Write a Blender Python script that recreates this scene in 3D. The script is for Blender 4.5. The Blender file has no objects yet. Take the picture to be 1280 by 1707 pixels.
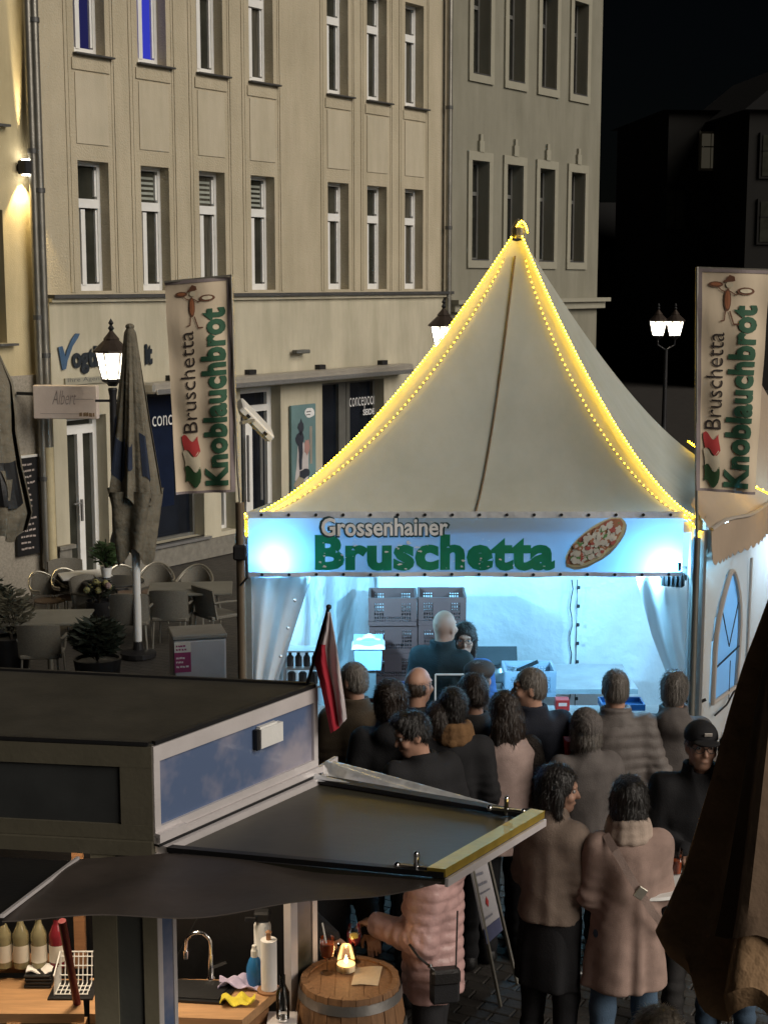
import bpy, bmesh, math, random
import numpy as np
from mathutils import Vector, Matrix
R = math.radians
random.seed(7)
np.random.seed(7)
C = bpy.context.scene.collection
SC = bpy.context.scene

# ------------------------------------------------------------------ camera
CAM_H, FPX, PITCH = 4.1, 2500.0, R(8.71)
cam_d = bpy.data.cameras.new('camera')
cam = bpy.data.objects.new('camera', cam_d)
C.objects.link(cam)
cam.location = (0, 0, CAM_H)
cam.rotation_euler = (R(90) - PITCH, 0, 0)
cam_d.sensor_fit = 'VERTICAL'
cam_d.sensor_height = 36.0
cam_d.lens = FPX / 1707.0 * 36.0
cam_d.clip_start, cam_d.clip_end = 0.1, 400
SC.camera = cam

# ------------------------------------------------------------------ night sky, city glow, exposure
SUN_EL, SUN_AZ = R(30), R(125)          # azimuth measured clockwise from +Y (behind the camera, to the right)
w = bpy.data.worlds.new('World')
SC.world = w
w.use_nodes = True
nt = w.node_tree
nt.nodes.clear()
wo = nt.nodes.new('ShaderNodeOutputWorld')
bg = nt.nodes.new('ShaderNodeBackground')
sk = nt.nodes.new('ShaderNodeTexSky')
sk.sky_type = 'NISHITA'
sk.sun_disc = False
sk.sun_elevation, sk.sun_rotation = SUN_EL, SUN_AZ
bg.inputs['Strength'].default_value = 0.0004
nt.links.new(sk.outputs[0], bg.inputs['Color'])
nt.links.new(bg.outputs[0], wo.inputs['Surface'])
sun_d = bpy.data.lights.new('sun', 'SUN')
sun_d.energy, sun_d.angle, sun_d.color = 2.6, R(42), (1.0, 0.91, 0.80)
sun = bpy.data.objects.new('sun', sun_d)
C.objects.link(sun)
SUN_DIR = Vector((math.sin(SUN_AZ) * math.cos(SUN_EL), math.cos(SUN_AZ) * math.cos(SUN_EL), math.sin(SUN_EL)))
sun.rotation_euler = SUN_DIR.to_track_quat('Z', 'Y').to_euler()
SC.view_settings.view_transform = 'Standard'
SC.view_settings.look = 'None'
SC.view_settings.exposure = 0.0
SC.view_settings.gamma = 1.0
SC.view_settings.use_curve_mapping = False
SC.cycles.use_denoising = True
SC.cycles.max_bounces = 6
SC.cycles.diffuse_bounces = 3
SC.cycles.transparent_max_bounces = 8
SC.cycles.sample_clamp_indirect = 6.0

# ------------------------------------------------------------------ from a pixel of the photograph to a place
def ray(px, py):
    u, v = (px - 640.0) / FPX, (853.5 - py) / FPX
    cp, sp = math.cos(PITCH), math.sin(PITCH)
    return Vector((u, cp + v * sp, -sp + v * cp))
def at(px, py, Y):
    d = ray(px, py)
    return Vector((0, 0, CAM_H)) + d * (Y / d.y)
def px_of(P):
    """pixel column of a point of the world"""
    cp, sp = math.cos(PITCH), math.sin(PITCH)
    return 640 + FPX * P[0] / (P[1] * cp - (P[2] - CAM_H) * sp)
def at_z(px, py, z):
    d = ray(px, py)
    return Vector((0, 0, CAM_H)) + d * ((z - CAM_H) / d.z)

# ------------------------------------------------------------------ materials
def nd(nt, kind, **kw):
    n = nt.nodes.new(kind)
    for k, v in kw.items():
        if k in n.inputs.keys():
            n.inputs[k].default_value = v
        else:
            setattr(n, k, v)
    return n
MATS = {}
def mat(name, col, rough=0.7, metal=0.0, var=0.12, vscale=6.0, bump=0.15, bscale=40.0, bdist=0.01, spec=0.4, coat=0.0, alpha=1.0,
        trans=0.0, sheen=0.0, translucent=0.0, tcol=None, col2=None, c2scale=2.0, stretch=None, grime=0.0):
    m = bpy.data.materials.new(name)
    m.use_nodes = True
    t = m.node_tree
    p = t.nodes['Principled BSDF']
    out = t.nodes['Material Output']
    p.inputs['Roughness'].default_value = rough
    p.inputs['Metallic'].default_value = metal
    p.inputs['Specular IOR Level'].default_value = spec
    p.inputs['Coat Weight'].default_value = coat
    p.inputs['Transmission Weight'].default_value = trans
    p.inputs['Sheen Weight'].default_value = sheen
    p.inputs['Alpha'].default_value = alpha
    tc = nd(t, 'ShaderNodeTexCoord')
    src = tc.outputs['Object']
    if stretch:
        mp = nd(t, 'ShaderNodeMapping')
        mp.inputs['Scale'].default_value = stretch
        t.links.new(src, mp.inputs['Vector'])
        src = mp.outputs[0]
    n1 = nd(t, 'ShaderNodeTexNoise', Scale=vscale, Detail=5.0, Roughness=0.6)
    t.links.new(src, n1.inputs['Vector'])
    rp = nd(t, 'ShaderNodeValToRGB')
    c = Vector(col)
    d2 = Vector(col2) if col2 else c * (1 - var)
    l2 = c if col2 else c * (1 + var)
    rp.color_ramp.elements[0].position, rp.color_ramp.elements[1].position = (0.42, 0.58) if col2 else (0.3, 0.7)
    rp.color_ramp.elements[0].color = (*d2, 1)
    rp.color_ramp.elements[1].color = (*[min(1, x) for x in l2], 1)
    t.links.new(n1.outputs['Fac'], rp.inputs['Fac'])
    if grime:                                   # rain streaks and patches worn into the surface
        mg = nd(t, 'ShaderNodeMapping')
        mg.inputs['Scale'].default_value = (1, 1, .16)
        ng = nd(t, 'ShaderNodeTexNoise', Scale=2.6, Detail=7.0, Roughness=.65)
        rg = nd(t, 'ShaderNodeValToRGB')
        rg.color_ramp.elements[0].position, rg.color_ramp.elements[1].position = .36, .62
        g_ = 1 - grime
        rg.color_ramp.elements[0].color, rg.color_ramp.elements[1].color = (g_, g_, g_ * .97, 1), (1, 1, 1, 1)
        mm = nd(t, 'ShaderNodeMix', data_type='RGBA', blend_type='MULTIPLY')
        mm.inputs[0].default_value = 1.0
        t.links.new(tc.outputs['Object'], mg.inputs['Vector'])
        t.links.new(mg.outputs[0], ng.inputs['Vector'])
        t.links.new(ng.outputs['Fac'], rg.inputs['Fac'])
        t.links.new(rp.outputs['Color'], mm.inputs[6])
        t.links.new(rg.outputs['Color'], mm.inputs[7])
        t.links.new(mm.outputs[2], p.inputs['Base Color'])
    else:
        t.links.new(rp.outputs['Color'], p.inputs['Base Color'])
    if bump:
        n2 = nd(t, 'ShaderNodeTexNoise', Scale=bscale, Detail=4.0)
        t.links.new(src, n2.inputs['Vector'])
        b = nd(t, 'ShaderNodeBump', Strength=bump, Distance=bdist)
        t.links.new(n2.outputs['Fac'], b.inputs['Height'])
        t.links.new(b.outputs[0], p.inputs['Normal'])
    if translucent:
        tr = nd(t, 'ShaderNodeBsdfTranslucent')
        tr.inputs['Color'].default_value = (*(tcol or col), 1)
        mx = nd(t, 'ShaderNodeMixShader')
        mx.inputs[0].default_value = translucent
        t.links.new(p.outputs[0], mx.inputs[1])
        t.links.new(tr.outputs[0], mx.inputs[2])
        t.links.new(mx.outputs[0], out.inputs['Surface'])
    MATS[name] = m
    return m
def glow(name, col, s):
    m = bpy.data.materials.new(name)
    m.use_nodes = True
    t = m.node_tree
    t.nodes.clear()
    e = nd(t, 'ShaderNodeEmission', Strength=s)
    e.inputs['Color'].default_value = (*col, 1)
    o = nd(t, 'ShaderNodeOutputMaterial')
    t.links.new(e.outputs[0], o.inputs['Surface'])
    MATS[name] = m
    return m
def glass(name, col, rough=0.03, tint=0.25):
    m = bpy.data.materials.new(name)
    m.use_nodes = True
    t = m.node_tree
    t.nodes.clear()
    o = nd(t, 'ShaderNodeOutputMaterial')
    tr = nd(t, 'ShaderNodeBsdfTransparent')
    tr.inputs['Color'].default_value = (*col, 1)
    gl = nd(t, 'ShaderNodeBsdfGlossy', Roughness=rough)
    fr = nd(t, 'ShaderNodeFresnel', IOR=1.5)
    mx = nd(t, 'ShaderNodeMixShader')
    t.links.new(fr.outputs[0], mx.inputs[0])
    t.links.new(tr.outputs[0], mx.inputs[1])
    t.links.new(gl.outputs[0], mx.inputs[2])
    t.links.new(mx.outputs[0], o.inputs['Surface'])
    MATS[name] = m
    return m

# ------------------------------------------------------------------ mesh builder
class MB:
    def __init__(s):
        s.v, s.f, s.m = [], [], []
    def add(s, vs, fs, mi=0):
        o = len(s.v)
        s.v += [tuple(x) for x in vs]
        s.f += [tuple(i + o for i in f) for f in fs]
        s.m += [mi] * len(fs)
        return s
    def box(s, c, size, M=None, mi=0, bevel=0.0):
        x, y, z = [a / 2 for a in size]
        c = Vector(c)
        if bevel:
            b = min(bevel, x * .45, y * .45, z * .45)
            vs = []
            for sx in (-1, 1):
                for sy in (-1, 1):
                    for sz in (-1, 1):
                        vs += [(sx * x, sy * (y - b), sz * (z - b)), (sx * (x - b), sy * y, sz * (z - b)), (sx * (x - b), sy * (y - b), sz * z)]
            bm = bmesh.new()
            for q in vs:
                bm.verts.new(q)
            r = bmesh.ops.convex_hull(bm, input=bm.verts)
            bmesh.ops.dissolve_limit(bm, angle_limit=0.01, verts=bm.verts, edges=bm.edges)
            bm.verts.index_update()
            vs = [v.co.copy() for v in bm.verts]
            fs = [[v.index for v in f.verts] for f in bm.faces]
            bm.free()
        else:
            vs = [Vector(q) for q in ((-x, -y, -z), (x, -y, -z), (x, y, -z), (-x, y, -z), (-x, -y, z), (x, -y, z), (x, y, z), (-x, y, z))]
            fs = [(3, 2, 1, 0), (4, 5, 6, 7), (0, 1, 5, 4), (1, 2, 6, 5), (2, 3, 7, 6), (3, 0, 4, 7)]
        vs = [(M @ Vector(q) if M else Vector(q)) + c for q in vs]
        return s.add(vs, fs, mi)
    def bar(s, a, b, w_, h_, mi=0, up=(0, 0, 1)):
        a, b = Vector(a), Vector(b)
        d = b - a
        z = d.normalized()
        x = Vector(up).cross(z)
        if x.length < 1e-4:
            x = Vector((1, 0, 0))
        x.normalize()
        y = z.cross(x)
        M = Matrix((x, y, z)).transposed()
        return s.box((a + b) / 2, (w_, h_, d.length), M, mi)
    def tube(s, pts, r, n=8, mi=0, caps=True):
        pts = [Vector(p) for p in pts]
        rs = r if hasattr(r, '__len__') else [r] * len(pts)
        vs, fs = [], []
        prev = None
        for i, p in enumerate(pts):
            d = (pts[min(i + 1, len(pts) - 1)] - pts[max(i - 1, 0)])
            if d.length < 1e-9:
                d = Vector((0, 0, 1))
            d.normalize()
            if prev is None:
                x = d.orthogonal().normalized()
            else:
                x = prev - d * prev.dot(d)
                x = x.normalized() if x.length > 1e-6 else d.orthogonal().normalized()
            prev = x
            y = d.cross(x)
            for k in range(n):
                a = 2 * math.pi * k / n
                vs.append(p + (x * math.cos(a) + y * math.sin(a)) * rs[i])
        for i in range(len(pts) - 1):
            for k in range(n):
                fs.append((i * n + k, i * n + (k + 1) % n, (i + 1) * n + (k + 1) % n, (i + 1) * n + k))
        if caps:
            fs.append(tuple(range(n - 1, -1, -1)))
            e = (len(pts) - 1) * n
            fs.append(tuple(range(e, e + n)))
        return s.add(vs, fs, mi)
    def lathe(s, prof, n=16, c=(0, 0, 0), mi=0, start=0.0, M=None, caps=True):
        c = Vector(c)
        vs, fs = [], []
        for (r, z) in prof:
            for k in range(n):
                a = start + 2 * math.pi * k / n
                q = Vector((r * math.cos(a), r * math.sin(a), z))
                vs.append((M @ q if M else q) + c)
        for i in range(len(prof) - 1):
            for k in range(n):
                fs.append((i * n + k, i * n + (k + 1) % n, (i + 1) * n + (k + 1) % n, (i + 1) * n + k))
        if caps:
            fs.append(tuple(range(n - 1, -1, -1)))
            e = (len(prof) - 1) * n
            fs.append(tuple(range(e, e + n)))
        return s.add(vs, fs, mi)
    def grid(s, fn, nu, nv, mi=0):
        vs = [fn(i / nu, j / nv) for j in range(nv + 1) for i in range(nu + 1)]
        fs = [(j * (nu + 1) + i, j * (nu + 1) + i + 1, (j + 1) * (nu + 1) + i + 1, (j + 1) * (nu + 1) + i) for j in range(nv) for i in range(nu)]
        return s.add(vs, fs, mi)
    def sheet(s, fn, nu, nv, t, mi=0):
        """a grid with a real thickness t along its own normals; t = 0: one layer of cloth that lets light through"""
        if t == 0:
            return s.grid(fn, nu, nv, mi)
        P = [[Vector(fn(i / nu, j / nv)) for i in range(nu + 1)] for j in range(nv + 1)]
        vs, back = [], []
        for j in range(nv + 1):
            for i in range(nu + 1):
                du = P[j][min(i + 1, nu)] - P[j][max(i - 1, 0)]
                dv = P[min(j + 1, nv)][i] - P[max(j - 1, 0)][i]
                n = du.cross(dv)
                n = n.normalized() if n.length > 1e-9 else Vector((0, 0, 1))
                vs.append(P[j][i])
                back.append(P[j][i] - n * t)
        N = len(vs)
        w_ = nu + 1
        fs = []
        for j in range(nv):
            for i in range(nu):
                a = j * w_ + i
                fs.append((a, a + 1, a + w_ + 1, a + w_))
                fs.append((N + a + w_, N + a + w_ + 1, N + a + 1, N + a))
        for i in range(nu):
            fs.append((i + 1, i, N + i, N + i + 1))
            a = nv * w_ + i
            fs.append((a, a + 1, N + a + 1, N + a))
        for j in range(nv):
            a = j * w_
            fs.append((a, a + w_, N + a + w_, N + a))
            a = j * w_ + nu
            fs.append((a + w_, a, N + a, N + a + w_))
        return s.add(vs + back, fs, mi)
    def prism(s, poly, z0, z1, mi=0):
        n = len(poly)
        vs = [(x, y, z0) for x, y in poly] + [(x, y, z1) for x, y in poly]
        fs = [tuple(range(n - 1, -1, -1)), tuple(range(n, 2 * n))] + [(i, (i + 1) % n, n + (i + 1) % n, n + i) for i in range(n)]
        return s.add(vs, fs, mi)
    def ball(s, c, r, n=8, m=6, mi=0):
        r3 = r if hasattr(r, '__len__') else (r, r, r)
        prof = [(math.sin(math.pi * i / m), -math.cos(math.pi * i / m)) for i in range(m + 1)]
        c = Vector(c)
        vs, fs = [], []
        for (q, z) in prof:
            for k in range(n):
                a = 2 * math.pi * k / n
                vs.append(c + Vector((q * math.cos(a) * r3[0], q * math.sin(a) * r3[1], z * r3[2])))
        for i in range(m):
            for k in range(n):
                fs.append((i * n + k, i * n + (k + 1) % n, (i + 1) * n + (k + 1) % n, (i + 1) * n + k))
        return s.add(vs, fs, mi)
    def mesh(s, name, mats, smooth=False):
        me = bpy.data.meshes.new(name)
        me.from_pydata([tuple(v) for v in s.v], [], s.f)
        for m in (mats if isinstance(mats, (list, tuple)) else [mats]):
            me.materials.append(m)
        if any(s.m):
            me.polygons.foreach_set('material_index', s.m)
        if smooth:
            me.polygons.foreach_set('use_smooth', [True] * len(s.f))
            try:
                me.set_sharp_from_angle(angle=R(smooth if smooth is not True else 40))
            except Exception:
                pass
        me.update()
        return me
    def build(s, name, mats, parent=None, smooth=False, loc=None):
        return link(name, s.mesh(name, mats, smooth), parent, loc)

def link(name, me, parent=None, loc=None):
    o = bpy.data.objects.new(name, me)
    C.objects.link(o)
    if parent:
        o.parent = parent
    if loc is not None:
        o.location = loc
    return o
def thing(name, label, cat, loc=(0, 0, 0), rz=0.0, group=None):
    o = bpy.data.objects.new(name, None)
    o.empty_display_size = 0.1
    C.objects.link(o)
    o.location = loc
    o.rotation_euler = (0, 0, rz)
    return tag(o, label, cat, group)
def tag(o, label, cat, group=None):
    o['label'], o['category'] = label, cat
    if group:
        o['group'] = group
    return o
def dup(root, loc, rz, label):
    r = root.copy()
    C.objects.link(r)
    r.location, r.rotation_euler, r['label'] = loc, (0, 0, rz), label
    for ch in list(root.children):
        c = ch.copy()
        C.objects.link(c)
        c.parent = r
        for g in list(ch.children):
            d = g.copy()
            C.objects.link(d)
            d.parent = c
    return r
def lamp(name, kind, loc, energy, col, parent=None, **kw):
    d = bpy.data.lights.new(name, kind)
    d.energy, d.color = energy, col
    aim = kw.pop('aim', None)
    for k, v in kw.items():
        setattr(d, k, v)
    o = bpy.data.objects.new(name, d)
    C.objects.link(o)
    o.location = loc
    if parent:
        o.parent = parent
    if aim is not None:
        o.rotation_euler = (-Vector(aim)).to_track_quat('Z', 'Y').to_euler()
    return o
def text_mesh(body, size=1.0, sx=1.0, bold=0.0, shear=0.0, extrude=0.0, spacing=1.0):
    """lettering as a mesh in the x-y plane, its box moved to the origin; returns (verts, faces, width, height)"""
    cu = bpy.data.curves.new('lettering', 'FONT')
    cu.body, cu.size, cu.offset, cu.shear, cu.space_character = body, size, bold, shear, spacing
    cu.resolution_u = 3
    cu.fill_mode = 'FRONT'
    o = bpy.data.objects.new('lettering', cu)
    C.objects.link(o)
    dg = bpy.context.evaluated_depsgraph_get()
    me = bpy.data.meshes.new_from_object(o.evaluated_get(dg))
    vs = [Vector((v.co.x * sx, v.co.y, 0)) for v in me.vertices]
    fs = [tuple(p.vertices) for p in me.polygons]
    bpy.data.objects.remove(o)
    bpy.data.curves.remove(cu)
    bpy.data.meshes.remove(me)
    if not vs:
        return [], [], 0, 0
    x0, x1 = min(v.x for v in vs), max(v.x for v in vs)
    y0, y1 = min(v.y for v in vs), max(v.y for v in vs)
    return [Vector((v.x - x0, v.y - y0, 0)) for v in vs], fs, x1 - x0, y1 - y0
def letters(mb, body, width, height, fn, mi=0, cell=0.0, **kw):
    """fits the word into width x height, maps each point (x, y) with fn and adds it to mb"""
    vs, fs, w_, h_ = text_mesh(body, **kw)
    if not vs:
        return
    ax, ay = width / w_, height / h_
    vs = [(v.x * ax, v.y * ay) for v in vs]
    lim = cell or max(width, height) / 45
    todo = [tuple(vs[i] for i in (f[0], f[k], f[k + 1])) for f in fs for k in range(1, len(f) - 1)]
    out = []
    while todo:                                   # long triangles are cut up so that print follows the folds of the cloth
        a, b, c = todo.pop()
        la, lb, lc = [math.hypot(p[0] - q[0], p[1] - q[1]) for p, q in ((a, b), (b, c), (c, a))]
        if max(la, lb, lc) <= lim:
            out.append((a, b, c))
            continue
        if lb >= la and lb >= lc:
            a, b, c = b, c, a
        elif lc >= la:
            a, b, c = c, a, b
        m_ = ((a[0] + b[0]) / 2, (a[1] + b[1]) / 2)
        todo += [(a, m_, c), (m_, b, c)]
    idx, V_, F_ = {}, [], []
    for tri in out:
        f = []
        for p in tri:
            if p not in idx:
                idx[p] = len(V_)
                V_.append(p)
            f.append(idx[p])
        F_.append(tuple(f))
    mb.add([fn(*p) for p in V_], F_, mi)

# ------------------------------------------------------------------ rounded bodies: a distance field turned into one smooth skin
class Field:
    def __init__(s, lo, hi, res):
        s.lo, s.res = np.array(lo, float), float(res)
        s.n = np.ceil((np.array(hi, float) - s.lo) / res).astype(int) + 1
        s.a = np.full(s.n, 0.3, np.float32)
    def blk(s, lo, hi):
        i0 = np.clip(np.floor((np.array(lo) - s.lo) / s.res).astype(int), 0, s.n)
        i1 = np.clip(np.ceil((np.array(hi) - s.lo) / s.res).astype(int) + 1, 0, s.n)
        sl = tuple(slice(a, b) for a, b in zip(i0, i1))
        g = [(np.arange(a, b) * s.res + l).astype(np.float32) for a, b, l in zip(i0, i1, s.lo)]
        return sl, g[0][:, None, None], g[1][None, :, None], g[2][None, None, :]
    def mix(s, sl, d, k, cut):
        a = s.a[sl]
        if a.size == 0:
            return
        if cut:
            d = -d
            h = np.maximum(k - np.abs(a - d), 0) / k
            s.a[sl] = np.maximum(a, d) + h * h * k * .25
        else:
            h = np.maximum(k - np.abs(a - d), 0) / k
            s.a[sl] = np.minimum(a, d) - h * h * k * .25
    def cone(s, a, b, ra, rb, k=0.03, cut=False):
        a, b = np.array(a, float), np.array(b, float)
        m = max(ra, rb) + k + .02
        sl, x, y, z = s.blk(np.minimum(a, b) - m, np.maximum(a, b) + m)
        ba = b - a
        L = max(float(ba @ ba), 1e-9)
        px, py, pz = x - a[0], y - a[1], z - a[2]
        t = np.clip((px * ba[0] + py * ba[1] + pz * ba[2]) / L, 0, 1)
        d = np.sqrt((px - t * ba[0]) ** 2 + (py - t * ba[1]) ** 2 + (pz - t * ba[2]) ** 2) - (ra + (rb - ra) * t)
        s.mix(sl, d, k, cut)
        return s
    def ell(s, c, r, k=0.03, cut=False, M=None):
        c, r = np.array(c, float), np.array(r, float)
        m = max(r) + k + .02
        sl, x, y, z = s.blk(c - m, c + m)
        px, py, pz = x - c[0], y - c[1], z - c[2]
        if M is not None:
            px, py, pz = [M[0][i] * px + M[1][i] * py + M[2][i] * pz for i in range(3)]   # transpose: into the local frame
        q = np.sqrt((px / r[0]) ** 2 + (py / r[1]) ** 2 + (pz / r[2]) ** 2)
        s.mix(sl, (q - 1) * min(r), k, cut)
        return s
    def column(s, prof, k=0.03, cut=False, fold=0.0, nf=9, ph=0.0):
        """prof: (z, rx, ry, cy) from the bottom up; ends flat"""
        p = np.array(prof, float)
        mr = max(p[:, 1].max(), p[:, 2].max()) + .08
        sl, x, y, z = s.blk((-mr, -mr + p[:, 3].min(), p[0, 0] - .05), (mr, mr + p[:, 3].max(), p[-1, 0] + .05))
        zz = np.clip(z, p[0, 0], p[-1, 0])
        rx, ry, cy = [np.interp(zz, p[:, 0], p[:, i]).astype(np.float32) for i in (1, 2, 3)]
        q = np.sqrt((x / rx) ** 2 + ((y - cy) / ry) ** 2)
        d = (q - 1) * np.minimum(rx, ry)
        if fold:
            an = np.arctan2(y - cy, x)
            f = np.clip((p[-1, 0] - z) / max(p[-1, 0] - p[0, 0], .01), 0, 1)
            d = d - fold * f * np.sin(an * nf + ph + np.sin(an * 3 + ph) * 1.5)
        d = np.maximum(d, np.maximum(p[0, 0] - z, z - p[-1, 0]))
        s.mix(sl, d, k, cut)
        return s
    def slab_cut(s, axis, v, keep_above=True):
        g = (np.arange(s.n[axis]) * s.res + s.lo[axis]).astype(np.float32)
        sh = [1, 1, 1]
        sh[axis] = -1
        g = g.reshape(sh)
        s.a = np.maximum(s.a, (v - g) if keep_above else (g - v))
        return s
    def skin(s, iters=0):
        a = s.a
        a[0], a[-1], a[:, 0], a[:, -1], a[:, :, 0], a[:, :, -1] = .3, .3, .3, .3, .3, .3
        ins = a < 0
        n = s.n
        cor = [(i, j, k) for i in (0, 1) for j in (0, 1) for k in (0, 1)]
        def sh(arr, c):
            return arr[c[0]:n[0] - 1 + c[0], c[1]:n[1] - 1 + c[1], c[2]:n[2] - 1 + c[2]]
        cnt = sum(sh(ins, c).astype(np.int8) for c in cor)
        mixed = (cnt > 0) & (cnt < 8)
        ci = np.argwhere(mixed)
        if len(ci) == 0:
            return np.zeros((0, 3)), np.zeros((0, 4), int)
        idx = np.full(mixed.shape, -1, np.int64)
        idx[mixed] = np.arange(len(ci))
        val = np.stack([a[ci[:, 0] + c[0], ci[:, 1] + c[1], ci[:, 2] + c[2]] for c in cor], 1)
        acc = np.zeros((len(ci), 3))
        num = np.zeros(len(ci))
        for p in range(8):
            for q in range(p + 1, 8):
                if sum(abs(cor[p][i] - cor[q][i]) for i in range(3)) != 1:
                    continue
                vp, vq = val[:, p], val[:, q]
                x = (vp < 0) != (vq < 0)
                t = np.where(x, vp / np.where(np.abs(vp - vq) < 1e-9, 1, vp - vq), 0)
                P, Q = np.array(cor[p], float), np.array(cor[q], float)
                acc += np.where(x[:, None], P + t[:, None] * (Q - P), 0)
                num += x
        V = (ci + acc / num[:, None]) * s.res + s.lo
        F = []
        for ax in range(3):
            b, c = (ax + 1) % 3, (ax + 2) % 3
            lo = [slice(1, n[i] - 1) for i in range(3)]
            lo[ax] = slice(0, n[ax] - 1)
            hi = list(lo)
            hi[ax] = slice(1, n[ax])
            A, B = ins[tuple(lo)], ins[tuple(hi)]
            e = np.argwhere(A != B)
            if len(e) == 0:
                continue
            off = np.array([1, 1, 1])
            off[ax] = 0
            e = e + off
            flip = ins[e[:, 0], e[:, 1], e[:, 2]]
            def g(db, dc):
                q = e.copy()
                q[:, b] -= db
                q[:, c] -= dc
                return idx[q[:, 0], q[:, 1], q[:, 2]]
            f = np.stack([g(1, 1), g(0, 1), g(0, 0), g(1, 0)], 1)
            f[~flip] = f[~flip][:, ::-1]
            F.append(f)
        return V, np.concatenate(F)
def wob(V, f, seed=0, n=6):
    r = np.random.RandomState(seed)
    o = np.zeros(len(V))
    for i in range(n):
        k = r.normal(size=3)
        k = k / np.linalg.norm(k) * f * r.uniform(.6, 1.6)
        o += np.sin(V @ k + r.uniform(0, 6.28))
    return o / n
def normals(V, F):
    a = V[F[:, 2]] - V[F[:, 0]]
    b = V[F[:, 3]] - V[F[:, 1]]
    fn = np.cross(a, b)
    N = np.zeros_like(V)
    for i in range(4):
        np.add.at(N, F[:, i], fn)
    return N / np.maximum(np.linalg.norm(N, axis=1), 1e-12)[:, None]
def skin_mesh(name, V, F, m):
    me = bpy.data.meshes.new(name)
    me.vertices.add(len(V))
    me.vertices.foreach_set('co', np.ascontiguousarray(V, np.float32).ravel())
    me.loops.add(len(F) * 4)
    me.loops.foreach_set('vertex_index', np.ascontiguousarray(F, np.int32).ravel())
    me.polygons.add(len(F))
    me.polygons.foreach_set('loop_start', np.arange(0, len(F) * 4, 4, dtype=np.int32))
    me.update(calc_edges=True)
    me.validate()
    me.polygons.foreach_set('use_smooth', [True] * len(me.polygons))
    me.materials.append(m)
    me.update()
    return me

# ================================================================== materials of the place
m_cream = mat('cream_render', (.49, .43, .315), .9, var=.07, vscale=1.2, bump=.6, bscale=38, bdist=.02, grime=.16)
m_cream2 = mat('pale_panel_render', (.51, .455, .345), .9, grime=.14, var=.05, vscale=2, bump=.35, bscale=60, bdist=.01)
m_cream3 = mat('ground_floor_render', (.52, .48, .37), .9, grime=.22, var=.08, vscale=.9, bump=.3, bscale=50, bdist=.008)
m_greyr = mat('grey_render', (.25, .24, .19), .9, grime=.18, var=.07, vscale=1.0, bump=.35, bscale=60, bdist=.01)
m_greyt = mat('grey_trim', (.305, .292, .23), .85, var=.05, bump=.2)
m_left = mat('beige_render', (.52, .44, .27), .9, grime=.2, var=.08, vscale=1.4, bump=.4, bscale=60, bdist=.01)
m_plinth = mat('plinth_stone', (.19, .18, .155), .85, var=.25, vscale=9, bump=.4, bscale=80)
m_tilew = mat('rough_plaster', (.33, .30, .25), .95, var=.2, vscale=30, bump=.8, bscale=120, bdist=.008)
m_zinc = mat('zinc', (.10, .10, .10), .5, .5, var=.2)
m_pipe = mat('downpipe_zinc', (.26, .25, .22), .38, .75, var=.2, vscale=3)
m_pipel = mat('cream_downpipe', (.52, .45, .28), .55)
m_frame = mat('white_frame', (.74, .74, .72), .5, var=.05, bump=0)
m_greyframe = mat('grey_frame', (.12, .12, .11), .6, bump=0)
m_pane = mat('dark_pane', (.032, .033, .026), .12, var=.3, vscale=3, bump=.02, bscale=2, spec=.6)
m_pane2 = mat('shop_pane', (.010, .013, .020), .07, var=.4, vscale=2, bump=.02, bscale=1.5, spec=.6)
m_blind = mat('pale_blind', (.30, .32, .28), .8)
m_bluepane = glow('blue_lit_pane', (.05, .06, .60), .75)
m_bluedim = glow('dim_blue_pane', (.035, .035, .16), .45)
m_black = mat('black_paint', (.012, .012, .013), .45, var=.2)
m_iron = mat('dark_iron', (.022, .022, .024), .5, .3, var=.2)
m_white = mat('white_paint', (.72, .72, .70), .55, var=.04)
m_alu = mat('brushed_aluminium', (.62, .62, .62), .32, .85, var=.08, vscale=20, bump=.05)
m_cassette = mat('awning_metal', (.42, .39, .34), .4, .4, var=.1)
m_letdark = mat('dark_letters', (.018, .024, .032), .5)
m_letblue = mat('blue_letters', (.05, .10, .18), .5)
m_letwhite = mat('white_letters', (.75, .75, .75), .6, bump=0)
m_letfaint = mat('faint_letters', (.42, .36, .33), .6, bump=0)
m_stone = mat('paving_stone', (.062, .056, .050), .55, var=.35, vscale=5, bump=.6, bscale=60, bdist=.006)
m_joint = mat('joint_sand', (.020, .018, .016), .95, var=.3, vscale=20)
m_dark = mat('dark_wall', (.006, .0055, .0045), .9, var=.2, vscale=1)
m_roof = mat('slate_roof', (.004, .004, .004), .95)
m_bark = mat('bark', (.03, .025, .02), .9)
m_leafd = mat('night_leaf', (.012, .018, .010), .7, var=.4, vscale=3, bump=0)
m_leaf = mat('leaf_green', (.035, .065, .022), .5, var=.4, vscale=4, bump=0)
m_copper = mat('lantern_hood', (.06, .045, .036), .45, .5, var=.25)
m_lpane = mat('lantern_pane', (.45, .44, .42), .3, translucent=.6, tcol=(.62, .60, .57), bump=0)
m_bulb = glow('lamp_bulb', (1.0, .93, .80), 22)

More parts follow.
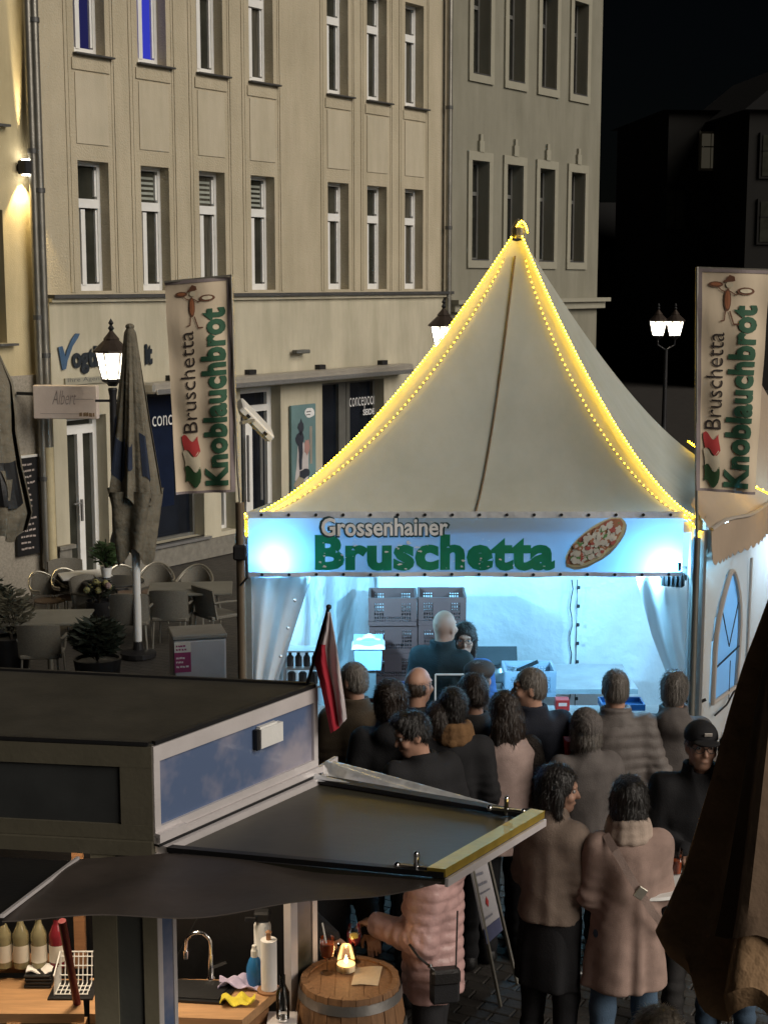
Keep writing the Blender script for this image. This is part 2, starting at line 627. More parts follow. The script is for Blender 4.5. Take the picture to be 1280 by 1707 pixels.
# ================================================================== ground
gm = MB()
gm.grid(lambda u, v: (-90 + 200 * u, -12 + 190 * v, -0.014), 10, 10)
m_pave = bpy.data.materials.new('brick_paving')
m_pave.use_nodes = True
t = m_pave.node_tree
p = t.nodes['Principled BSDF']
tc = nd(t, 'ShaderNodeTexCoord')
mp = nd(t, 'ShaderNodeMapping')
mp.inputs['Rotation'].default_value = (0, 0, R(28))
br = nd(t, 'ShaderNodeTexBrick', Scale=1.0)
br.inputs['Brick Width'].default_value, br.inputs['Row Height'].default_value, br.inputs['Mortar Size'].default_value = .2, .1, .006
br.inputs['Color1'].default_value, br.inputs['Color2'].default_value, br.inputs['Mortar'].default_value = (.062, .056, .05, 1), (.042, .039, .036, 1), (.015, .014, .012, 1)
t.links.new(tc.outputs['Object'], mp.inputs['Vector'])
t.links.new(mp.outputs[0], br.inputs['Vector'])
t.links.new(br.outputs['Color'], p.inputs['Base Color'])
bp = nd(t, 'ShaderNodeBump', Strength=.6, Distance=.01)
bp.invert = True
t.links.new(br.outputs['Fac'], bp.inputs['Height'])
t.links.new(bp.outputs[0], p.inputs['Normal'])
p.inputs['Roughness'].default_value = .6
ground = gm.build('ground', m_pave)
ground['kind'] = 'structure'
# single paving stones where they can be told apart, in front of the stall
shapes = []
for k in range(4):
    b = MB()
    b.box((0, 0, -.012), (.192, .093, .024), bevel=.006)
    me = b.mesh('paver', m_stone)
    shapes.append(me)
ca, sa = math.cos(R(-28)), math.sin(R(-28))
spots = []
for i in range(-80, 110):
    for j in range(0, 170):
        gx = (i + (.5 if j % 2 else 0)) * .2
        gy = j * .1
        x, y = gx * ca - gy * sa, gx * sa + gy * ca
        if -.9 < x < 3.4 and 6.9 < y < 10.0:
            spots.append((abs(y - 8.55) + .7 * abs(x - 1.25), x, y))
spots.sort()
sm = MB()
base = shapes[0]
for q, (d_, x, y) in enumerate(spots):
    dz = random.uniform(-.003, .001)
    if q < 300:
        o = link('paver', random.choice(shapes), ground, (x, y, dz))
        o.rotation_euler = (random.uniform(-.012, .012), random.uniform(-.012, .012), R(-28) + random.uniform(-.015, .015))
    else:
        sm.box((x, y, -.012 + dz), (.192, .093, .024), Matrix.Rotation(R(-28), 3, 'Z'))
ps = sm.build('paving', m_stone, ground)
ps['kind'] = 'stuff'

# ================================================================== the row of houses: a frame along the facade
FO = at_z(80, 985, 0.0)
FA = R(54.2)
fdx, fny = Vector((math.cos(FA), math.sin(FA), 0)), Vector((-math.sin(FA), math.cos(FA), 0))
def fac(px, py, off=0.0):
    """along, height on the facade plane (off = metres behind it)"""
    d = ray(px, py)
    P0 = Vector((0, 0, CAM_H))
    tt = (off - (P0 - FO).dot(fny)) / d.dot(fny)
    P = P0 + d * tt
    return (P - FO).dot(fdx), P.z
def fs(px, off=0.0):
    return fac(px, 470, off)[0]
def fworld(s, y, z):
    return FO + fdx * s + fny * y + Vector((0, 0, z))
def wall_holes(mb, s0, s1, z0, z1, holes, depth, mi=0, rmi=0):
    xs = sorted({s0, s1, *[h[0] for h in holes], *[h[1] for h in holes]})
    zs = sorted({z0, z1, *[h[2] for h in holes], *[h[3] for h in holes]})
    for i in range(len(xs) - 1):
        for j in range(len(zs) - 1):
            cx, cz = (xs[i] + xs[i + 1]) / 2, (zs[j] + zs[j + 1]) / 2
            if any(h[0] < cx < h[1] and h[2] < cz < h[3] for h in holes):
                continue
            mb.add([(xs[i], 0, zs[j]), (xs[i + 1], 0, zs[j]), (xs[i + 1], 0, zs[j + 1]), (xs[i], 0, zs[j + 1])], [(0, 1, 2, 3)], mi)
    for a, b, c, d in holes:
        for q in ([(a, 0, c), (a, 0, d), (a, depth, d), (a, depth, c)], [(b, 0, d), (b, 0, c), (b, depth, c), (b, depth, d)],
                  [(a, 0, d), (b, 0, d), (b, depth, d), (a, depth, d)], [(b, 0, c), (a, 0, c), (a, depth, c), (b, depth, c)]):
            mb.add(q, [(0, 1, 2, 3)], rmi)
    # the body of the house behind
    D = 6.0
    mb.add([(s0, 0, z0), (s0, 0, z1), (s0, D, z1), (s0, D, z0), (s1, 0, z0), (s1, 0, z1), (s1, D, z1), (s1, D, z0)],
           [(0, 1, 2, 3), (7, 6, 5, 4), (1, 5, 6, 2), (3, 2, 6, 7)], mi)

DEP = .25
S0, S1 = fs(76), fs(744)
ZC = fac(400, 489)[1]                   # height of the ledge over the ground floor
cb = thing('cream_building', 'cream rendered four storey house front with two rows of tall white windows', 'building', FO, FA)
cols = [(135, 187), (238, 287), (335, 378), (420, 460), (548, 581), (613, 644), (675, 704)]
cs = [(fs(a), fs(b)) for a, b in cols]
wd = sum(b - a for a, b in cs) / len(cs)
z_a, z_b = fac(135, 485)[1], fac(135, 267)[1]
z_c = fac(138, 88)[1]
z_d = z_c + (z_b - z_a)
ZT = z_d + 1.6
holes = []
for a, b in cs:
    c = (a + b) / 2
    holes += [(c - wd / 2, c + wd / 2, z_a, z_b), (c - wd / 2, c + wd / 2, z_c, z_d)]
mb = MB()
wall_holes(mb, S0, S1, ZC, ZT, holes, DEP)
mb.build('wall', m_cream, cb)
# ground floor front, 6 cm proud
G = -.06
def gfx(px):
    return fs(px, G)
def gz(px, py):
    return fac(px, py, G)[1]
door_a = (gfx(104), gfx(171), 0.02, gz(104, 697))
shop_a = (gfx(241), gfx(334), gz(290, 903), gz(290, 652))
strip = (gfx(363), gfx(388), .35, gz(375, 665))
door_b = (gfx(398), gfx(466), .02, gz(440, 645))
shop_b = (gfx(536), gfx(640), .62, gz(600, 634))
ghol = [door_a, shop_a, strip, door_b, shop_b]
mb = MB()
wall_holes(mb, S0, S1, 0.0, ZC - .05, ghol, .32)
g_wall = mb.build('ground_floor_wall', m_cream3, cb, loc=(0, G, 0))
mb = MB()
mb.box(((S0 + S1) / 2, -.07, ZC - .02), (S1 - S0, .20, .05))
mb.box(((S0 + S1) / 2, -.055, ZC - .07), (S1 - S0, .13, .05), mi=1)
mb.build('cornice', [m_zinc, m_cream3], cb)
# plinth
mb = MB()
zs_ = shop_a[2]
for a, b, h in ((S0, door_a[0] - .02, .55), (door_a[1] + .02, shop_a[0], zs_ - .05), (shop_a[0], door_b[0] - .02, zs_ - .06), (door_b[1] + .02, S1, .55)):
    mb.box(((a + b) / 2, G - .025, h / 2), (b - a, .05, h))
mb.build('plinth', m_plinth, cb)['kind'] = 'stuff'
mb = MB(); mb.box((S0 + (door_a[0] - S0) / 2, G - .045, .57), (door_a[0] - S0 + .05, .09, .05)); mb.build('plinth_cap', m_plinth, cb)
# mouldings and panels
for a, b in cs:
    c = (a + b) / 2
    l, r_ = c - wd / 2 - .16, c + wd / 2 + .16
    pb = MB()
    pb.box((c, -.007, (z_b + z_c) / 2 - .02), (wd + .02, .014, (z_c - z_b) * .66), bevel=.012)
    pb.build('panel', m_cream2, cb)
    sb = MB()
    for x in (l, r_):
        sb.box((x, -.007, (ZC + .02 + ZT) / 2), (.05, .014, ZT - ZC - .04), bevel=.012)
        sb.box((x + (.055 if x < c else -.055), -.004, (ZC + .02 + ZT) / 2), (.03, .008, ZT - ZC - .04))
    sb.build('moulding', m_cream, cb)
    for z in (z_c, z_a):
        if z == z_c:
            lb = MB()
            lb.box((c + .04, -.035, z - .02), (wd + .14, .10, .026), bevel=.006)
            lb.build('sill', m_zinc, cb)
            lb = MB()
            lb.box((c, -.010, z - .15), (wd + .12, .02, .15), bevel=.008)
            lb.build('apron', m_cream, cb)
# windows
H_ = z_b - z_a
def window_mesh(wd, H_, tr=.68):
    f = MB()
    e = .052
    f.box((e / 2, 0, H_ / 2), (e, .07, H_)); f.box((wd - e / 2, 0, H_ / 2), (e, .07, H_))
    f.box((wd / 2, 0, e / 2 + .02), (wd - 2 * e, .066, e + .04)); f.box((wd / 2, 0, H_ - e / 2), (wd - 2 * e, .066, e))
    f.box((wd / 2, -.012, H_ * tr), (wd - 2 * e, .10, .12))
    f.box((wd * .40, -.005, H_ * tr / 2), (.075, .08, H_ * tr - .16))
    for x in (wd - e - .018,):
        f.box((x, .004, H_ * tr / 2 + .02), (.036, .05, H_ * tr - .2)); f.box((x, .004, H_ * (1 + tr) / 2), (.036, .05, H_ * (1 - tr) - .2))
    return f.mesh('window', m_frame)
wme = window_mesh(wd, H_)
def pane_mesh(x0, x1, z0, z1, m):
    f = MB()
    f.box(((x0 + x1) / 2, .02, (z0 + z1) / 2), (x1 - x0, .012, z1 - z0))
    return f.mesh('pane', m)
pm = {}
for key, m in (('d', m_pane), ('b', m_bluepane), ('v', m_bluedim)):
    pm[key] = [pane_mesh(.05, wd * .40 - .03, .09, H_ * .68 - .05, m), pane_mesh(wd * .40 + .03, wd - .07, .09, H_ * .68 - .05, m), pane_mesh(.05, wd - .07, H_ * .68 + .05, H_ - .07, m)]
bl = MB()
for k in range(5):
    bl.box((wd / 2, .006, H_ * .68 + .12 + k * (H_ * .32 - .2) / 5), (wd - .2, .01, .035))
blm = bl.mesh('blind', m_blind)
m_pane_c = mat('curtained_pane', (.075, .07, .055), .25, var=.5, vscale=5, bump=0, stretch=(6, 1, .3))
m_pane_l = mat('reflecting_pane', (.045, .044, .034), .1, var=.6, vscale=1.6, bump=.03, bscale=2)
for key, m in (('c', m_pane_c), ('l', m_pane_l)):
    pm[key] = [pane_mesh(.05, wd * .40 - .03, .09, H_ * .68 - .05, m), pane_mesh(wd * .40 + .03, wd - .07, .09, H_ * .68 - .05, m), pane_mesh(.05, wd - .07, H_ * .68 + .05, H_ - .07, m)]
for i, (a, b) in enumerate(cs):
    c = (a + b) / 2
    for row, z in ((0, z_a), (1, z_c)):
        wo_ = link('window', wme, cb, (c - wd / 2, DEP - .04, z))
        key = 'dlcdldc'[(i + 3 * row) % 7]
        if row == 1 and i == 1:
            key = 'b'
        if row == 1 and i == 0:
            key = 'v'
        for me in pm[key]:
            link('pane', me, wo_)
        if row == 0 and i in (1, 2, 3):
            link('blind', blm, wo_)
# shop fronts on the ground floor
def shopfront(name, h, y, bars_x, bars_z, m_f, m_p, e=.07):
    a, b, c, d = h
    f = MB()
    f.box((a + e / 2, y, (c + d) / 2), (e, .08, d - c)); f.box((b - e / 2, y, (c + d) / 2), (e, .08, d - c))
    f.box(((a + b) / 2, y, c + e / 2), (b - a - 2 * e, .076, e)); f.box(((a + b) / 2, y, d - e / 2), (b - a - 2 * e, .076, e))
    for x, z0, z1, w_ in bars_x:
        f.box((x, y, (z0 + z1) / 2), (w_, .07, z1 - z0))
    for z, x0, x1, w_ in bars_z:
        f.box(((x0 + x1) / 2, y - .004, z), (x1 - x0, .07, w_))
    o = f.build(name, m_f, cb, loc=(0, G, 0))
    g = MB()
    g.box(((a + b) / 2, y + .03, (c + d) / 2), (b - a - 2 * e, .01, d - c - 2 * e))
    g.build('pane', m_p, o)
    return o
ya = .24
zt = gz(104, 722)
dmid = (door_a[0] * .42 + door_a[1] * .58)
da = shopfront('door', door_a, ya, [(dmid, .02, zt, .1)], [(zt, door_a[0], door_a[1], .12)], m_frame, m_pane)
hb = MB(); hb.bar((dmid - .06, ya - .1, .85), (dmid - .06, ya - .1, 1.15), .03, .03); hb.bar((dmid - .06, ya - .1, 1.1), (dmid - .2, ya - .1, 1.1), .02, .02)
hb.build('handle', m_alu, da)
sa_ = shopfront('shop_window', shop_a, ya, [], [], m_greyframe, m_pane2, .04)
lb = MB(); lb.box(((shop_a[0] + shop_a[1]) / 2, -.02, shop_a[2] - .02), (shop_a[1] - shop_a[0] + .1, .16, .04)); lb.build('sill', m_alu, sa_)
shopfront('shop_window', strip, ya, [], [], m_frame, m_pane2, .05)
zt2 = gz(440, 682)
mid2 = (door_b[0] * .56 + door_b[1] * .44)
dbo = shopfront('door', door_b, ya, [(mid2, .02, zt2, .16)], [(zt2, door_b[0], door_b[1], .10)], m_frame, m_pane2, .1)
hb = MB(); hb.bar((mid2 + .22, ya - .1, .7), (mid2 + .22, ya - .1, 1.75), .03, .03); hb.bar((mid2 - .1, ya - .1, .7), (mid2 - .1, ya - .1, 1.75), .03, .03)
hb.build('handle', m_alu, dbo)
xw = fs(568, G + ya); xw2 = fs(572, G + ya)
sbo = shopfront('shop_window', shop_b, ya, [(fs(577, G + ya), shop_b[2], shop_b[3], .09), (fs(567, G + ya), shop_b[2], shop_b[3], .2)], [], m_greyframe, m_pane2, .05)
# lettering stuck on the two panes
def facade_text(mb, word, x0, x1, z0, z1, y, mi=0, **kw):
    letters(mb, word, x1 - x0, z1 - z0, lambda x, yy: (x0 + x, y, z0 + yy), mi, **kw)
pl = G + ya + .018
tb = MB()
x0, z0 = fac(576, 684, pl); x1, z1 = fac(622, 661, pl)
zz = fac(600, 683, pl)[1]; zz2 = fac(600, 661, pl)[1]
facade_text(tb, 'concepoon', fs(577, pl), fs(622, pl), zz, zz2, pl, bold=-.004)
facade_text(tb, 'SEIDEL', fs(600, pl), fs(623, pl), fac(610, 691, pl)[1], fac(610, 681, pl)[1], pl, bold=.03)
tb.build('window_lettering', m_letwhite, sbo)
tb = MB()
facade_text(tb, 'concepoon', fs(244, pl), fs(322, pl), fac(270, 717, pl)[1], fac(270, 692, pl)[1], pl, bold=-.004)
facade_text(tb, 'SEIDEL', fs(282, pl), fs(323, pl), fac(288, 731, pl)[1], fac(288, 718, pl)[1], pl, bold=.03)
tb.build('window_lettering', m_letwhite, sa_)
# dark blue film over the upper shop pane and a glint strip
fb = MB(); fb.box(((shop_a[0] * .62 + shop_a[1] * .38), pl - G + .006, (shop_a[2] + shop_a[3]) / 2 + .2), ((shop_a[1] - shop_a[0]) * .6, .006, (shop_a[3] - shop_a[2]) * .74))
fb.build('window_film', mat('navy_film', (.008, .014, .035), .25, bump=0), sa_)
# awning cassette
ac = thing('awning_box', 'long closed metal awning box over the shop doors of the cream house', 'awning', FO, FA)
a0, a1 = fs(243, G - .2), fs(682, G - .2)
zc0 = fac(620, 618, G - .2)[1]
b = MB(); b.box(((a0 + a1) / 2, G - .16, zc0), (a1 - a0, .30, .15), bevel=.03); b.build('cassette', m_cassette, ac)
b = MB(); b.box(((a0 + a1) / 2, G - .33, zc0 - .05), (a1 - a0 - .1, .04, .07), bevel=.01); b.build('front_bar', m_alu, ac)
for k in range(4):
    b = MB(); x = a0 + (a1 - a0) * (.1 + .27 * k); b.box((x, G - .05, zc0 + .11), (.16, .1, .08)); b.build('bracket', m_iron, ac)
# wall fixture above the awning
wf = thing('security_camera', 'small grey fitting on the cream wall above the awning box', 'fitting', fworld(fs(488), G - .1, fac(488, 587, G - .1)[1]), FA)
b = MB(); b.box((0, 0, 0), (.34, .12, .06), bevel=.015); b.build('housing', m_greyframe, wf)
b = MB(); b.bar((.1, 0, -.0), (.1, .13, -.0), .05, .05); b.build('arm', m_greyframe, wf)
# shop name in raised letters
sg = thing('shop_sign', 'dark raised letters with a blue tick on the cream wall behind the street lamp', 'sign', FO, FA)
yl = G - .03
def flet(word, pxa, pxb, pya, pyb, mi=0, **kw):
    b = MB()
    xa, xb = fs(pxa, yl), fs(pxb, yl)
    za, zb = fac((pxa + pxb) / 2, pyb, yl)[1], fac((pxa + pxb) / 2, pya, yl)[1]
    vs, f_, w_, h_ = text_mesh(word, bold=.045)
    n = len(vs)
    ax, ay = (xb - xa) / w_, (zb - za) / h_
    b.add([(xa + v.x * ax, yl, za + v.y * ay) for v in vs], f_)
    b.add([(xa + v.x * ax, yl + .012, za + v.y * ay) for v in vs], f_)
    return b
flet('ogtla', 117, 172, 577, 623).build('lettering', m_letdark, sg)
flet('it', 240, 252, 573, 608).build('lettering', m_letdark, sg)
b = MB()
def fp(px, py):
    s_, z_ = fac(px, py, yl - .004)
    return (s_, yl - .004, z_)
tick = [(98, 579), (105, 577), (110, 594), (113, 583), (120, 566), (127, 556), (134, 556), (131, 563), (122, 577), (114, 600), (111, 615), (105, 617)]
b.add([fp(*q) for q in tick] + [(x, y + .015, z) for x, y, z in [fp(*q) for q in tick]], [tuple(range(len(tick) - 1, -1, -1))] + [(i, (i + 1) % 12, 12 + (i + 1) % 12, 12 + i) for i in range(12)])
b.build('tick', m_letblue, sg)
# grey name plate with tiny writing
def squig(mb, fn, w_, h_, rows, mi=0, fill=.8, t_=.35, seed=1, lead=0.0):
    r = random.Random(seed)
    for j in range(rows):
        x, y = lead, h_ * (1 - (j + .6) / rows)
        end = w_ * (fill * r.uniform(.55, 1))
        while x < end:
            L = r.uniform(.25, .7) * h_ / rows
            s_ = r.uniform(-.3, .3) * h_ / rows
            th = h_ / rows * t_ * .5
            mb.add([fn(x, y - th), fn(x + L, y + s_ * .4 - th), fn(x + L, y + s_ * .4 + th), fn(x, y + th)], [(0, 1, 2, 3)], mi)
            x += L * r.uniform(1.05, 1.5)
np_ = thing('name_plate', 'narrow grey plate with faded small lettering below the dark raised letters', 'sign', FO, FA)
b = MB(); xa, xb = fs(104, G - .03), fs(182, G - .03); za, zb = fac(140, 640, G - .03)[1], fac(140, 629, G - .03)[1]
b.box(((xa + xb) / 2, G - .02, (za + zb) / 2), (xb - xa, .03, zb - za)); b.build('plate', m_greyt, np_)
b = MB(); letters(b, 'Ihre Agentur', (xb - xa) * .9, (zb - za) * .8, lambda x, y: (xa + .04 + x, G - .038, za + .02 + y), bold=0.0)
b.build('lettering', m_greyframe, np_)
# letterbox on the pier
lx = fs(208, G - .06)
lt = thing('letter_box', 'small cream letter box on the pier beside the glass shop door', 'letter box', fworld(lx, G - .05, fac(208, 885, G - .06)[1]), FA)
b = MB(); b.box((0, 0, 0), (.2, .09, .34), bevel=.01); b.build('body', m_cream2, lt)
b = MB(); b.box((0, -.05, .1), (.15, .012, .02)); b.build('slot', m_greyframe, lt)
# poster beside the door
ps_ = thing('poster', 'tall teal fashion poster of a person in white beside the glass door', 'poster', FO, FA)
yp = G - .04
xa, xb = fs(482, yp), fs(523, yp); za, zb = fac(500, 818, yp)[1], fac(500, 675, yp)[1]
b = MB(); b.box(((xa + xb) / 2, yp, (za + zb) / 2), (xb - xa, .04, zb - za)); b.build('board', mat('poster_teal', (.13, .22, .23), .5, var=.2, vscale=1.5), ps_)
b = MB()
W_, HH = xb - xa, zb - za
def pp(x, y, o=0):
    return (xa + x * W_, yp - .024 - o, za + y * HH)
def blob(mb, cx, cy, rx, ry, o, mi, n=12, seed=0, j=.25):
    r = random.Random(seed)
    pts = []
    for k in range(n):
        a = 2 * math.pi * k / n
        q = 1 + r.uniform(-j, j)
        pts.append(pp(cx + rx * q * math.cos(a), cy + ry * q * math.sin(a), o))
    mb.add(pts, [tuple(range(n))], mi)
blob(b, .42, .30, .30, .28, 0, 0, seed=3); blob(b, .35, .62, .17, .09, .002, 1, seed=4); blob(b, .38, .74, .12, .09, .002, 1, seed=9)
blob(b, .35, .44, .09, .18, .004, 1, seed=5); blob(b, .5, .2, .2, .06, .004, 1, seed=6); blob(b, .62, .5, .13, .1, .004, 2, seed=7)
blob(b, .3, .08, .2, .1, .002, 3, seed=8); blob(b, .74, .9, .2, .06, .002, 4, seed=10, j=.12)
squig(b, lambda x, y: pp(.60 + x, .865 + y, .004), .26, .07, 2, 1, 1, seed=3)
b.build('print', [mat('poster_white', (.50, .47, .47), .6), mat('poster_dark', (.03, .035, .05), .6), mat('poster_pink', (.38, .22, .2), .6), mat('poster_sand', (.32, .28, .2), .6), m_letwhite], ps_)
b = MB(); b.add([pp(.74, .30), pp(.84, .30), pp(.84, .74), pp(.74, .74)], [(0, 1, 2, 3)])
b.build('side_strip', m_cassette, ps_)

# ---- downpipes at both ends of the cream house
def pipe(name, label, px, r, y, z0, z1, m, clips=True, boot=None):
    s_ = fs(px, y)
    o = thing(name, label, 'downpipe', fworld(s_, y, 0), FA)
    b = MB(); b.tube([(0, 0, z0), (0, 0, z1)], r, 12); b.build('pipe', m, o, smooth=True)
    if boot:
        b = MB(); b.tube([(0, 0, .02), (0, 0, z0)], r * 1.15, 12); b.build('standpipe', boot, o, smooth=True)
    k = 0
    z = z0 + 1.2
    while z < z1 and clips:
        b = MB(); b.tube([(0, 0, z - .03), (0, 0, z + .03)], r * 1.22, 12); b.build('collar', m_zinc, o, smooth=True)
        z += 2.1
    return o
pipe('downpipe', 'thick zinc downpipe in front at the left corner of the cream house', 72, .058, G - .14, fac(70, 745, -.1)[1], ZT, m_pipe, boot=m_pipel)
pipe('downpipe', 'darker zinc downpipe left of the thick one at the corner', 62, .052, G - .1, .35, ZT, m_pipe)
pipe('downpipe', 'thin downpipe between the cream house and the grey house', 747, .055, -.12, fac(745, 520, -.1)[1] - 3.9, ZT, m_pipe)

# ---- grey house to the right
GS0, GS1 = S1 + .06, fs(995)
gb = thing('grey_building', 'grey green house front with dark narrow windows right of the cream house', 'building', FO, FA)
gc = [(783, 811), (841, 867), (895, 919), (946, 970)]
gcs = [(fs(a), fs(b)) for a, b in gc]
gw = sum(b - a for a, b in gcs) / 4
ga, gbz = fac(797, 434)[1], fac(797, 268)[1]
gcz = fac(800, 125)[1]
gd = gcz + (gbz - ga)
zgc = fac(900, 505)[1]
holes = []
for a, b in gcs:
    c = (a + b) / 2
    holes += [(c - gw / 2, c + gw / 2, ga, gbz), (c - gw / 2, c + gw / 2, gcz, gd)]
mb = MB(); wall_holes(mb, GS0, GS1, 0, ZT + .5, holes, .3); mb.build('wall', m_greyr, gb)
mb = MB()
mb.box(((GS0 + GS1) / 2 + .1, -.10, zgc + .05), (GS1 - GS0 + .2, .26, .08)); mb.box(((GS0 + GS1) / 2 + .06, -.06, zgc - .06), (GS1 - GS0 + .1, .17, .14))
mb.build('cornice', m_greyt, gb)
gpane = MB(); gpane.box((gw / 2, .02, (gbz - ga) / 2), (gw - .1, .012, gbz - ga - .1)); gpm = gpane.mesh('pane', m_pane)
gf = MB(); HG = gbz - ga; e = .055
gf.box((e / 2, 0, HG / 2), (e, .06, HG)); gf.box((gw - e / 2, 0, HG / 2), (e, .06, HG)); gf.box((gw / 2, 0, e / 2), (gw - 2 * e, .056, e)); gf.box((gw / 2, 0, HG - e / 2), (gw - 2 * e, .056, e))
gf.box((gw / 2, 0, HG * .68), (gw - 2 * e, .05, .07)); gf.box((gw / 2, 0, HG * .34), (.06, .05, HG * .68 - .1))
gfm = gf.mesh('window', m_greyframe)
for a, b in gcs:
    c = (a + b) / 2
    for row, z in ((0, ga), (1, gcz)):
        wo_ = link('window', gfm, gb, (c - gw / 2, .24, z))
        link('pane', gpm, wo_)
        s_ = MB(); t_ = .13
        for x in (c - gw / 2 - t_ / 2, c + gw / 2 + t_ / 2):
            s_.box((x, -.02, z + HG / 2), (t_, .04, HG))
        s_.box((c, -.022, z + HG + .08), (gw + 2 * t_, .044, .16)); s_.box((c, -.022, z - .07), (gw + 2 * t_, .044, .14))
        if row == 0:
            s_.box((c, -.03, z + HG + .26), (.16, .06, .2)); s_.box((c, -.03, z + HG + .42), (.08, .05, .12))
        s_.build('surround', m_greyt, gb)
        l_ = MB(); l_.box((c, -.0, z + .012), (gw - .01, .1, .02)); l_.build('sill', m_zinc, gb)

# ---- house to the left of the pipes
lbz = thing('beige_building', 'beige house at the left edge with a rough plaster base', 'building', FO, FA)
LS1 = fs(58); LS0 = LS1 - 4.0
zs1, zs2, zs3 = fac(5, 207)[1], fac(5, 350)[1], fac(5, 572)[1]
lh = [(LS0 + .6, fs(9), zs3, zs2), (LS0 + .6, fs(9), zs1, zs1 + 2.1)]
zpl = fac(30, 626)[1]
mb = MB(); wall_holes(mb, LS0, LS1, zpl, ZT, lh, .25); mb.build('wall', m_left, lbz)
mb = MB(); mb.box(((LS0 + LS1) / 2, .06, zpl / 2), (LS1 - LS0, .2, zpl)); mb.build('base_wall', m_tilew, lbz)
for a, b, c, d in lh:
    f = MB(); f.box(((a + b) / 2, .2, (c + d) / 2), (b - a, .02, d - c)); wo_ = f.build('window', m_greyframe, lbz)
    f = MB(); f.box(((a + b) / 2, .185, (c + d) / 2), (b - a - .14, .01, d - c - .14)); f.build('pane', m_pane, wo_)
    f = MB(); f.box(((a + b) / 2 + .05, -.04, c - .02), (b - a + .1, .14, .03)); f.build('sill', m_zinc, wo_)
# up-and-down wall lamp
sx_, sz_ = fac(43, 279, -.1)
wl = thing('wall_lamp', 'lit up and down wall lamp on the beige house', 'lamp', fworld(sx_, -.11, sz_), FA)
b = MB(); b.box((0, 0, 0), (.15, .15, .17), bevel=.01); b.box((0, .1, 0), (.09, .06, .09)); b.build('housing', m_iron, wl)
for z in (-.095, .095):
    b = MB(); b.lathe([(.055, z - .006), (.055, z + .006)], 12); b.build('lens', m_bulb, wl)
lamp('wall_lamp_down', 'SPOT', (0, .02, -.11), 150, (1, .74, .34), wl, aim=(0, .12, -1), spot_size=R(66), spot_blend=.35, shadow_soft_size=.03)
lamp('wall_lamp_up', 'SPOT', (0, .05, .11), 1100, (1, .80, .48), wl, aim=(0, .045, 1), spot_size=R(9), spot_blend=.6, shadow_soft_size=.02)
# blackboard
bb = thing('menu_board', 'black chalk menu board on the beige house wall', 'blackboard', FO, FA)
ybb = -.08
xa, xb = fs(12, ybb), fs(51, ybb); za, zb = fac(30, 928, ybb)[1], fac(30, 765, ybb)[1]
b = MB(); b.box(((xa + xb) / 2, ybb, (za + zb) / 2), (xb - xa, .04, zb - za)); b.build('board', m_black, bb)
b = MB(); squig(b, lambda x, y: (xa + .06 + x, ybb - .024, za + .06 + y), xb - xa - .1, zb - za - .1, 15, 0, .95, .3, 11); b.build('chalk_writing', m_letfaint, bb)
b = MB(); b.box(((xa + xb) / 2, ybb, zb + .02), (xb - xa, .05, .03)); b.build('top_rail', m_white, bb)
# projecting sign
P0 = at(57, 668, 19.2); P1 = at(165, 672, 19.2)
js = thing('hanging_sign', 'white projecting sign board with thin grey script beside the downpipes', 'sign', (P0 + P1) / 2)
Wj = (P1 - P0).length; Hj = .43
js.rotation_euler = (0, 0, R(-4))
b = MB(); b.box((0, 0, 0), (Wj, .12, Hj), bevel=.01); b.build('board', mat('sign_white', (.62, .53, .47), .5, var=.05), js)
b = MB(); letters(b, 'Albert', Wj * .38, Hj * .42, lambda x, y: (-Wj * .2 + x, -.064, -.03 + y), shear=.4, bold=-.01)
b.box((Wj * .3, -.062, .04), (Wj * .3, .002, .006)); b.box((-Wj * .08, -.062, -Hj * .34), (Wj * .62, .002, .006))
b.build('script', mat('faint_script', (.30, .25, .23), .6), js)
b = MB(); squig(b, lambda x, y: (Wj * .22 + x, -.063, -Hj * .42 + y), Wj * .24, .06, 1, 0, 1.2, .8, 5); b.build('small_print', mat('bronze_print', (.20, .13, .07), .6), js)
b = MB(); b.bar((-Wj / 2, .0, .1), (-Wj / 2 - .25, .1, .1), .04, .04); b.build('bracket', m_iron, js)

# ================================================================== far dark side of the square
def far_house(label, px0, px1, Y, z_e, z_r, wins, rz, gable=False):
    a = at(px0, 470, Y); b2 = at(px1, 470, Y)
    o = thing('far_building', label, 'building', ((a.x + b2.x) / 2, Y, 0), rz)
    W2 = (b2.x - a.x) / 2
    mb = MB()
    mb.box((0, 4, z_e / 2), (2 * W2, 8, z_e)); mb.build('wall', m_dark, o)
    mb = MB()
    if gable:
        mb.add([(-W2 - .3, -.3, z_e), (W2 + .3, -.3, z_e), (0, -.3, z_r), (-W2 - .3, 8.3, z_e), (W2 + .3, 8.3, z_e), (0, 8.3, z_r)], [(0, 1, 2), (5, 4, 3), (0, 2, 5, 3), (2, 1, 4, 5), (1, 0, 3, 4)])
    else:
        mb.add([(-W2 - .3, -.3, z_e), (W2 + .3, -.3, z_e), (W2 + .3, 8.3, z_e), (-W2 - .3, 8.3, z_e), (-W2 + 1, 4, z_r), (W2 - 1, 4, z_r)], [(0, 1, 5, 4), (1, 2, 5), (2, 3, 4, 5), (3, 0, 4), (3, 2, 1, 0)])
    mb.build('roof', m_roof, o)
    for (x, z, ww, wh, lit) in wins:
        f = MB()
        f.box((x, -.05, z), (ww + .2, .1, wh + .2)); wo_ = f.build('window', m_dark if not lit else m_greyt, o)
        for q in (-1, 1):
            f = MB(); f.box((x + q * ww * .26, -.115, z), (ww * .46, .03, wh)); f.build('pane', m_litpane if lit else m_pane, wo_)
        f = MB(); f.box((x, -.14, z + wh * .12), (ww, .02, .05)); f.build('glazing_bar', m_dark, wo_)
    return o
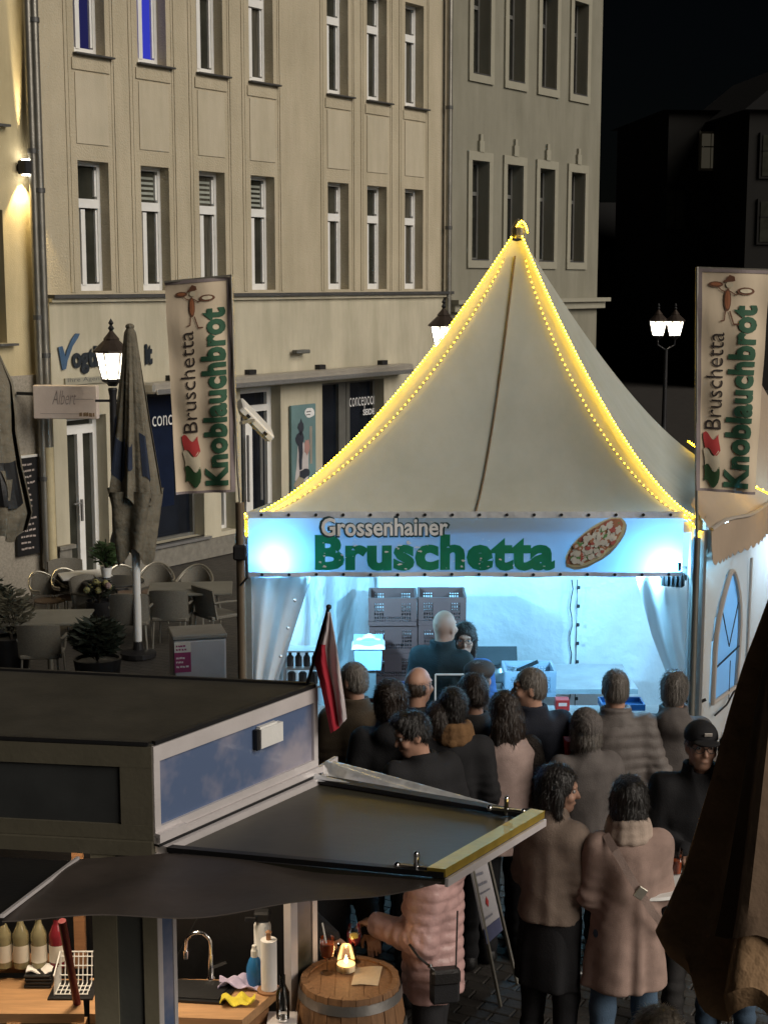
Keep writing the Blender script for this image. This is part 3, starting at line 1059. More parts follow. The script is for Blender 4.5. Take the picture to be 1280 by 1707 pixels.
m_litpane = glow('dim_curtained_pane', (.055, .048, .034), .55)
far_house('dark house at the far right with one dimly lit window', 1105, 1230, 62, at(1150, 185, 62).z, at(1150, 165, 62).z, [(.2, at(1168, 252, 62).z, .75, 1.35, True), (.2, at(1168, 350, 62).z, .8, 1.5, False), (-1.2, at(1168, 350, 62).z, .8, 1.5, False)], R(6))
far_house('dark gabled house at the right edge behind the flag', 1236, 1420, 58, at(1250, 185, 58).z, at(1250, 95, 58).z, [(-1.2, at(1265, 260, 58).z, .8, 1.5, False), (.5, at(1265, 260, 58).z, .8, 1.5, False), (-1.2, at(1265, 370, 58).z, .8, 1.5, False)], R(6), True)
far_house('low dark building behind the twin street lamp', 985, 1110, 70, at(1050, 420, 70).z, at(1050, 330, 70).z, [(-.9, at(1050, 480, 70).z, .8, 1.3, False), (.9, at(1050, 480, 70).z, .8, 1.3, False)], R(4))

# ================================================================== street lamps
def lantern(root, x, y, z, s_=1.0, e=16, soft=.05, rz=0.0):
    """hexagonal lantern standing on (x, y, z)"""
    top, bot, hg = .25 * s_, .155 * s_, .42 * s_
    L = Vector((x, y, z))
    b = MB()
    n = 6
    for k in range(n):
        a = 2 * math.pi * k / n + rz
        b.bar(L + Vector((bot * math.cos(a), bot * math.sin(a), 0)), L + Vector((top * math.cos(a), top * math.sin(a), hg)), .018 * s_, .018 * s_)
    b.lathe([(bot * 1.05, -.02), (bot * 1.08, .012)], n, L, start=rz); b.lathe([(.05, -.10 * s_), (.07, -.06 * s_), (bot, -.02)], n, L, start=rz)
    fr = b.build('lantern_frame', m_iron, root)
    b = MB()
    for k in range(n):
        a, a2 = 2 * math.pi * k / n + rz, 2 * math.pi * (k + 1) / n + rz
        q = .97
        b.add([L + Vector((bot * q * math.cos(a), bot * q * math.sin(a), .015)), L + Vector((bot * q * math.cos(a2), bot * q * math.sin(a2), .015)),
               L + Vector((top * q * math.cos(a2), top * q * math.sin(a2), hg - .005)), L + Vector((top * q * math.cos(a), top * q * math.sin(a), hg - .005))], [(0, 1, 2, 3)])
    b.build('lantern_glass', m_lpane, root)
    b = MB()
    b.lathe([(top * 1.18, hg), (top * 1.16, hg + .025), (.12 * s_, hg + .19 * s_), (.125 * s_, hg + .21 * s_), (.05 * s_, hg + .30 * s_), (.03 * s_, hg + .33 * s_)], 12, L)
    b.build('hood', m_copper, root, smooth=20)
    b = MB(); b.lathe([(.015, hg + .32 * s_), (.04, hg + .37 * s_), (.015, hg + .42 * s_), (.035, hg + .45 * s_), (.003, hg + .52 * s_)], 10, L); b.build('finial', m_iron, root, smooth=True)
    b = MB(); b.lathe([(.04 * s_, hg - .16 * s_), (.055 * s_, hg - .10 * s_), (.03 * s_, hg - .03 * s_)], 10, L); b.build('bulb', m_bulb, root)
    lamp('lantern_light', 'POINT', L + Vector((0, 0, hg * .55)), e, (1, .9, .74), root, shadow_soft_size=soft)
def street_lamp(label, px, py_bottom, Y, s_=1.0, e=16):
    a = at(px, py_bottom, Y)
    o = thing('street_lamp', label, 'street lamp', (a.x, Y, 0), 0, 'old style street lamps')
    b = MB()
    z = a.z - .1
    b.lathe([(.14, 0), (.14, .25), (.10, .32), (.085, .9), (.055, 1.0), (.045, z - .1), (.06, z - .02), (.05, z)], 12)
    b.build('pole', m_iron, o, smooth=30)
    b = MB(); b.bar((-.22, 0, z - .16), (.22, 0, z - .16), .03, .03); b.build('ladder_bar', m_iron, o)
    lantern(o, 0, 0, z + .1, s_, e, rz=R(12))
    return o
street_lamp('lit six sided street lamp left of the closed beige parasol', 188, 633, 18.6, .80, 40)
street_lamp('lit six sided street lamp at the left slope of the tent roof', 739, 581, 24.5, .86, 60)
a = at(1110, 560, 34)
o = thing('street_lamp', 'street lamp with two lit lanterns in the dark right of the tent', 'street lamp', (a.x, 34, 0), 0, 'old style street lamps')
b = MB(); b.lathe([(.14, 0), (.14, .25), (.09, .35), (.055, 1.0), (.045, a.z - .3)], 12); b.build('pole', m_iron, o, smooth=30)
b = MB(); b.tube([(-.19, 0, a.z), (-.19, 0, a.z - .2), (0, 0, a.z - .32), (.19, 0, a.z - .2), (.19, 0, a.z)], .022, 8); b.build('arms', m_iron, o)
lantern(o, -.19, 0, a.z, .78, 45); lantern(o, .19, 0, a.z, .78, 45)

# ================================================================== materials of the stalls
m_canvas = mat('tent_canvas', (.43, .43, .37), .62, grime=.13, var=.05, vscale=1.5, bump=.08, bscale=6, bdist=.02, translucent=.05, tcol=(.5, .5, .45))
m_pvc = mat('white_pvc', (.70, .72, .74), .42, var=.07, vscale=2.5, bump=.8, bscale=4.0, bdist=.05, translucent=.3, tcol=(.7, .74, .78))
m_curtain = mat('tent_curtain', (.66, .66, .66), .55, var=.06, vscale=3, bump=.3, bscale=7, bdist=.02, translucent=.25, tcol=(.6, .62, .64))
m_banner = mat('banner_vinyl', (.33, .38, .45), .5, var=.03, vscale=1, bump=.25, bscale=3, bdist=.03, translucent=.42, tcol=(.34, .55, .80))  # cool backlight put into the dim blue base and translucent colour
m_green = mat('green_print', (.012, .20, .085), .55, var=.25, vscale=4, bump=0, translucent=.3, tcol=(.01, .28, .12))
m_greenflag = mat('green_flag_print', (.03, .10, .055), .7, var=.25, vscale=9, bump=0)
m_outl = mat('dark_outline_print', (.02, .055, .07), .6, bump=0)
m_wprint = mat('pale_print', (.74, .75, .76), .5, bump=0)
m_chip = mat('worn_print', (.58, .60, .60), .6, bump=0)
m_flag = mat('flag_cloth', (.74, .62, .46), .85, var=.07, vscale=1.5, bump=.35, bscale=4.0, bdist=.03, translucent=.1, stretch=(1, 1, .35))
m_flagedge = mat('flag_hem', (.24, .20, .20), .8, var=.15)
m_ink = mat('dark_ink', (.035, .025, .022), .7, bump=0)
m_ink2 = mat('brown_ink', (.16, .07, .04), .7, bump=0)
m_redprint = mat('red_print', (.48, .05, .05), .7, bump=0)
m_olive = mat('olive_print', (.035, .09, .035), .7, bump=0)
m_creamprint = mat('cream_print', (.70, .62, .46), .7, bump=0)
m_rope = glow('rope_light', (1.0, .585, .010), 14)
m_bead = glow('rope_bead', (1.0, .60, .025), 42)
m_bead2 = glow('string_bead', (1.0, .62, .03), 11)
m_seam = mat('brown_seam', (.16, .12, .08), .8, bump=0)
m_tan = mat('tan_canvas', (.42, .33, .25), .6, var=.06, vscale=2, bump=.25, bscale=6, bdist=.02, translucent=.15, tcol=(.4, .3, .2))
m_tanwall = mat('pale_tan_wall', (.50, .45, .40), .6, var=.05, vscale=2, bump=.3, bscale=5, bdist=.02, translucent=.3, tcol=(.5, .46, .42))
m_vinyl = mat('bluelit_window_vinyl', (.36, .50, .66), .25, var=.12, vscale=4, bump=.15, bscale=8, bdist=.02, translucent=.7, tcol=(.60, .78, .92))  # clear vinyl; blue of the lit interior put into its colour
m_tablec = mat('grey_table_cloth', (.32, .33, .34), .6)
m_flood = glow('flood_face', (.55, .85, 1.0), 30)
m_crate = mat('brown_crate', (.070, .024, .018), .5, var=.1, bump=.05)
m_crateb = mat('grey_crate', (.24, .27, .33), .5, var=.1, bump=.05)
m_metalt = mat('stainless', (.6, .6, .6), .3, .8, var=.1)
m_bluebin = mat('pale_blue_plastic', (.34, .50, .60), .45)
m_bluetray = mat('blue_tray', (.03, .13, .34), .4)
m_redbox = mat('red_box', (.5, .04, .04), .5)
m_cloudp = mat('cloud_print', (.33, .31, .37), .35, bump=0, col2=(.10, .145, .26), c2scale=1, vscale=1.5, coat=.2)
m_trim = mat('pale_trim', (.66, .62, .62), .4, .25, var=.06)
m_trim_shaded = mat('shaded_trim', (.105, .095, .068), .5, .2, var=.08)  # kiosk front trim: dark copy of the pale trim, shade put into the colour
m_roofk = mat('kiosk_roof', (.044, .040, .031), .75, grime=.35, var=.18, vscale=6, bump=.1)
m_flap = mat('flap_board', (.046, .043, .030), .42, grime=.3, var=.12, vscale=3, bump=.05, bscale=20, spec=.5)
m_flapb = mat('flap_edge', (.010, .010, .011), .5)
m_yellowlit_trim = mat('edge_trim', (.78, .56, .10), .3, .75, var=.12, vscale=12, bump=.1, bscale=30)  # metal trim with the yellow reflection of the light ropes put into its colour
m_tarp = mat('dark_tarp', (.066, .052, .045), .55, grime=.3, var=.1, vscale=2, bump=.4, bscale=3.5, bdist=.03, spec=.5)
m_silver = mat('shiny_vinyl', (.75, .76, .76), .18, .45, var=.2, vscale=3, bump=.8, bscale=7, bdist=.03)
m_wood = mat('beech_counter', (.46, .26, .125), .5, var=.16, vscale=6, bump=.08, stretch=(1, 8, 8))
m_wood2 = mat('shelf_wood', (.30, .15, .07), .6, var=.2, vscale=6, stretch=(1, 8, 8))
m_oak = mat('barrel_oak', (.20, .105, .05), .6, var=.22, vscale=7, bump=.2, stretch=(8, 8, 1))
m_hoop = mat('barrel_hoop', (.42, .40, .38), .35, .85, var=.15)
m_chrome = mat('chrome', (.8, .8, .8), .12, 1.0, var=.02, bump=0)
m_sink = mat('black_sink', (.014, .014, .015), .3, bump=0)
m_paper = mat('paper', (.78, .76, .74), .9, var=.04, bump=.2)
m_yellow = mat('yellow_cloth', (.72, .60, .06), .9, bump=.5)
m_lilac = mat('lilac_cloth', (.46, .40, .55), .9, bump=.5)
m_bluel = mat('blue_liquid', (.03, .16, .38), .2, bump=0)
m_wine = mat('white_wine', (.66, .60, .36), .06, bump=0, spec=.6, trans=.65)
m_rose = mat('red_wine', (.20, .02, .03), .06, bump=0, spec=.6)
m_label = mat('bottle_label', (.70, .66, .58), .7, bump=0)
m_darkred = mat('dark_red_pole', (.14, .012, .015), .4)
m_glass = glass('clear_glass', (.93, .95, .96))
m_orange = mat('orange_drink', (.55, .10, .02), .1, bump=0, trans=.3)
m_flame = glow('candle_flame', (1.0, .62, .22), 28)
m_wax = mat('candle_wax', (.78, .66, .48), .5, bump=0)
m_red = mat('flag_red', (.52, .035, .06), .8, bump=.3, bscale=6, translucent=.4, tcol=(.5, .03, .05))
m_wflag = mat('flag_white', (.72, .66, .67), .8, bump=.3, bscale=6, translucent=.4, tcol=(.7, .62, .62))
m_wicker = mat('wicker', (.17, .158, .13), .7, var=.2, vscale=60, bump=.8, bscale=150, bdist=.006)
m_wickerb = mat('brown_wicker', (.17, .12, .085), .7, var=.2, vscale=60, bump=.8, bscale=150, bdist=.006)
m_alutube = mat('chair_tube', (.50, .47, .40), .35, .8)
m_beige = mat('parasol_beige', (.185, .162, .12), .85, var=.2, vscale=4, bump=.9, bscale=9, bdist=.04, grime=.25)
m_navy = mat('parasol_print', (.018, .026, .05), .8, var=.2, bump=.2)
m_pink = mat('pink_label', (.30, .04, .12), .6, bump=0)
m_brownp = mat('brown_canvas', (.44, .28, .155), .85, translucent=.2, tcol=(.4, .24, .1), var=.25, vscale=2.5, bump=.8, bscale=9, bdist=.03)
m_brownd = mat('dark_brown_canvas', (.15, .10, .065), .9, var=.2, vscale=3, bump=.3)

# ================================================================== the food tent
FL, FR = at(409, 866, 10.05), at(1160, 866, 10.05)
ze = (FL.z + FR.z) / 2
SH = Vector((.84, 2.9, 0))
cor = [Vector((FL.x, FL.y, ze)), Vector((FR.x, FR.y, ze)), Vector((FR.x, FR.y, ze)) + SH, Vector((FL.x, FL.y, ze)) + SH]
cen = sum(cor, Vector()) / 4
zp = at(856, 384, cen.y).z
tent = thing('pagoda_tent', 'pointed white pagoda tent with a lit printed front and yellow light ropes on its ridges', 'tent', (cen.x, cen.y, 0))
def tl(p):
    return Vector(p) - Vector((cen.x, cen.y, 0))
def roof_pt(p, r):
    q = cen + (p - cen) * r
    return tl(Vector((q.x, q.y, ze + (zp - ze) * max(0, 1 - r) ** 1.45)))
def canopy_fn(A, B):
    def fn(u, v):
        r = 1 - v * .975
        p = A.lerp(B, u)
        q = roof_pt(p, r)
        out = ((A + B) / 2 - cen)
        out.z = 0
        sag = .05 * math.sin(math.pi * u) * r
        return q - out.normalized() * sag + Vector((0, 0, -.012 * math.sin(math.pi * u)))
    return fn
for k in range(4):
    A, B = cor[k], cor[(k + 1) % 4]
    MB().sheet(canopy_fn(A, B), 14, 30, 0).build('canopy_panel', m_canvas, tent, smooth=True)
f0 = canopy_fn(cor[0], cor[1])
MB().tube([f0(.5, v / 24) + Vector((0, -.012, .004)) for v in range(0, 24)], .007, 6).build('seam', m_seam, tent)
b = MB(); b.lathe([(.05, zp - .06), (.05, zp + .02), (.03, zp + .06), (.005, zp + .09)], 10); b.build('peak_cap', m_pipe, tent)
# legs and eave tubes
for p in cor:
    q = tl(p); b = MB(); b.box((q.x, q.y, ze / 2), (.075, .075, ze)); b.box((q.x, q.y, .01), (.16, .16, .02)); b.build('leg', m_alu, tent)
b = MB()
for k in range(4):
    A, B = tl(cor[k]), tl(cor[(k + 1) % 4])
    d = (B - A).normalized() * .04
    b.bar(A + d + Vector((0, 0, -.05)), B - d + Vector((0, 0, -.05)), .05, .07)
    if k:
        b.bar(A + d + Vector((0, 0, -.30)), B - d + Vector((0, 0, -.30)), .03, .03)
b.build('eave_frame', m_alu, tent)
# side valances
def val(A, B, off):
    A, B = tl(A) + off, tl(B) + off
    def fn(u, v):
        p = A.lerp(B, u)
        return Vector((p.x, p.y, ze + .02 - v * (.26 + .02 * abs(math.sin(u * 14 * math.pi))))) + off * .3 * v
    return fn
MB().sheet(val(cor[1], cor[2], Vector((.06, -.01, 0))), 56, 3, 0).build('valance', m_canvas, tent)
MB().sheet(val(cor[3], cor[0], Vector((-.06, .01, 0))), 56, 3, 0).build('valance', m_canvas, tent)
MB().sheet(val(cor[2], cor[3], Vector((0, .06, 0))), 56, 3, 0).build('valance', m_canvas, tent)
# printed front board
YB = 9.96
bx0, bx1 = at(414, 905, YB).x, at(1138, 905, YB).x
bz1, bz0 = at(776, 853, YB).z, at(776, 961, YB).z
def ban(x, z, o=0.0):
    """x, z in the world; the cloth bellies gently between its eyelets"""
    u, v = (x - bx0) / (bx1 - bx0), (z - bz0) / (bz1 - bz0)
    y = YB - .012 * math.sin(u * 9.4) * math.sin(math.pi * min(1, max(0, v))) - .010 * math.sin(u * 23 + v * 3) * (1 - v)
    return tl(Vector((x, y - o, z)))
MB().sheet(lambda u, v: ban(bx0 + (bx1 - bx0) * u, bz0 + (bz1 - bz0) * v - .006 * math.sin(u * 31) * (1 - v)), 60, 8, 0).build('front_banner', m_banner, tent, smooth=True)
b = MB(); b.sheet(lambda u, v: ban(bx0 + (bx1 - bx0) * u, bz1 - .045 * (1 - v) + .002, .004), 60, 1, .002)
b.sheet(lambda u, v: ban(bx0 + (bx1 - bx0) * u, bz0 + .03 * v, .004), 60, 1, .002); b.build('banner_hem', m_pvc, tent)
b = MB()
for k in range(16):
    for z in (bz1 - .02, bz0 + .015):
        q = ban(bx0 + (bx1 - bx0) * (k + .5) / 16, z, .008); b.lathe([(.004, 0), (.011, 0), (.011, .003)], 8, q, M=Matrix.Rotation(R(90), 3, 'X'))
for z in (.2, .8):
    q = ban(bx1 - .02, bz0 + (bz1 - bz0) * (.1 + .1 * z), .01); b.box(q, (.02, .01, .03))
b.build('eyelets', m_iron, tent)['kind'] = 'stuff'
def bw(mb, word, pa, pb, qa, qb, o, mi=0, **kw):
    xa, xb = at(pa, 905, YB).x, at(pb, 905, YB).x
    za, zb = at(700, qb, YB).z, at(700, qa, YB).z
    letters(mb, word, xb - xa, zb - za, lambda x, y: ban(xa + x, za + y, o), mi, **kw)
b = MB(); bw(b, 'Grossenhainer', 532, 750, 860, 896, .006, bold=.055); b.build('lettering_outline', m_outl, tent)
b = MB(); bw(b, 'Grossenhainer', 536, 746, 863, 893, .009, bold=.022); b.build('small_lettering', m_wprint, tent)
b = MB(); bw(b, 'Bruschetta', 525, 925, 891, 951, .006, bold=.05, spacing=1.06)
b.build('large_lettering', m_green, tent)
b = MB()
rr = random.Random(5)
for k in range(60):
    px, py = rr.uniform(528, 922), rr.uniform(896, 948)
    if rr.random() < .3:
        px, py = rr.uniform(540, 745), rr.uniform(864, 892)
    x, z = at(px, py, YB).x, at(px, py, YB).z
    n = 7
    s_ = rr.uniform(.002, .010)
    pts = []
    st = rr.uniform(.6, 2.6)
    for q in range(n):
        a = 2 * math.pi * q / n
        e = s_ * rr.uniform(.3, 1.2)
        pts.append(ban(x + e * st * math.cos(a), z + e * math.sin(a), .0095))
    b.add(pts, [tuple(range(n))])
b.build('worn_spots', m_chip, tent)['kind'] = 'stuff'
# the printed open sandwich
b = MB()
c0 = (992, 904)
ca_, sa_2 = math.cos(R(38)), math.sin(R(38))
def bread(a, bq, o):
    px, py = c0[0] + a * ca_ + bq * sa_2, c0[1] - (a * sa_2 - bq * ca_) 
    x, z = at(px, py, YB).x, at(px, py, YB).z
    return ban(x, z, o)
def bblob(cx, cy, rx, ry, o, mi, n=14, j=.12):
    pts = []
    for k in range(n):
        a = -2 * math.pi * k / n
        q = 1 + rr.uniform(-j, j)
        pts.append(bread(cx + rx * q * math.cos(a), cy + ry * q * math.sin(a), o))
    b.add(pts, [tuple(range(n))], mi)
bblob(0, 2.5, 62, 26, .006, 0, 26, .03); bblob(0, 0, 61, 25, .008, 1, 26, .03); bblob(0, -1, 57, 20.5, .010, 2, 26, .05)
for k in range(230):
    a = rr.uniform(0, 6.28); q = math.sqrt(rr.random())
    s_ = rr.uniform(2.6, 6.4)
    bblob(50 * q * math.cos(a), -1 + 19 * q * math.sin(a), s_, s_ * rr.uniform(.5, .9), .011 + .00004 * k, rr.choice([3, 3, 3, 3, 3, 3, 4, 5, 2]), 7, .3)
b.build('sandwich_print', [mat('crust_dark', (.30, .24, .14), .6, bump=0, translucent=.3), mat('crust', (.60, .55, .36), .6, bump=0, translucent=.3), mat('sauce', (.46, .22, .13), .6, bump=0, translucent=.3),
                           mat('cheese', (.72, .72, .66), .6, bump=0, translucent=.3), mat('herb', (.16, .36, .14), .6, bump=0, translucent=.3), mat('tomato', (.50, .14, .12), .6, bump=0, translucent=.3), mat('olive_dark', (.07, .06, .06), .6, bump=0)], tent)
# walls
BLx, BRx = cor[3], cor[2]
def wallfn(A, B, amp, f, ph, ztop=ze - .02):
    A, B = tl(A), tl(B)
    n = (B - A).cross(Vector((0, 0, 1))).normalized()
    def fn(u, v):
        p = A.lerp(B, u)
        d = amp * (math.sin(u * f + ph + math.sin(v * 3.1 + u * 4) * 1.3) + .5 * math.sin(u * f * 2.3 + 1.3 * ph + v * 2.2)) * (1 - .55 * v)
        d += amp * .6 * math.sin(v * 7 + u * 9 + ph) + amp * 2.2 * math.sin(u * 7 + v * 4.5 + ph) * math.sin(u * 3.1 + 1) + amp * .5 * math.sin(u * 31 - v * 13)
        q = Vector((p.x, p.y, .03 + v * (ztop - .03))) + n * d
        return q
    return fn
MB().sheet(wallfn(BLx, BRx, .030, 11, .5), 60, 24, 0).build('back_wall', m_pvc, tent, smooth=True)
MB().sheet(wallfn(cor[0] + SH * .02, BLx, .022, 13, 2.5), 40, 20, 0).build('side_wall', m_pvc, tent, smooth=True)
# laced joint in the back wall
xj = at(950, 1050, 12.9).x
b = MB()
zt_, zb_ = at(950, 965, 12.9).z, at(950, 1180, 12.9).z
b.tube([tl((xj + .012 * math.sin(k * 1.7), 12.86, zt_ + (zb_ - zt_) * k / 14)) for k in range(15)], .005, 6)
b.tube([tl((xj + .05, 12.87, zt_ + (zb_ - zt_) * k / 6)) for k in range(7)], .004, 6)
for k in range(7):
    z = zt_ + (zb_ - zt_) * (k + .4) / 7; b.box(tl((xj + .06, 12.85, z)), (.028, .02, .03), bevel=.006)
b.build('lacing', m_iron, tent)
# gathered curtains at both front corners
def curtain(pts_l, pts_r, Y0, Y1, amp, nf, ph):
    """pts: pixel outline from the top down on the left and right side of the cloth"""
    def lerp_path(P, v):
        f = v * (len(P) - 1); i = min(int(f), len(P) - 2); g = f - i
        return (P[i][0] + (P[i + 1][0] - P[i][0]) * g, P[i][1] + (P[i + 1][1] - P[i][1]) * g)
    def fn(u, v):
        a, b2 = lerp_path(pts_l, v), lerp_path(pts_r, v)
        px, py = a[0] + (b2[0] - a[0]) * u, a[1] + (b2[1] - a[1]) * u
        Y = Y0 + (Y1 - Y0) * u + amp * math.sin(u * nf + ph + v * 1.2) * (.4 + .6 * v) 
        return tl(at(px, py, Y))
    return fn
MB().sheet(curtain([(414, 945), (416, 1040), (417, 1140), (420, 1290)], [(524, 945), (494, 1040), (462, 1140), (440, 1290)], 10.1, 10.26, .05, 15, .3), 50, 24, 0).build('tied_curtain', m_curtain, tent, smooth=True)
MB().sheet(curtain([(1056, 950), (1086, 1060), (1128, 1170), (1140, 1300)], [(1150, 950), (1152, 1060), (1162, 1170), (1166, 1300)], 10.26, 10.1, .05, 13, 1.1), 50, 24, 0).build('tied_curtain', m_curtain, tent, smooth=True)
b = MB()
for px, py in ((492, 1001), (480, 1047), (468, 1094), (497, 958)):
    b.ball(tl(at(px, py, 10.11)), .013, 8, 6)
b.build('curtain_eyelets', m_metalt, tent)['kind'] = 'stuff'
b = MB(); b.tube([tl(at(1176 - 12 * k, 1166 + 6 * math.sin(k), 10.02)) for k in range(6)], .012, 6); b.build('tie_strap', m_iron, tent)
# counter and back table inside
b = MB(); q0, q1 = tl((FL.x + .15, 10.32, 0)), tl((FR.x - .02, 10.32, 0))
b.box(((q0.x + q1.x) / 2, q0.y + .2, .98), (q1.x - q0.x, .5, .04)); b.box(((q0.x + q1.x) / 2, q0.y, .48), (q1.x - q0.x, .03, .95)); b.build('counter', m_tablec, tent)
b = MB()
b.box(tl((.78, 12.05, .86)), (2.5, .8, .04))
for x in (-.35, .8, 1.9):
    for y in (11.75, 12.35):
        b.box(tl((x, y, .42)), (.04, .04, .84))
b.build('back_table', m_tablec, tent)
# flood lights behind both ends of the front board
def flood(px, py, label, sx):
    P = at(px, py, 10.13)
    o = thing('floodlight', label, 'floodlight', P)
    b = MB(); b.box((0, 0, 0), (.15, .06, .10), bevel=.012)
    for k in range(5):
        b.box((-.06 + .03 * k, .045, 0), (.012, .05, .09))
    b.build('housing', m_black, o)
    b = MB(); b.box((0, -.034, 0), (.12, .006, .075)); b.build('led_panel', m_flood, o)
    b = MB(); b.tube([(-.085, .0, 0), (-.085, -.0, .09), (.085, 0, .09), (.085, 0, 0)], .008, 6); b.build('bracket', m_iron, o)
    o.rotation_euler = (R(8), 0, R(180) - sx * R(24))
    return o
fa = flood(455, 942, 'small black floodlight behind the left end of the tent front, glowing through it', -1)
fb_ = flood(1122, 966, 'small black floodlight hanging at the right end of the tent front', 1)
COOL = (.23, .64, 1.0)
FLA, FRA = at(457, 934, 10.08), at(1104, 944, 10.08)
for L_, sx, e1 in ((FLA, 1, 60), (FRA, -1, 60)):
    lamp('flood_spill', 'POINT', L_, e1, COOL, shadow_soft_size=.035)
    lamp('flood_beam', 'AREA', L_ + Vector((sx * .08, .12, -.02)), 84, COOL, shape='RECTANGLE', size=.12, size_y=.08, aim=(sx * .34, 1, -.13), spread=R(115))
# light ropes
def rope(label, pts, step=.03, bead=m_bead, r=.0055, tube_m=m_rope, br=.0055):
    o = thing('light_rope', label, 'light rope', pts[0], 0, 'yellow light ropes on the tents')
    P = [p - pts[0] for p in pts]
    b = MB(); b.tube(P, r, 6); b.build('cable', tube_m, o)
    b = MB()
    acc, nxt = 0.0, 0.0
    for i in range(len(P) - 1):
        L = (P[i + 1] - P[i]).length
        while nxt <= acc + L:
            q = P[i].lerp(P[i + 1], (nxt - acc) / max(L, 1e-6))
            b.ball(q + Vector((0, -.012, .008)), br, 6, 4)
            nxt += step
        acc += L
    b.build('bulbs', bead, o)['kind'] = 'stuff'
    return o
def wp(p):
    return p + Vector((cen.x, cen.y, 0))
def ridge(k, u0=0.0, n=40, r0=0.0, r1=1.0, face=None):
    f_ = canopy_fn(cor[k], cor[(k + 1) % 4])
    return [wp(f_(u0, r0 + (r1 - r0) * i / n)) + Vector((0, -.02, .02)) for i in range(n + 1)]
rope('yellow light rope along the left front ridge of the tent', ridge(0, 0.004))
rope('yellow light rope along the right front ridge of the tent', ridge(0, .996))
rope('short yellow light rope at the back right corner of the tent roof', [p + Vector((.03, .02, .03)) for p in ridge(1, .996, 12, 0, .22)])
pk = wp(tl(Vector((cen.x, cen.y, zp))))
rope('small loop of yellow light rope round the tent peak', [pk + Vector((-.055 + .11 * k / 8 + .02, -.05 * math.sin(k * .4), -.03 + .09 * math.sin(k / 8 * 3.0))) for k in range(9)], .02)
def inner(side):
    f_ = canopy_fn(cor[0], cor[1])
    P = []
    for i in range(41):
        v = i / 40
        r = 1 - v * .975
        d = min(.5, .125 / max(3.0 * r, .1))
        d *= math.sin(math.pi * min(1, v * 1.0 + .02)) ** .5
        P.append(wp(f_(d if side < 0 else 1 - d, v)) + Vector((0, -.012, .006)))
    return P[:39]
rope('dimmer dotted string just inside the left front ridge', inner(-1), .045, m_bead2, .002, m_seam, .0055)
rope('dimmer dotted string just inside the right front ridge', inner(1), .045, m_bead2, .002, m_seam, .0055)
rope('end of a light rope hanging down at the left front corner', [at(409 - 3 * math.sin(k), 858 + 9 * k, 9.97) for k in range(5)], .04)
rope('end of a light rope coiled at the right front corner', [at(1140 + 5 * k, 860 + 5.5 * k, 9.93) for k in range(5)] + [at(1163, 895, 9.95), at(1158, 903, 9.95)], .04)
rope('loose string of yellow lights hanging behind the right tent corner', [at(1147 + .06 * k * k, 975 + 13 * k, 10.18) for k in range(12)], .05, m_bead2, .004, m_seam, .006)
rope('yellow light rope along the roof of the tan annex', [at(1240 + 11 * k, 803 + 5.5 * k, 10.9) for k in range(9)], .05)

# ================================================================== things inside the tent
def crate(label, loc, group='crates stacked at the back of the tent', m=m_crate, w_=.385, d_=.40, h=.228, rz=0.0):
    o = thing('crate', label, 'crate', loc, rz, group)
    t = .012
    b = MB(); b.box((0, 0, t / 2 + .004), (w_ - .02, d_ - .02, t)); b.build('bottom', m, o)
    def side(L):
        b = MB()
        b.box((0, 0, h - .022), (L, t * 1.6, .044)); b.box((0, 0, .018), (L, t * 1.5, .036))
        for sx in (-1, 1):
            b.box((sx * (L / 2 - .022), 0, h / 2), (.044, t * 1.4, h - .08))
        b.box((0, -.002, h * .58), (L * .36, t, h * .5))
        n = 4
        for sx in (-1, 1):
            x0, x1 = L * .18, L / 2 - .044
            for k in range(n + 1):
                x = sx * (x0 + (x1 - x0) * k / n)
                b.box((x, .001, h / 2), (.008, t * .8, h - .08))
            for k in range(5):
                z = .05 + (h - .11) * k / 4
                b.box((sx * (x0 + x1) / 2, .002, z), (x1 - x0, t * .7, .010))
        for k in range(9):
            b.box((-L * .18 + L * .36 * k / 8, .001, h * .22), (.008, t * .8, h * .26))
        b.box((0, .002, h * .22), (L * .36, t * .7, .010))
        return b
    for sx, L, M in ((-1, w_, Matrix.Translation((0, -d_ / 2, 0))), (1, w_, Matrix.Translation((0, d_ / 2, 0)) @ Matrix.Rotation(math.pi, 4, 'Z')),
                     (0, d_ - .03, Matrix.Translation((w_ / 2 - .006, 0, 0)) @ Matrix.Rotation(R(90), 4, 'Z')), (0, d_ - .03, Matrix.Translation((-w_ / 2 + .006, 0, 0)) @ Matrix.Rotation(R(-90), 4, 'Z'))):
        s_ = side(L).build('side', m, o)
        s_.matrix_local = M
    return o
xc0, xc1 = at(655, 1050, 11.8).x, at(734, 1050, 11.8).x
names = [['brown lattice crate at the bottom of the left stack, just above the table', 'brown crate second from the bottom of the left stack', 'brown crate third from the bottom of the left stack, beside the blue bin', 'brown crate topmost of the left stack'],
         ['brown crate at the bottom of the right stack, behind the bald man', 'brown crate second from the bottom of the right stack, behind the bald man', 'brown crate third from the bottom of the right stack, behind both vendors', 'brown crate topmost of the right stack, above the bald head']]
crate0 = None
for i, x in enumerate((xc0, xc1)):
    for k in range(4):
        loc = (x + random.uniform(-.008, .008) + (.01 if i else 0), 12.0 + random.uniform(-.015, .015), .882 + k * .229 - .20)
        if crate0 is None:
            crate0 = crate(names[i][k], loc)
        else:
            dup(crate0, loc, random.uniform(-.02, .02), names[i][k])
bn = thing('bread_bin', 'pale blue bin with a white cloth on top beside the crates', 'bin', at(614, 1112, 11.55))
b = MB()
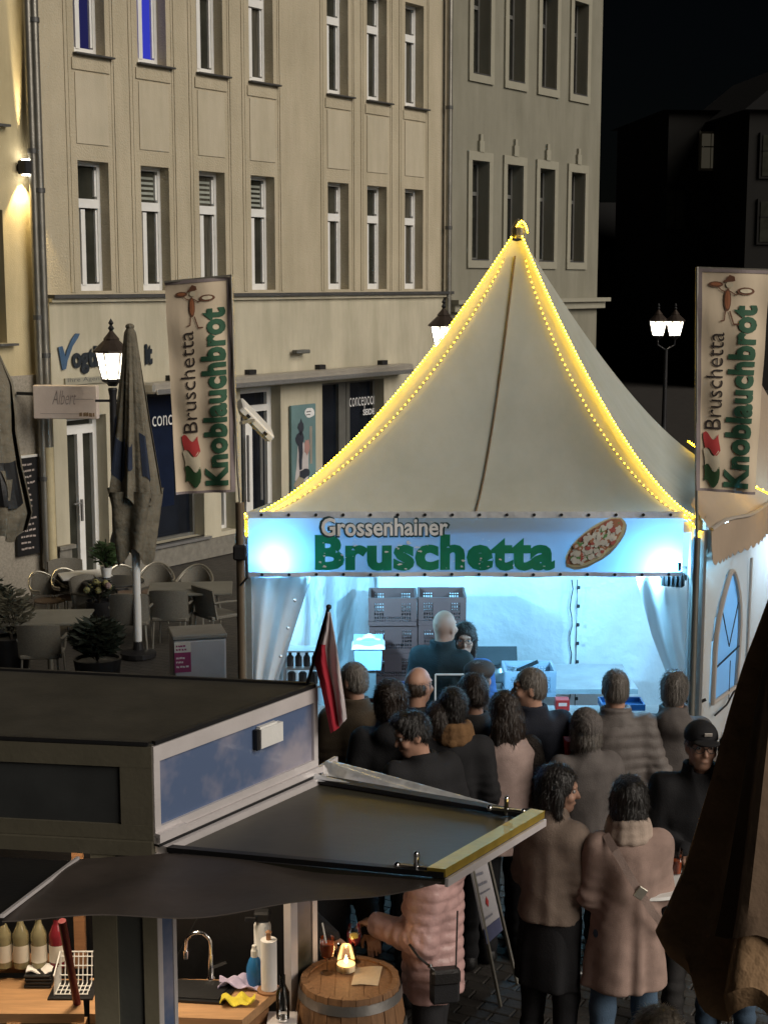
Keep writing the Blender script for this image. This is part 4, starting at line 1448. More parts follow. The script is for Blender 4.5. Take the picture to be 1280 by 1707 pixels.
b.add([(-.10, -.1, 0), (.10, -.1, 0), (.10, .1, 0), (-.10, .1, 0), (-.115, -.115, .24), (.115, -.115, .24), (.115, .115, .24), (-.115, .115, .24)], [(3, 2, 1, 0), (4, 5, 6, 7), (0, 1, 5, 4), (1, 2, 6, 5), (2, 3, 7, 6), (3, 0, 4, 7)]); b.build('bin_body', m_bluebin, bn)
b = MB(); b.sheet(lambda u, v: Vector((-.13 + .26 * u, -.13 + .26 * v, .245 + .02 * math.sin(u * 9) * math.sin(v * 7) - .07 * max(abs(u - .5), abs(v - .5)) ** 4 * 16)), 12, 12, .004); b.build('cloth', m_paper, bn, smooth=True)
b = MB(); b.box((0, 0, -.12), (.12, .12, .23)); b.build('stand', m_metalt, bn)
gr = thing('pan', 'steel pan with a raised dark lid on the back table', 'pan', at(828, 1132, 11.7))
b = MB(); b.lathe([(.13, 0), (.15, .02), (.155, .09), (.148, .09), (.12, .012), (0, .012)], 20); b.build('pan_body', m_metalt, gr, smooth=30)
b = MB(); b.box((0, .12, .16), (.34, .02, .16), Matrix.Rotation(R(-35), 3, 'X')); b.build('lid', m_iron, gr)
b = MB(); b.bar((.16, 0, .07), (.32, -.06, .16), .02, .03); b.build('handle', m_iron, gr)
crate('grey lattice crate of bread on the table right of the pan', (at(880, 1160, 11.6).x, 11.6, .882), 'crates stacked at the back of the tent', m_crateb, .40, .34, .2)
rk = thing('bottle_rack', 'small metal rack of bottles and jars behind the left curtain', 'rack', at(505, 1142, 10.62))
b = MB()
for x in (-.13, .13):
    for y in (-.08, .08):
        b.box((x, y, .14), (.014, .014, .28))
for z in (.01, .14, .27):
    b.box((0, 0, z), (.27, .17, .01))
b.build('frame', m_metalt, rk)
b = MB()
for k in range(4):
    b.lathe([(.025, .145), (.025, .21), (.012, .23), (.012, .25)], 10, (-.09 + .06 * k, 0, 0))
for k in range(3):
    b.lathe([(.03, .015), (.03, .09), (.02, .1)], 10, (-.08 + .08 * k, 0, 0))
b.build('jars', m_iron, rk)
gg = thing('sneeze_guard', 'clear glass guard with bright edges on the tent counter', 'glass guard', at(750, 1180, 10.35))
b = MB(); b.box((0, 0, .12), (.20, .006, .24)); b.build('pane', m_glass, gg)
b = MB(); b.box((-.105, 0, .12), (.012, .012, .25)); b.box((0, 0, .245), (.21, .012, .01)); b.build('edge', m_white, gg)
for px, py, lab, sz, m in ((1035, 1178, 'blue plastic tray on the tent counter behind the quilted jacket', (.30, .2, .045), m_bluetray), (936, 1182, 'red cardboard box on the tent counter', (.10, .1, .08), m_redbox), (672, 1150, 'small blue jar on the counter beside the crates', (.05, .05, .06), mat('deep_blue', (.02, .05, .4), .4))):
    o = thing('tray' if sz[0] > .2 else 'box' if sz[0] > .08 else 'jar', lab, 'tray' if sz[0] > .2 else 'box' if sz[0] > .08 else 'jar', at(px, py, 10.5))
    b = MB()
    if sz[0] > .2:
        b.box((0, 0, .004), (sz[0], sz[1], .008))
        for s_ in (-1, 1):
            b.box((s_ * sz[0] / 2, 0, sz[2] / 2), (.012, sz[1], sz[2])); b.box((0, s_ * sz[1] / 2, sz[2] / 2), (sz[0], .012, sz[2]))
    elif sz[0] > .08:
        b.box((0, 0, sz[2] / 2), sz, bevel=.004); b.box((0, -sz[1] / 2 - .001, sz[2] * .6), (sz[0] * .6, .002, sz[2] * .3), mi=1)
    else:
        b.lathe([(sz[0] / 2, 0), (sz[0] / 2, sz[2] * .7), (sz[0] * .3, sz[2] * .8), (sz[0] * .35, sz[2])], 12)
    b.build('body', [m, m_paper], o)

# ================================================================== flags with lettering
def flag(label, TL, TR, BL_, BR_, Y, txt1, txt2, tri, fig, pole_side):
    o = thing('banner_flag', label, 'flag', at(BL_[0], BL_[1], Y), 0, 'printed flags at the tent corners')
    org = at(BL_[0], BL_[1], Y)
    cTL, cTR, cBL, cBR = [at(*q, Y) for q in (TL, TR, BL_, BR_)]
    def fn(u, v, off=0.0):
        p = cBL.lerp(cBR, u).lerp(cTL.lerp(cTR, u), v) - org
        p.y += .018 * math.sin(u * 5.5 + v * 2) + .010 * math.sin(u * 13 + 3 * v) * (1.2 - v) + .006 * math.sin(v * 21 + u * 4) - off
        return p
    MB().sheet(lambda u, v: fn(u, v), 30, 60, .002).build('cloth', m_flag, o, smooth=True)
    b = MB()
    b.sheet(lambda u, v: fn(u, .985 + .015 * v, .004), 20, 1, .002)
    b.sheet(lambda u, v: fn(u, .0 + .012 * v, .004), 20, 1, .002)
    s_ = (.93, 1.0) if pole_side > 0 else (0, .07)
    b.sheet(lambda u, v: fn(s_[0] + (s_[1] - s_[0]) * u, v, .005), 4, 40, .002)
    b.build('hem', m_flagedge, o)
    def word(w_, rect, m, name, **kw):
        u0, u1, v0, v1 = rect        # u0 = tops of the letters, u1 = their feet, v0..v1 = reading upwards
        b = MB(); letters(b, w_, 1.0, 1.0, lambda x, y: fn(u1 + (u0 - u1) * y, v0 + (v1 - v0) * x, .007), **kw)
        b.build(name, m, o)
    word('Bruschetta', txt1, m_ink, 'thin_lettering', bold=-.004, shear=0)
    word('Knoblauchbrot', txt2, m_greenflag, 'bold_lettering', bold=.045, spacing=1.05)
    # waving tricolour
    b = MB()
    u0, u1, v0, v1 = tri
    for k, mi in ((0, 0), (1, 1), (2, 2)):
        a, c = v0 + (v1 - v0) * k / 3, v0 + (v1 - v0) * (k + 1) / 3
        b.grid(lambda u, v: fn(u0 + (u1 - u0) * u + .02 * math.sin(v * 3 + k), a + (c - a) * v + .018 * math.sin(u * 6.28 + .5), .0075), 10, 4, mi)
    b.build('tricolour_print', [m_olive, m_creamprint, m_redprint], o)
    # the little waiter drawing
    b = MB()
    def fq(x, y, q=.0075):
        return fn(fig[0] + x * fig[2], fig[1] + y * fig[3], q)
    def poly(pts, mi, q=.0075):
        b.add([fq(*p_, q) for p_ in pts], [tuple(range(len(pts)))], mi)
    def oval(cx, cy, rx, ry, mi, q=.0075, n=14):
        poly([(cx + rx * math.cos(2 * math.pi * k / n), cy + ry * math.sin(2 * math.pi * k / n)) for k in range(n)], mi, q)
    def line(pts, w_, mi):
        for k in range(len(pts) - 1):
            a, c = Vector(pts[k]), Vector(pts[k + 1]); n_ = Vector((-(c - a).y, (c - a).x)).normalized() * w_
            poly([a - n_, c - n_, c + n_, a + n_], mi)
    oval(.42, .52, .075, .21, 0); oval(.42, .52, .055, .17, 1, .009); oval(.17, .80, .15, .055, 0); oval(.17, .805, .10, .03, 1, .009); oval(.80, .69, .19, .07, 0); oval(.80, .695, .13, .04, 2, .009)
    line([(.40, .66), (.28, .70), (.2, .77)], .010, 0); line([(.47, .68), (.58, .62), (.72, .66)], .010, 0)
    line([(.38, .32), (.36, .14), (.28, .13)], .012, 0); line([(.47, .32), (.56, .08), (.68, .08)], .014, 0)
    oval(.45, .80, .075, .055, 3); poly([(.34, .86), (.44, .98), (.54, .95), (.56, .87)], 0, .009); poly([(.30, .84), (.52, .86), (.54, .88), (.34, .88)], 0, .009)
    b.build('waiter_drawing', [m_ink2, mat('sausage_print', (.34, .13, .06), .7, bump=0), m_creamprint, m_creamprint], o)
    return o, fn
fo, ffn = flag('beige flag with upright lettering at the left corner of the tent', (274, 470), (386, 461), (294, 825), (393, 819), 9.85, (.18, .41, .29, .765), (.505, .90, .035, .865), (.16, .42, .045, .265), (.14, .76, .62, .22), 1)
fr_, _ = flag('beige flag with upright lettering at the right corner of the tent', (1162, 447), (1284, 451), (1160, 818), (1257, 824), 9.85, (.14, .39, .285, .72), (.46, .86, .025, .845), (.13, .37, .035, .255), (.14, .74, .66, .24), -1)
pl_ = thing('flag_pole', 'slender pale pole of the left flag standing on a brown tube', 'pole', at_z(401, 1400, 0) if False else Vector((at(401, 900, 9.83).x, 9.83, 0)))
b = MB(); pts = [at(386, 459, 9.84), at(391, 640, 9.84), at(397, 790, 9.84), at(402, 850, 9.83)]
b.tube([p - pl_.location for p in pts], .010, 8); b.build('upper_pole', m_alutube, pl_, smooth=True)
zj = at(402, 850, 9.83).z
b = MB(); b.tube([(0, 0, 0), (0, 0, zj + .05)], .030, 12); b.build('foot_tube', mat('brown_tube', (.16, .12, .08), .5, .3), pl_, smooth=True)
b = MB(); b.box((0, -.02, zj - .28), (.09, .09, .10), bevel=.01); b.tube([(.0, -.05, zj - .5), (.05, -.09, zj - .44), (.04, -.05, zj - .3)], .008, 6); b.build('clamp', m_iron, pl_)
b = MB(); b.bar(Vector((at(274, 470, 9.85).x, 9.85, at(274, 470, 9.85).z)) - pl_.location, pts[0] - pl_.location, .012, .012); b.build('top_arm', m_alutube, pl_)
pr_ = thing('flag_pole', 'dark pole of the right flag at the tent corner', 'pole', Vector((at(1160, 900, 9.9).x, 9.92, 0)))
b = MB(); b.tube([at(1161, 445, 9.87) - pr_.location, at(1160, 640, 9.87) - pr_.location, (0, -.03, at(1160, 900, 9.9).z)], .011, 8); b.tube([(0, -.03, at(1160, 900, 9.9).z + .02), (0, -.03, 0)], .026, 10); b.build('upper_pole', m_pipe, pr_, smooth=True)
b = MB(); b.bar(at(1161, 446, 9.87) - pr_.location, at(1285, 450, 9.87) - pr_.location, .012, .012); b.build('top_arm', m_pipe, pr_)
# tilted square panel behind the left flag
tp = thing('tilted_lamp', 'white square lamp head tilted behind the left flag', 'lamp', at(426, 700, 11.0))
b = MB()
M = Matrix.Rotation(R(-42), 3, 'Y') @ Matrix.Rotation(R(14), 3, 'X')
b.box((0, 0, 0), (.06, .26, .33), M, bevel=.012); b.build('panel_body', m_white, tp)
b = MB(); b.box(M @ Vector((-.036, 0, 0)), (.012, .22, .28), M); b.build('panel_back', m_cassette, tp)
b = MB()
for z in (-.09, .09):
    b.box(M @ Vector((.0, -.134, z)), (.02, .012, .03), M)
b.build('clips', m_iron, tp)
b = MB(); b.bar((0, .02, 0), Vector((at(402, 705, 9.86).x, 9.86, at(402, 705, 9.86).z)) - tp.location, .02, .02); b.build('arm', m_alutube, tp)

# ================================================================== the tan tent on the right
Q0 = at(1169, 884, 9.98)
ev, gv = Vector((.5, .866, 0)), Vector((.866, -.5, 0))
LT = 3.4
zt2_ = Q0.z
t2c = Vector((Q0.x, Q0.y, 0)) + ev * LT / 2
t2 = thing('tan_annex', 'tan side annex of the tent with a scalloped edge and an arched window', 'tent', t2c)
def t2l(p):
    return Vector(p) - t2c
e0, e1 = Q0, Q0 + ev * LT
h0_, h1_ = Q0 - gv * .10 + ev * .05 + Vector((0, 0, .16)), cor[2] + Vector((.35, .35, .75))
def roof2(u, v):
    p = e0.lerp(e1, u).lerp(h0_.lerp(h1_, u), v)
    p.z += -.10 * math.sin(math.pi * v) * u + .02 * math.sin(u * 17 + v * 3) * (1 - v)
    return t2l(p) + gv * .06 * (1 - v)
MB().sheet(roof2, 40, 14, 0).build('canopy_panel', m_tan, t2, smooth=True)
def val2(u, v):
    p = t2l(e0.lerp(e1, u))
    return Vector((p.x, p.y, zt2_ + .012 - v * (.235 + .03 * (abs(math.sin(u * 30 * math.pi)) - .5)) - .03 * math.sin(u * 8) * v)) + gv * (.065 + .02 * math.sin(u * 22 + v) * v)
MB().sheet(val2, 180, 4, .003).build('valance', m_tan, t2)
b = MB(); b.tube([roof2(k / 20, 0) + Vector((0, 0, .012)) + gv * .01 for k in range(21)], .014, 6); b.build('eave_piping', m_tanwall, t2, smooth=True)
for p in (e0, e1):
    q = t2l(p); b = MB(); b.box((q.x, q.y, zt2_ / 2), (.06, .06, zt2_), Matrix.Rotation(R(-30), 3, 'Z')); b.build('leg', m_alu, t2)
A2, B2 = t2l(Q0), t2l(Q0 + ev * LT)
def wall2(u, v, o=0.0):
    p = A2.lerp(B2, u)
    return Vector((p.x, p.y, .03 + v * (zt2_ - .05))) + gv * (o + .012 * math.sin(u * 40 + v * 3) + .01 * math.sin(v * 6 + u * 13))

def wall2_u(px):
    def q_(k):
        p = A2.lerp(B2, k / 400) + t2c
        return px_of((p.x, p.y, 1.7))
    best = min(range(400), key=lambda k: abs(q_(k) - px))
    return best / 400
ua, ub = wall2_u(1190), wall2_u(1227)
va, vb = .47, .85
pw = [(ua + (ub - ua) * (1 - math.cos(a)) / 2, vb - .22 + .22 * math.sin(a)) for a in [math.pi * k / 14 for k in range(15)]] + [(ub, va), (ua, va)]
b = MB(); b.grid(lambda u, v: wall2(u, v), 150, 70)
def in_arch(u, v):
    c_ = False
    for i in range(len(pw)):
        (x0, y0), (x1, y1) = pw[i], pw[i - 1]
        if (y0 > v) != (y1 > v) and u < (x1 - x0) * (v - y0) / (y1 - y0) + x0:
            c_ = not c_
    return c_
keep = [f for k_, f in enumerate(b.f) if not in_arch((k_ % 150 + .5) / 150, (k_ // 150 + .5) / 70)]
b.f, b.m = keep, [0] * len(keep)
b.build('side_wall', m_tanwall, t2, smooth=True)
b = MB()
n = len(pw)
b.add([wall2(u, v, .004) for u, v in pw] + [wall2(u, v, .010) for u, v in pw], [tuple(range(n - 1, -1, -1)), tuple(range(n, 2 * n))] + [(i, (i + 1) % n, n + (i + 1) % n, n + i) for i in range(n)])
b.build('arched_window', m_vinyl, t2)
b = MB(); P = [wall2(u, v, .026) for u, v in pw]; b.tube(P + [P[0]], .018, 6); b.build('window_border', m_tanwall, t2)
b = MB()
um = (ua + ub) / 2
b.tube([wall2(ua + .02, .74, .03), wall2(um, .62, .03), wall2(ub - .02, .74, .03)], .004, 6); b.tube([wall2(ua, .575, .03), wall2(ub, .60, .03)], .007, 6); b.tube([wall2(ua + .01, .43, .03), wall2(um, .44, .03), wall2(ub, .47, .03)], .007, 6); b.tube([wall2(um + .02, .57, .03), wall2(um + .02, .44, .03)], .003, 6)
b.build('window_cords', m_iron, t2)
b = MB(); uu = wall2_u(1240); b.tube([wall2(uu, .1, .03), wall2(uu, .86, .03)], .012, 8); b.build('wall_pole', m_metalt, t2)
lp2 = thing('annex_fill_lamp', 'added unseen cool lamp lighting the tan annex from inside', 'lamp', t2c - gv * .35 + Vector((0, 0, 2.25)))  # added lamp, itself unseen, that makes the annex window glow blue
b = MB(); b.ball((0, 0, 0), .06, 10, 8); b.build('bulb', m_flood, lp2)
b = MB(); b.tube([(0, 0, .05), (0, 0, .30)], .006, 6); b.build('cord', m_iron, lp2)
lamp('annex_fill_light', 'POINT', (0, 0, -.1), 75, (.45, .72, 1.0), lp2, shadow_soft_size=.08)

# ================================================================== the vending kiosk in front
ZK = 2.30
KA, KB = at_z(253, 1240, ZK), at_z(527, 1141, ZK)
kd = at_z(0, 1229, ZK) - KA
KD = KA + kd * 3.2
kc = at_z(0, 1116, ZK) - KB
KC = KB + kc * 1.9
for v in (KA, KB, KC, KD):
    v.z = 0
zkb = at(256, 1424, KA.y).z
kc0 = (KA + KB + KC + KD) / 4
kiosk = thing('vending_kiosk', 'dark roofed drinks kiosk with white trim and raised side flaps in the foreground', 'kiosk', kc0)
def kl(p):
    return Vector(p) - kc0
sdir = (KB - KA).normalized(); fdir = (KD - KA).normalized()
snrm = Vector((sdir.y, -sdir.x, 0))
SL = (KB - KA).length
poly = [(kl(p).x, kl(p).y) for p in (KA, KB, KC, KD)]
b = MB(); b.prism(poly, ZK - .045, ZK - .004); b.build('roof', m_roofk, kiosk)
b = MB()
for P, Q in ((KA, KB), (KB, KC), (KD, KA)):
    p, q = kl(P), kl(Q)
    d = (q - p).normalized() * .012
    b.bar(p + d + Vector((0, 0, ZK)), q - d + Vector((0, 0, ZK)), .02, .016)
b.build('roof_edge', m_flapb, kiosk)
def fascia(P, Q, z0, z1, mtrim, mpan, wt=.05, wl=.05, wr=.05, wb=.05, tag_=''):
    p, q = kl(P), kl(Q)
    d = (q - p); L = d.length; d.normalize()
    n = Vector((d.y, -d.x, 0))
    M = Matrix((d, -n, Vector((0, 0, 1)))).transposed()
    def bx(mb, x0, x1, za, zb, t0, t1):
        c = p + d * ((x0 + x1) / 2) + n * ((t0 + t1) / 2)
        mb.box((c.x, c.y, (za + zb) / 2), (x1 - x0, t1 - t0, zb - za), M)
    b = MB()
    bx(b, 0, L, z1 - wt, z1, -.03, .010); bx(b, 0, L, z0, z0 + wb, -.03, .010)
    bx(b, 0, wl, z0 + wb, z1 - wt, -.03, .009); bx(b, L - wr, L, z0 + wb, z1 - wt, -.03, .009)
    b.build('frame' + tag_, mtrim, kiosk)
    b = MB(); bx(b, wl - .01, L - wr + .01, z0 + wb - .01, z1 - wt + .01, -.025, -.004); b.build('panel' + tag_, mpan, kiosk)
    return p, d, n, M, bx
m_darkpanel = mat('dark_panel', (.030, .032, .032), .45, var=.25, vscale=3, bump=.03)
pS, dS, nS, MS, bxS = fascia(KA, KB, zkb + .075, ZK - .012, m_trim, m_cloudp, .065, .035, .03, .035)
pF, dF, nF, MF, bxF = fascia(KD, KA, zkb + .06, ZK - .012, m_trim_shaded, m_darkpanel, .085, .05, .13, .06)
# rails under the side panel
b = MB()
bxS(b, -.0, SL, zkb + .045, zkb + .073, -.02, .022); bxS(b, .02, SL + .02, zkb + .0, zkb + .035, -.02, .05); bxS(b, 0, .16, zkb + .052, zkb + .088, .012, .034)
b.build('hinge_rail', m_trim, kiosk)
b = MB(); bxS(b, 0, SL, zkb + .035, zkb + .045, -.02, .028); b.build('rail_gap', m_flapb, kiosk)
b = MB(); bxF(b, 0, (KD - KA).length, zkb, zkb + .058, -.02, .03); b.build('hinge_rail', m_trim_shaded, kiosk)
# white cover plate on the blue panel
xh = SL * .60
b = MB(); bxS(b, xh, xh + .15, ZK - .185, ZK - .10, .0, .03); bxS(b, xh + .004, xh + .12, ZK - .1, ZK - .092, 0, .02); b.build('cover_plate', m_white, kiosk)
b = MB(); bxS(b, xh - .02, xh, ZK - .19, ZK - .10, 0, .022); b.build('latch', m_iron, kiosk)
# right flap
hA, hB = at(262, 1428, KA.y + .02), at(512, 1302, KB.y - .02)
hA = Vector((KA.x, KA.y, zkb + .01)) + snrm * .055 + sdir * .02; hB = Vector((KB.x, KB.y, zkb + .01)) + snrm * .055 - sdir * .0
oA, oB = at(740, 1466, 5.12), at(905, 1366, 6.08)
def flapfn(u, v, o=0.0):
    p = hA.lerp(hB, u).lerp(oA.lerp(oB, u), v)
    return kl(p) + Vector((0, 0, o))
b = MB(); b.sheet(lambda u, v: flapfn(u, v), 16, 16, -.02)
b.v = [Vector(x) for x in b.v]
b.build('side_flap', m_flap, kiosk)
b = MB(); b.sheet(lambda u, v: flapfn(.945 + .06 * u, v, .006), 2, 20, .02); b.sheet(lambda u, v: flapfn(-.005 + .035 * u, v, .006), 2, 20, .02); b.build('flap_edge', m_flapb, kiosk)
b = MB(); b.sheet(lambda u, v: flapfn(u, .945 + .06 * v, .008), 14, 2, .03); b.build('edge_trim', m_yellowlit_trim, kiosk)
b = MB(); b.bar(flapfn(0, 1.008, -.012), flapfn(1, 1.008, -.012), .012, .03); b.build('lower_trim', m_trim, kiosk)
def clampk(u, v):
    b = MB(); p = flapfn(u, v, .03)
    b.bar(p + Vector((-.07, .02, 0)), p + Vector((.07, -.02, 0)), .014, .012); b.tube([p + Vector((0, 0, -.02)), p + Vector((.0, 0, .05))], .010, 8); b.ball(p + Vector((-.07, .02, 0)), .014); b.ball(p + Vector((.07, -.02, 0)), .012); b.ball(p + Vector((0, 0, .05)), .012)
    b.build('clamp', m_chrome, kiosk, smooth=True)
clampk(.02, .90); clampk(.95, .86)
# tarp across the front corner and the front flap
h1 = at(131, 1434, KA.y - .0); h2 = hA + Vector((0, -.01, .0))
o2, o1 = oA + Vector((-.01, -.01, -.01)), at(4, 1532, 4.75)
def tarpfn(u, v):
    p = h1.lerp(h2, u).lerp(o1.lerp(o2, u), v)
    p.z += -.045 * math.sin(math.pi * u) * v + .012 * math.sin(u * 14 + v * 5) * v + .008 * math.sin(u * 6 + v * 9) * math.sin(math.pi * v)
    return kl(p)
MB().sheet(tarpfn, 36, 20, .004).build('corner_tarp', m_tarp, kiosk, smooth=True)
h0 = h1 + fdir * 1.6; o0 = o1 + fdir * 1.6
def frontfl(u, v):
    return kl(h0.lerp(h1, u).lerp(o0.lerp(o1, u), v)) + Vector((0, 0, -.004))
MB().sheet(frontfl, 8, 8, -.02).build('front_flap', m_flapb, kiosk)
b = MB(); b.bar(kl(h1) + Vector((0, 0, .01)), kl(o1) + Vector((0, 0, .01)), .012, .012); b.build('flap_piping', m_trim, kiosk)
# shiny vinyl at the far corner
s0_, s1_, s2_ = at(507, 1304, KB.y - .06), at(562, 1268, KB.y + .30), at(886, 1358, 6.2)
def vin(u, v):
    p = s0_.lerp(s1_, u).lerp(s2_, v)
    p.z += (.03 * math.sin(u * 11 + v * 2) + .016 * math.sin(u * 23 + v * 9)) * (1 - v) * 1.0
    return kl(p)
MB().sheet(vin, 30, 26, .003).build('corner_vinyl', m_silver, kiosk, smooth=True)
b = MB(); b.bar(kl(at(505, 1300, KB.y - .05)), kl(at(560, 1266, KB.y + .30)), .02, .03); b.build('vinyl_rail', m_trim, kiosk)
# corner column under the fascia
P = [KA, KA + sdir * .10, KA + sdir * .10 + fdir * .25, KA + fdir * .25]
b = MB(); b.prism([(kl(p).x, kl(p).y) for p in P], .1, zkb); b.build('corner_column', mat('column_panel', (.085, .088, .08), .5), kiosk)
LF = (KD - KA).length
b = MB(); bxF(b, LF - .26, LF - .16, .1, zkb, .0, .014); bxF(b, LF - .05, LF + .008, .1, zkb, .0, .014); b.build('column_frame', mat('column_trim', (.24, .215, .15), .5, .1), kiosk)
b = MB(); bxS(b, -.005, .022, .1, zkb, .0, .014); bxS(b, .085, .105, .1, zkb, 0, .014); b.build('column_edge', m_trim, kiosk)
b = MB(); bxS(b, .022, .085, .1, zkb, .0, .008); b.build('column_print', m_cloudp, kiosk)
# far side panel with a landscape print and black handle
X0, X1 = SL * .80, SL * .985
b = MB(); bxS(b, X0, X0 + .05, .1, zkb, -.03, .01); bxS(b, X1 - .035, X1, .1, zkb, -.03, .01); bxS(b, X0 + .05, X1 - .035, zkb - .05, zkb, -.03, .01); pp_ = b.build('door', m_trim, kiosk)
m_land = bpy.data.materials.new('landscape_print'); m_land.use_nodes = True
t = m_land.node_tree; p = t.nodes['Principled BSDF']; p.inputs['Roughness'].default_value = .4
tc = nd(t, 'ShaderNodeTexCoord'); sx = nd(t, 'ShaderNodeSeparateXYZ'); ns = nd(t, 'ShaderNodeTexNoise', Scale=7.0, Detail=6.0)
t.links.new(tc.outputs['Object'], sx.inputs[0]); t.links.new(tc.outputs['Object'], ns.inputs['Vector'])
ma = nd(t, 'ShaderNodeMath', operation='MULTIPLY_ADD'); ma.inputs[1].default_value = .35; t.links.new(ns.outputs['Fac'], ma.inputs[0]); t.links.new(sx.outputs['Z'], ma.inputs[2])
rp = nd(t, 'ShaderNodeValToRGB'); rp.color_ramp.elements[0].position, rp.color_ramp.elements[1].position = .2, .95
mr = nd(t, 'ShaderNodeMapRange'); mr.inputs['From Min'].default_value, mr.inputs['From Max'].default_value = .3, 2.1
t.links.new(ma.outputs[0], mr.inputs['Value']); t.links.new(mr.outputs[0], rp.inputs['Fac'])
rp.color_ramp.elements[0].color, rp.color_ramp.elements[1].color = (.03, .035, .02, 1), (.16, .22, .36, 1)
for ps2, c in ((.42, (.14, .12, .07, 1)), (.5, (.04, .045, .04, 1)), (.62, (.20, .17, .16, 1)), (.72, (.16, .20, .32, 1))):
    e_ = rp.color_ramp.elements.new(ps2); e_.color = c
t.links.new(rp.outputs['Color'], p.inputs['Base Color'])
b = MB(); bxS(b, X0 + .05, X1 - .035, .1, zkb - .05, -.02, .0); b.build('print', m_land, pp_)
b = MB(); q = pS + dS * (X1 - .01) + nS * .01
z1_, z0_ = at(522, 1640, KB.y - .05).z, at(522, 1692, KB.y - .05).z
b.tube([q + Vector((0, 0, z1_)), q + nS * .05 + Vector((0, 0, z1_ - .01)), q + nS * .055 + Vector((0, 0, (z0_ + z1_) / 2)), q + nS * .05 + Vector((0, 0, z0_ + .01)), q + Vector((0, 0, z0_))], .013, 8)
b.build('handle', m_black, pp_, smooth=True)
# floor, back wall and counters of the kiosk
b = MB(); b.prism(poly, .04, .10); b.build('floor', m_flapb, kiosk)
bw0 = KB + Vector((-.10, .02, 0)); bw1 = KC + Vector((0, -.03, 0))
b = MB(); b.bar(kl(bw0) + Vector((0, 0, 1.2)), kl(bw1) + Vector((0, 0, 1.2)), 2.1, .03, up=(0, 0, 1)); 
b = MB(); d = (bw1 - bw0).normalized(); n = Vector((d.y, -d.x, 0)); M = Matrix((d, -n, Vector((0, 0, 1)))).transposed(); c = kl((bw0 + bw1) / 2)
b.box((c.x, c.y, 1.2), ((bw1 - bw0).length, .03, 2.1), M); b.build('back_wall', m_flapb, kiosk)
ZC_ = .95
def pxpoly(pts, z):
    return [(kl(at_z(px, py, z)).x, kl(at_z(px, py, z)).y) for px, py in pts]
def counter(pts, name):
    pp2 = pxpoly(pts, ZC_)
    b = MB(); b.prism(pp2, ZC_ - .045, ZC_); o = b.build(name, m_wood, kiosk)
    return o, pp2
c1, _p = counter([(-120, 1690), (141, 1690), (137, 1632), (-120, 1628)], 'serving_counter')
c2_, _p2 = counter([(150, 1690), (404, 1700), (460, 1652), (452, 1634), (150, 1630)], 'sink_counter')
b = MB(); b.prism(pxpoly([(160, 1700), (396, 1706), (448, 1662), (440, 1650), (160, 1650)], ZC_), .1, ZC_ - .05); b.build('cabinet', m_wood2, kiosk)
b = MB(); b.prism(pxpoly([(-110, 1700), (125, 1700), (125, 1650), (-110, 1650)], ZC_), .75, ZC_ - .06); b.build('drawer', m_flapb, kiosk)
for px in (22, 130):
    b = MB(); q = kl(at_z(px, 1692, ZC_)); b.box((q.x, q.y + .03, .48), (.06, .06, .86)); b.build('counter_leg', m_wood, kiosk)
# ledge with the bottles
b = MB(); b.prism(pxpoly([(-120, 1622), (106, 1622), (106, 1608), (-120, 1604)], ZC_ + .0), ZC_, ZC_ + .055); b.build('bottle_ledge', m_wood2, kiosk)
b = MB(); q = kl(at_z(125, 1612, ZC_)); b.box((q.x + .03, q.y, ZC_ + .30), (.05, .03, .6)); b.build('shelf_post', m_wood2, kiosk)
# sink
sp = pxpoly([(240, 1668), (372, 1676), (400, 1640), (240, 1634)], ZC_)
b = MB(); b.prism(sp, ZC_ + .001, ZC_ + .012); cx_, cy_ = sum(x for x, y in sp) / 4, sum(y for x, y in sp) / 4
sk_ = b.build('sink', m_sink, kiosk)
b = MB(); b.prism([(cx_ + (x - cx_) * .86, cy_ + (y - cy_) * .80) for x, y in sp], ZC_ + .0125, ZC_ + .016); b.build('basin', m_flapb, sk_)
klamp = thing('strip_light', 'warm strip light under the roof of the drinks kiosk', 'lamp', Vector((KA.x - .35, KA.y + .55, ZK - .08)))
b = MB(); b.box((0, 0, 0), (.9, .05, .03)); b.build('tube', glow('warm_tube', (1, .80, .55), 6), klamp)
b = MB(); b.box((0, 0, .025), (.94, .07, .02)); b.build('housing', m_white, klamp)
lamp('kiosk_light', 'AREA', (0, 0, -.03), 24, (1, .80, .56), klamp, shape='RECTANGLE', size=.9, size_y=.06, aim=(.15, -.1, -1))

# ---- things in the kiosk
for i, (px, lab, m) in enumerate(((8, 'wine bottle with pale wine at the left edge of the shelf', m_wine), (37, 'wine bottle with pale wine second from the left on the shelf', m_wine), (67, 'wine bottle with pale wine third from the left on the shelf', m_wine), (97, 'bottle of red wine at the right end of the shelf', m_rose))):
    q = at_z(px, 1612, ZC_ + .055)
    o = thing('bottle', lab, 'bottle', (q.x, q.y, ZC_ + .055), 0, 'bottles on the kiosk shelf')
    b = MB(); b.lathe([(.03, 0), (.036, .006), (.037, .15), (.036, .165), (.018, .205), (.0145, .215), (.0145, .27), (.017, .272), (.017, .285), (.0, .285)], 16); b.build('bottle_body', m, o, smooth=30)
    b = MB(); b.lathe([(.0376, .035), (.0376, .115)], 16, caps=False); b.build('label', m_label, o, smooth=True)
    b = MB(); b.lathe([(.0165, .235), (.0175, .30), (0, .302)], 12); b.build('cap', m_iron, o)
tr = thing('black_tray_stack', 'stack of black trays with a folded cloth on the kiosk counter', 'tray stack', at_z(68, 1640, ZC_))
b = MB()
for k in range(4):
    b.box((random.uniform(-.004, .004), 0, .008 + .016 * k), (.12, .10, .013), bevel=.004)
b.build('trays', m_flapb, tr)
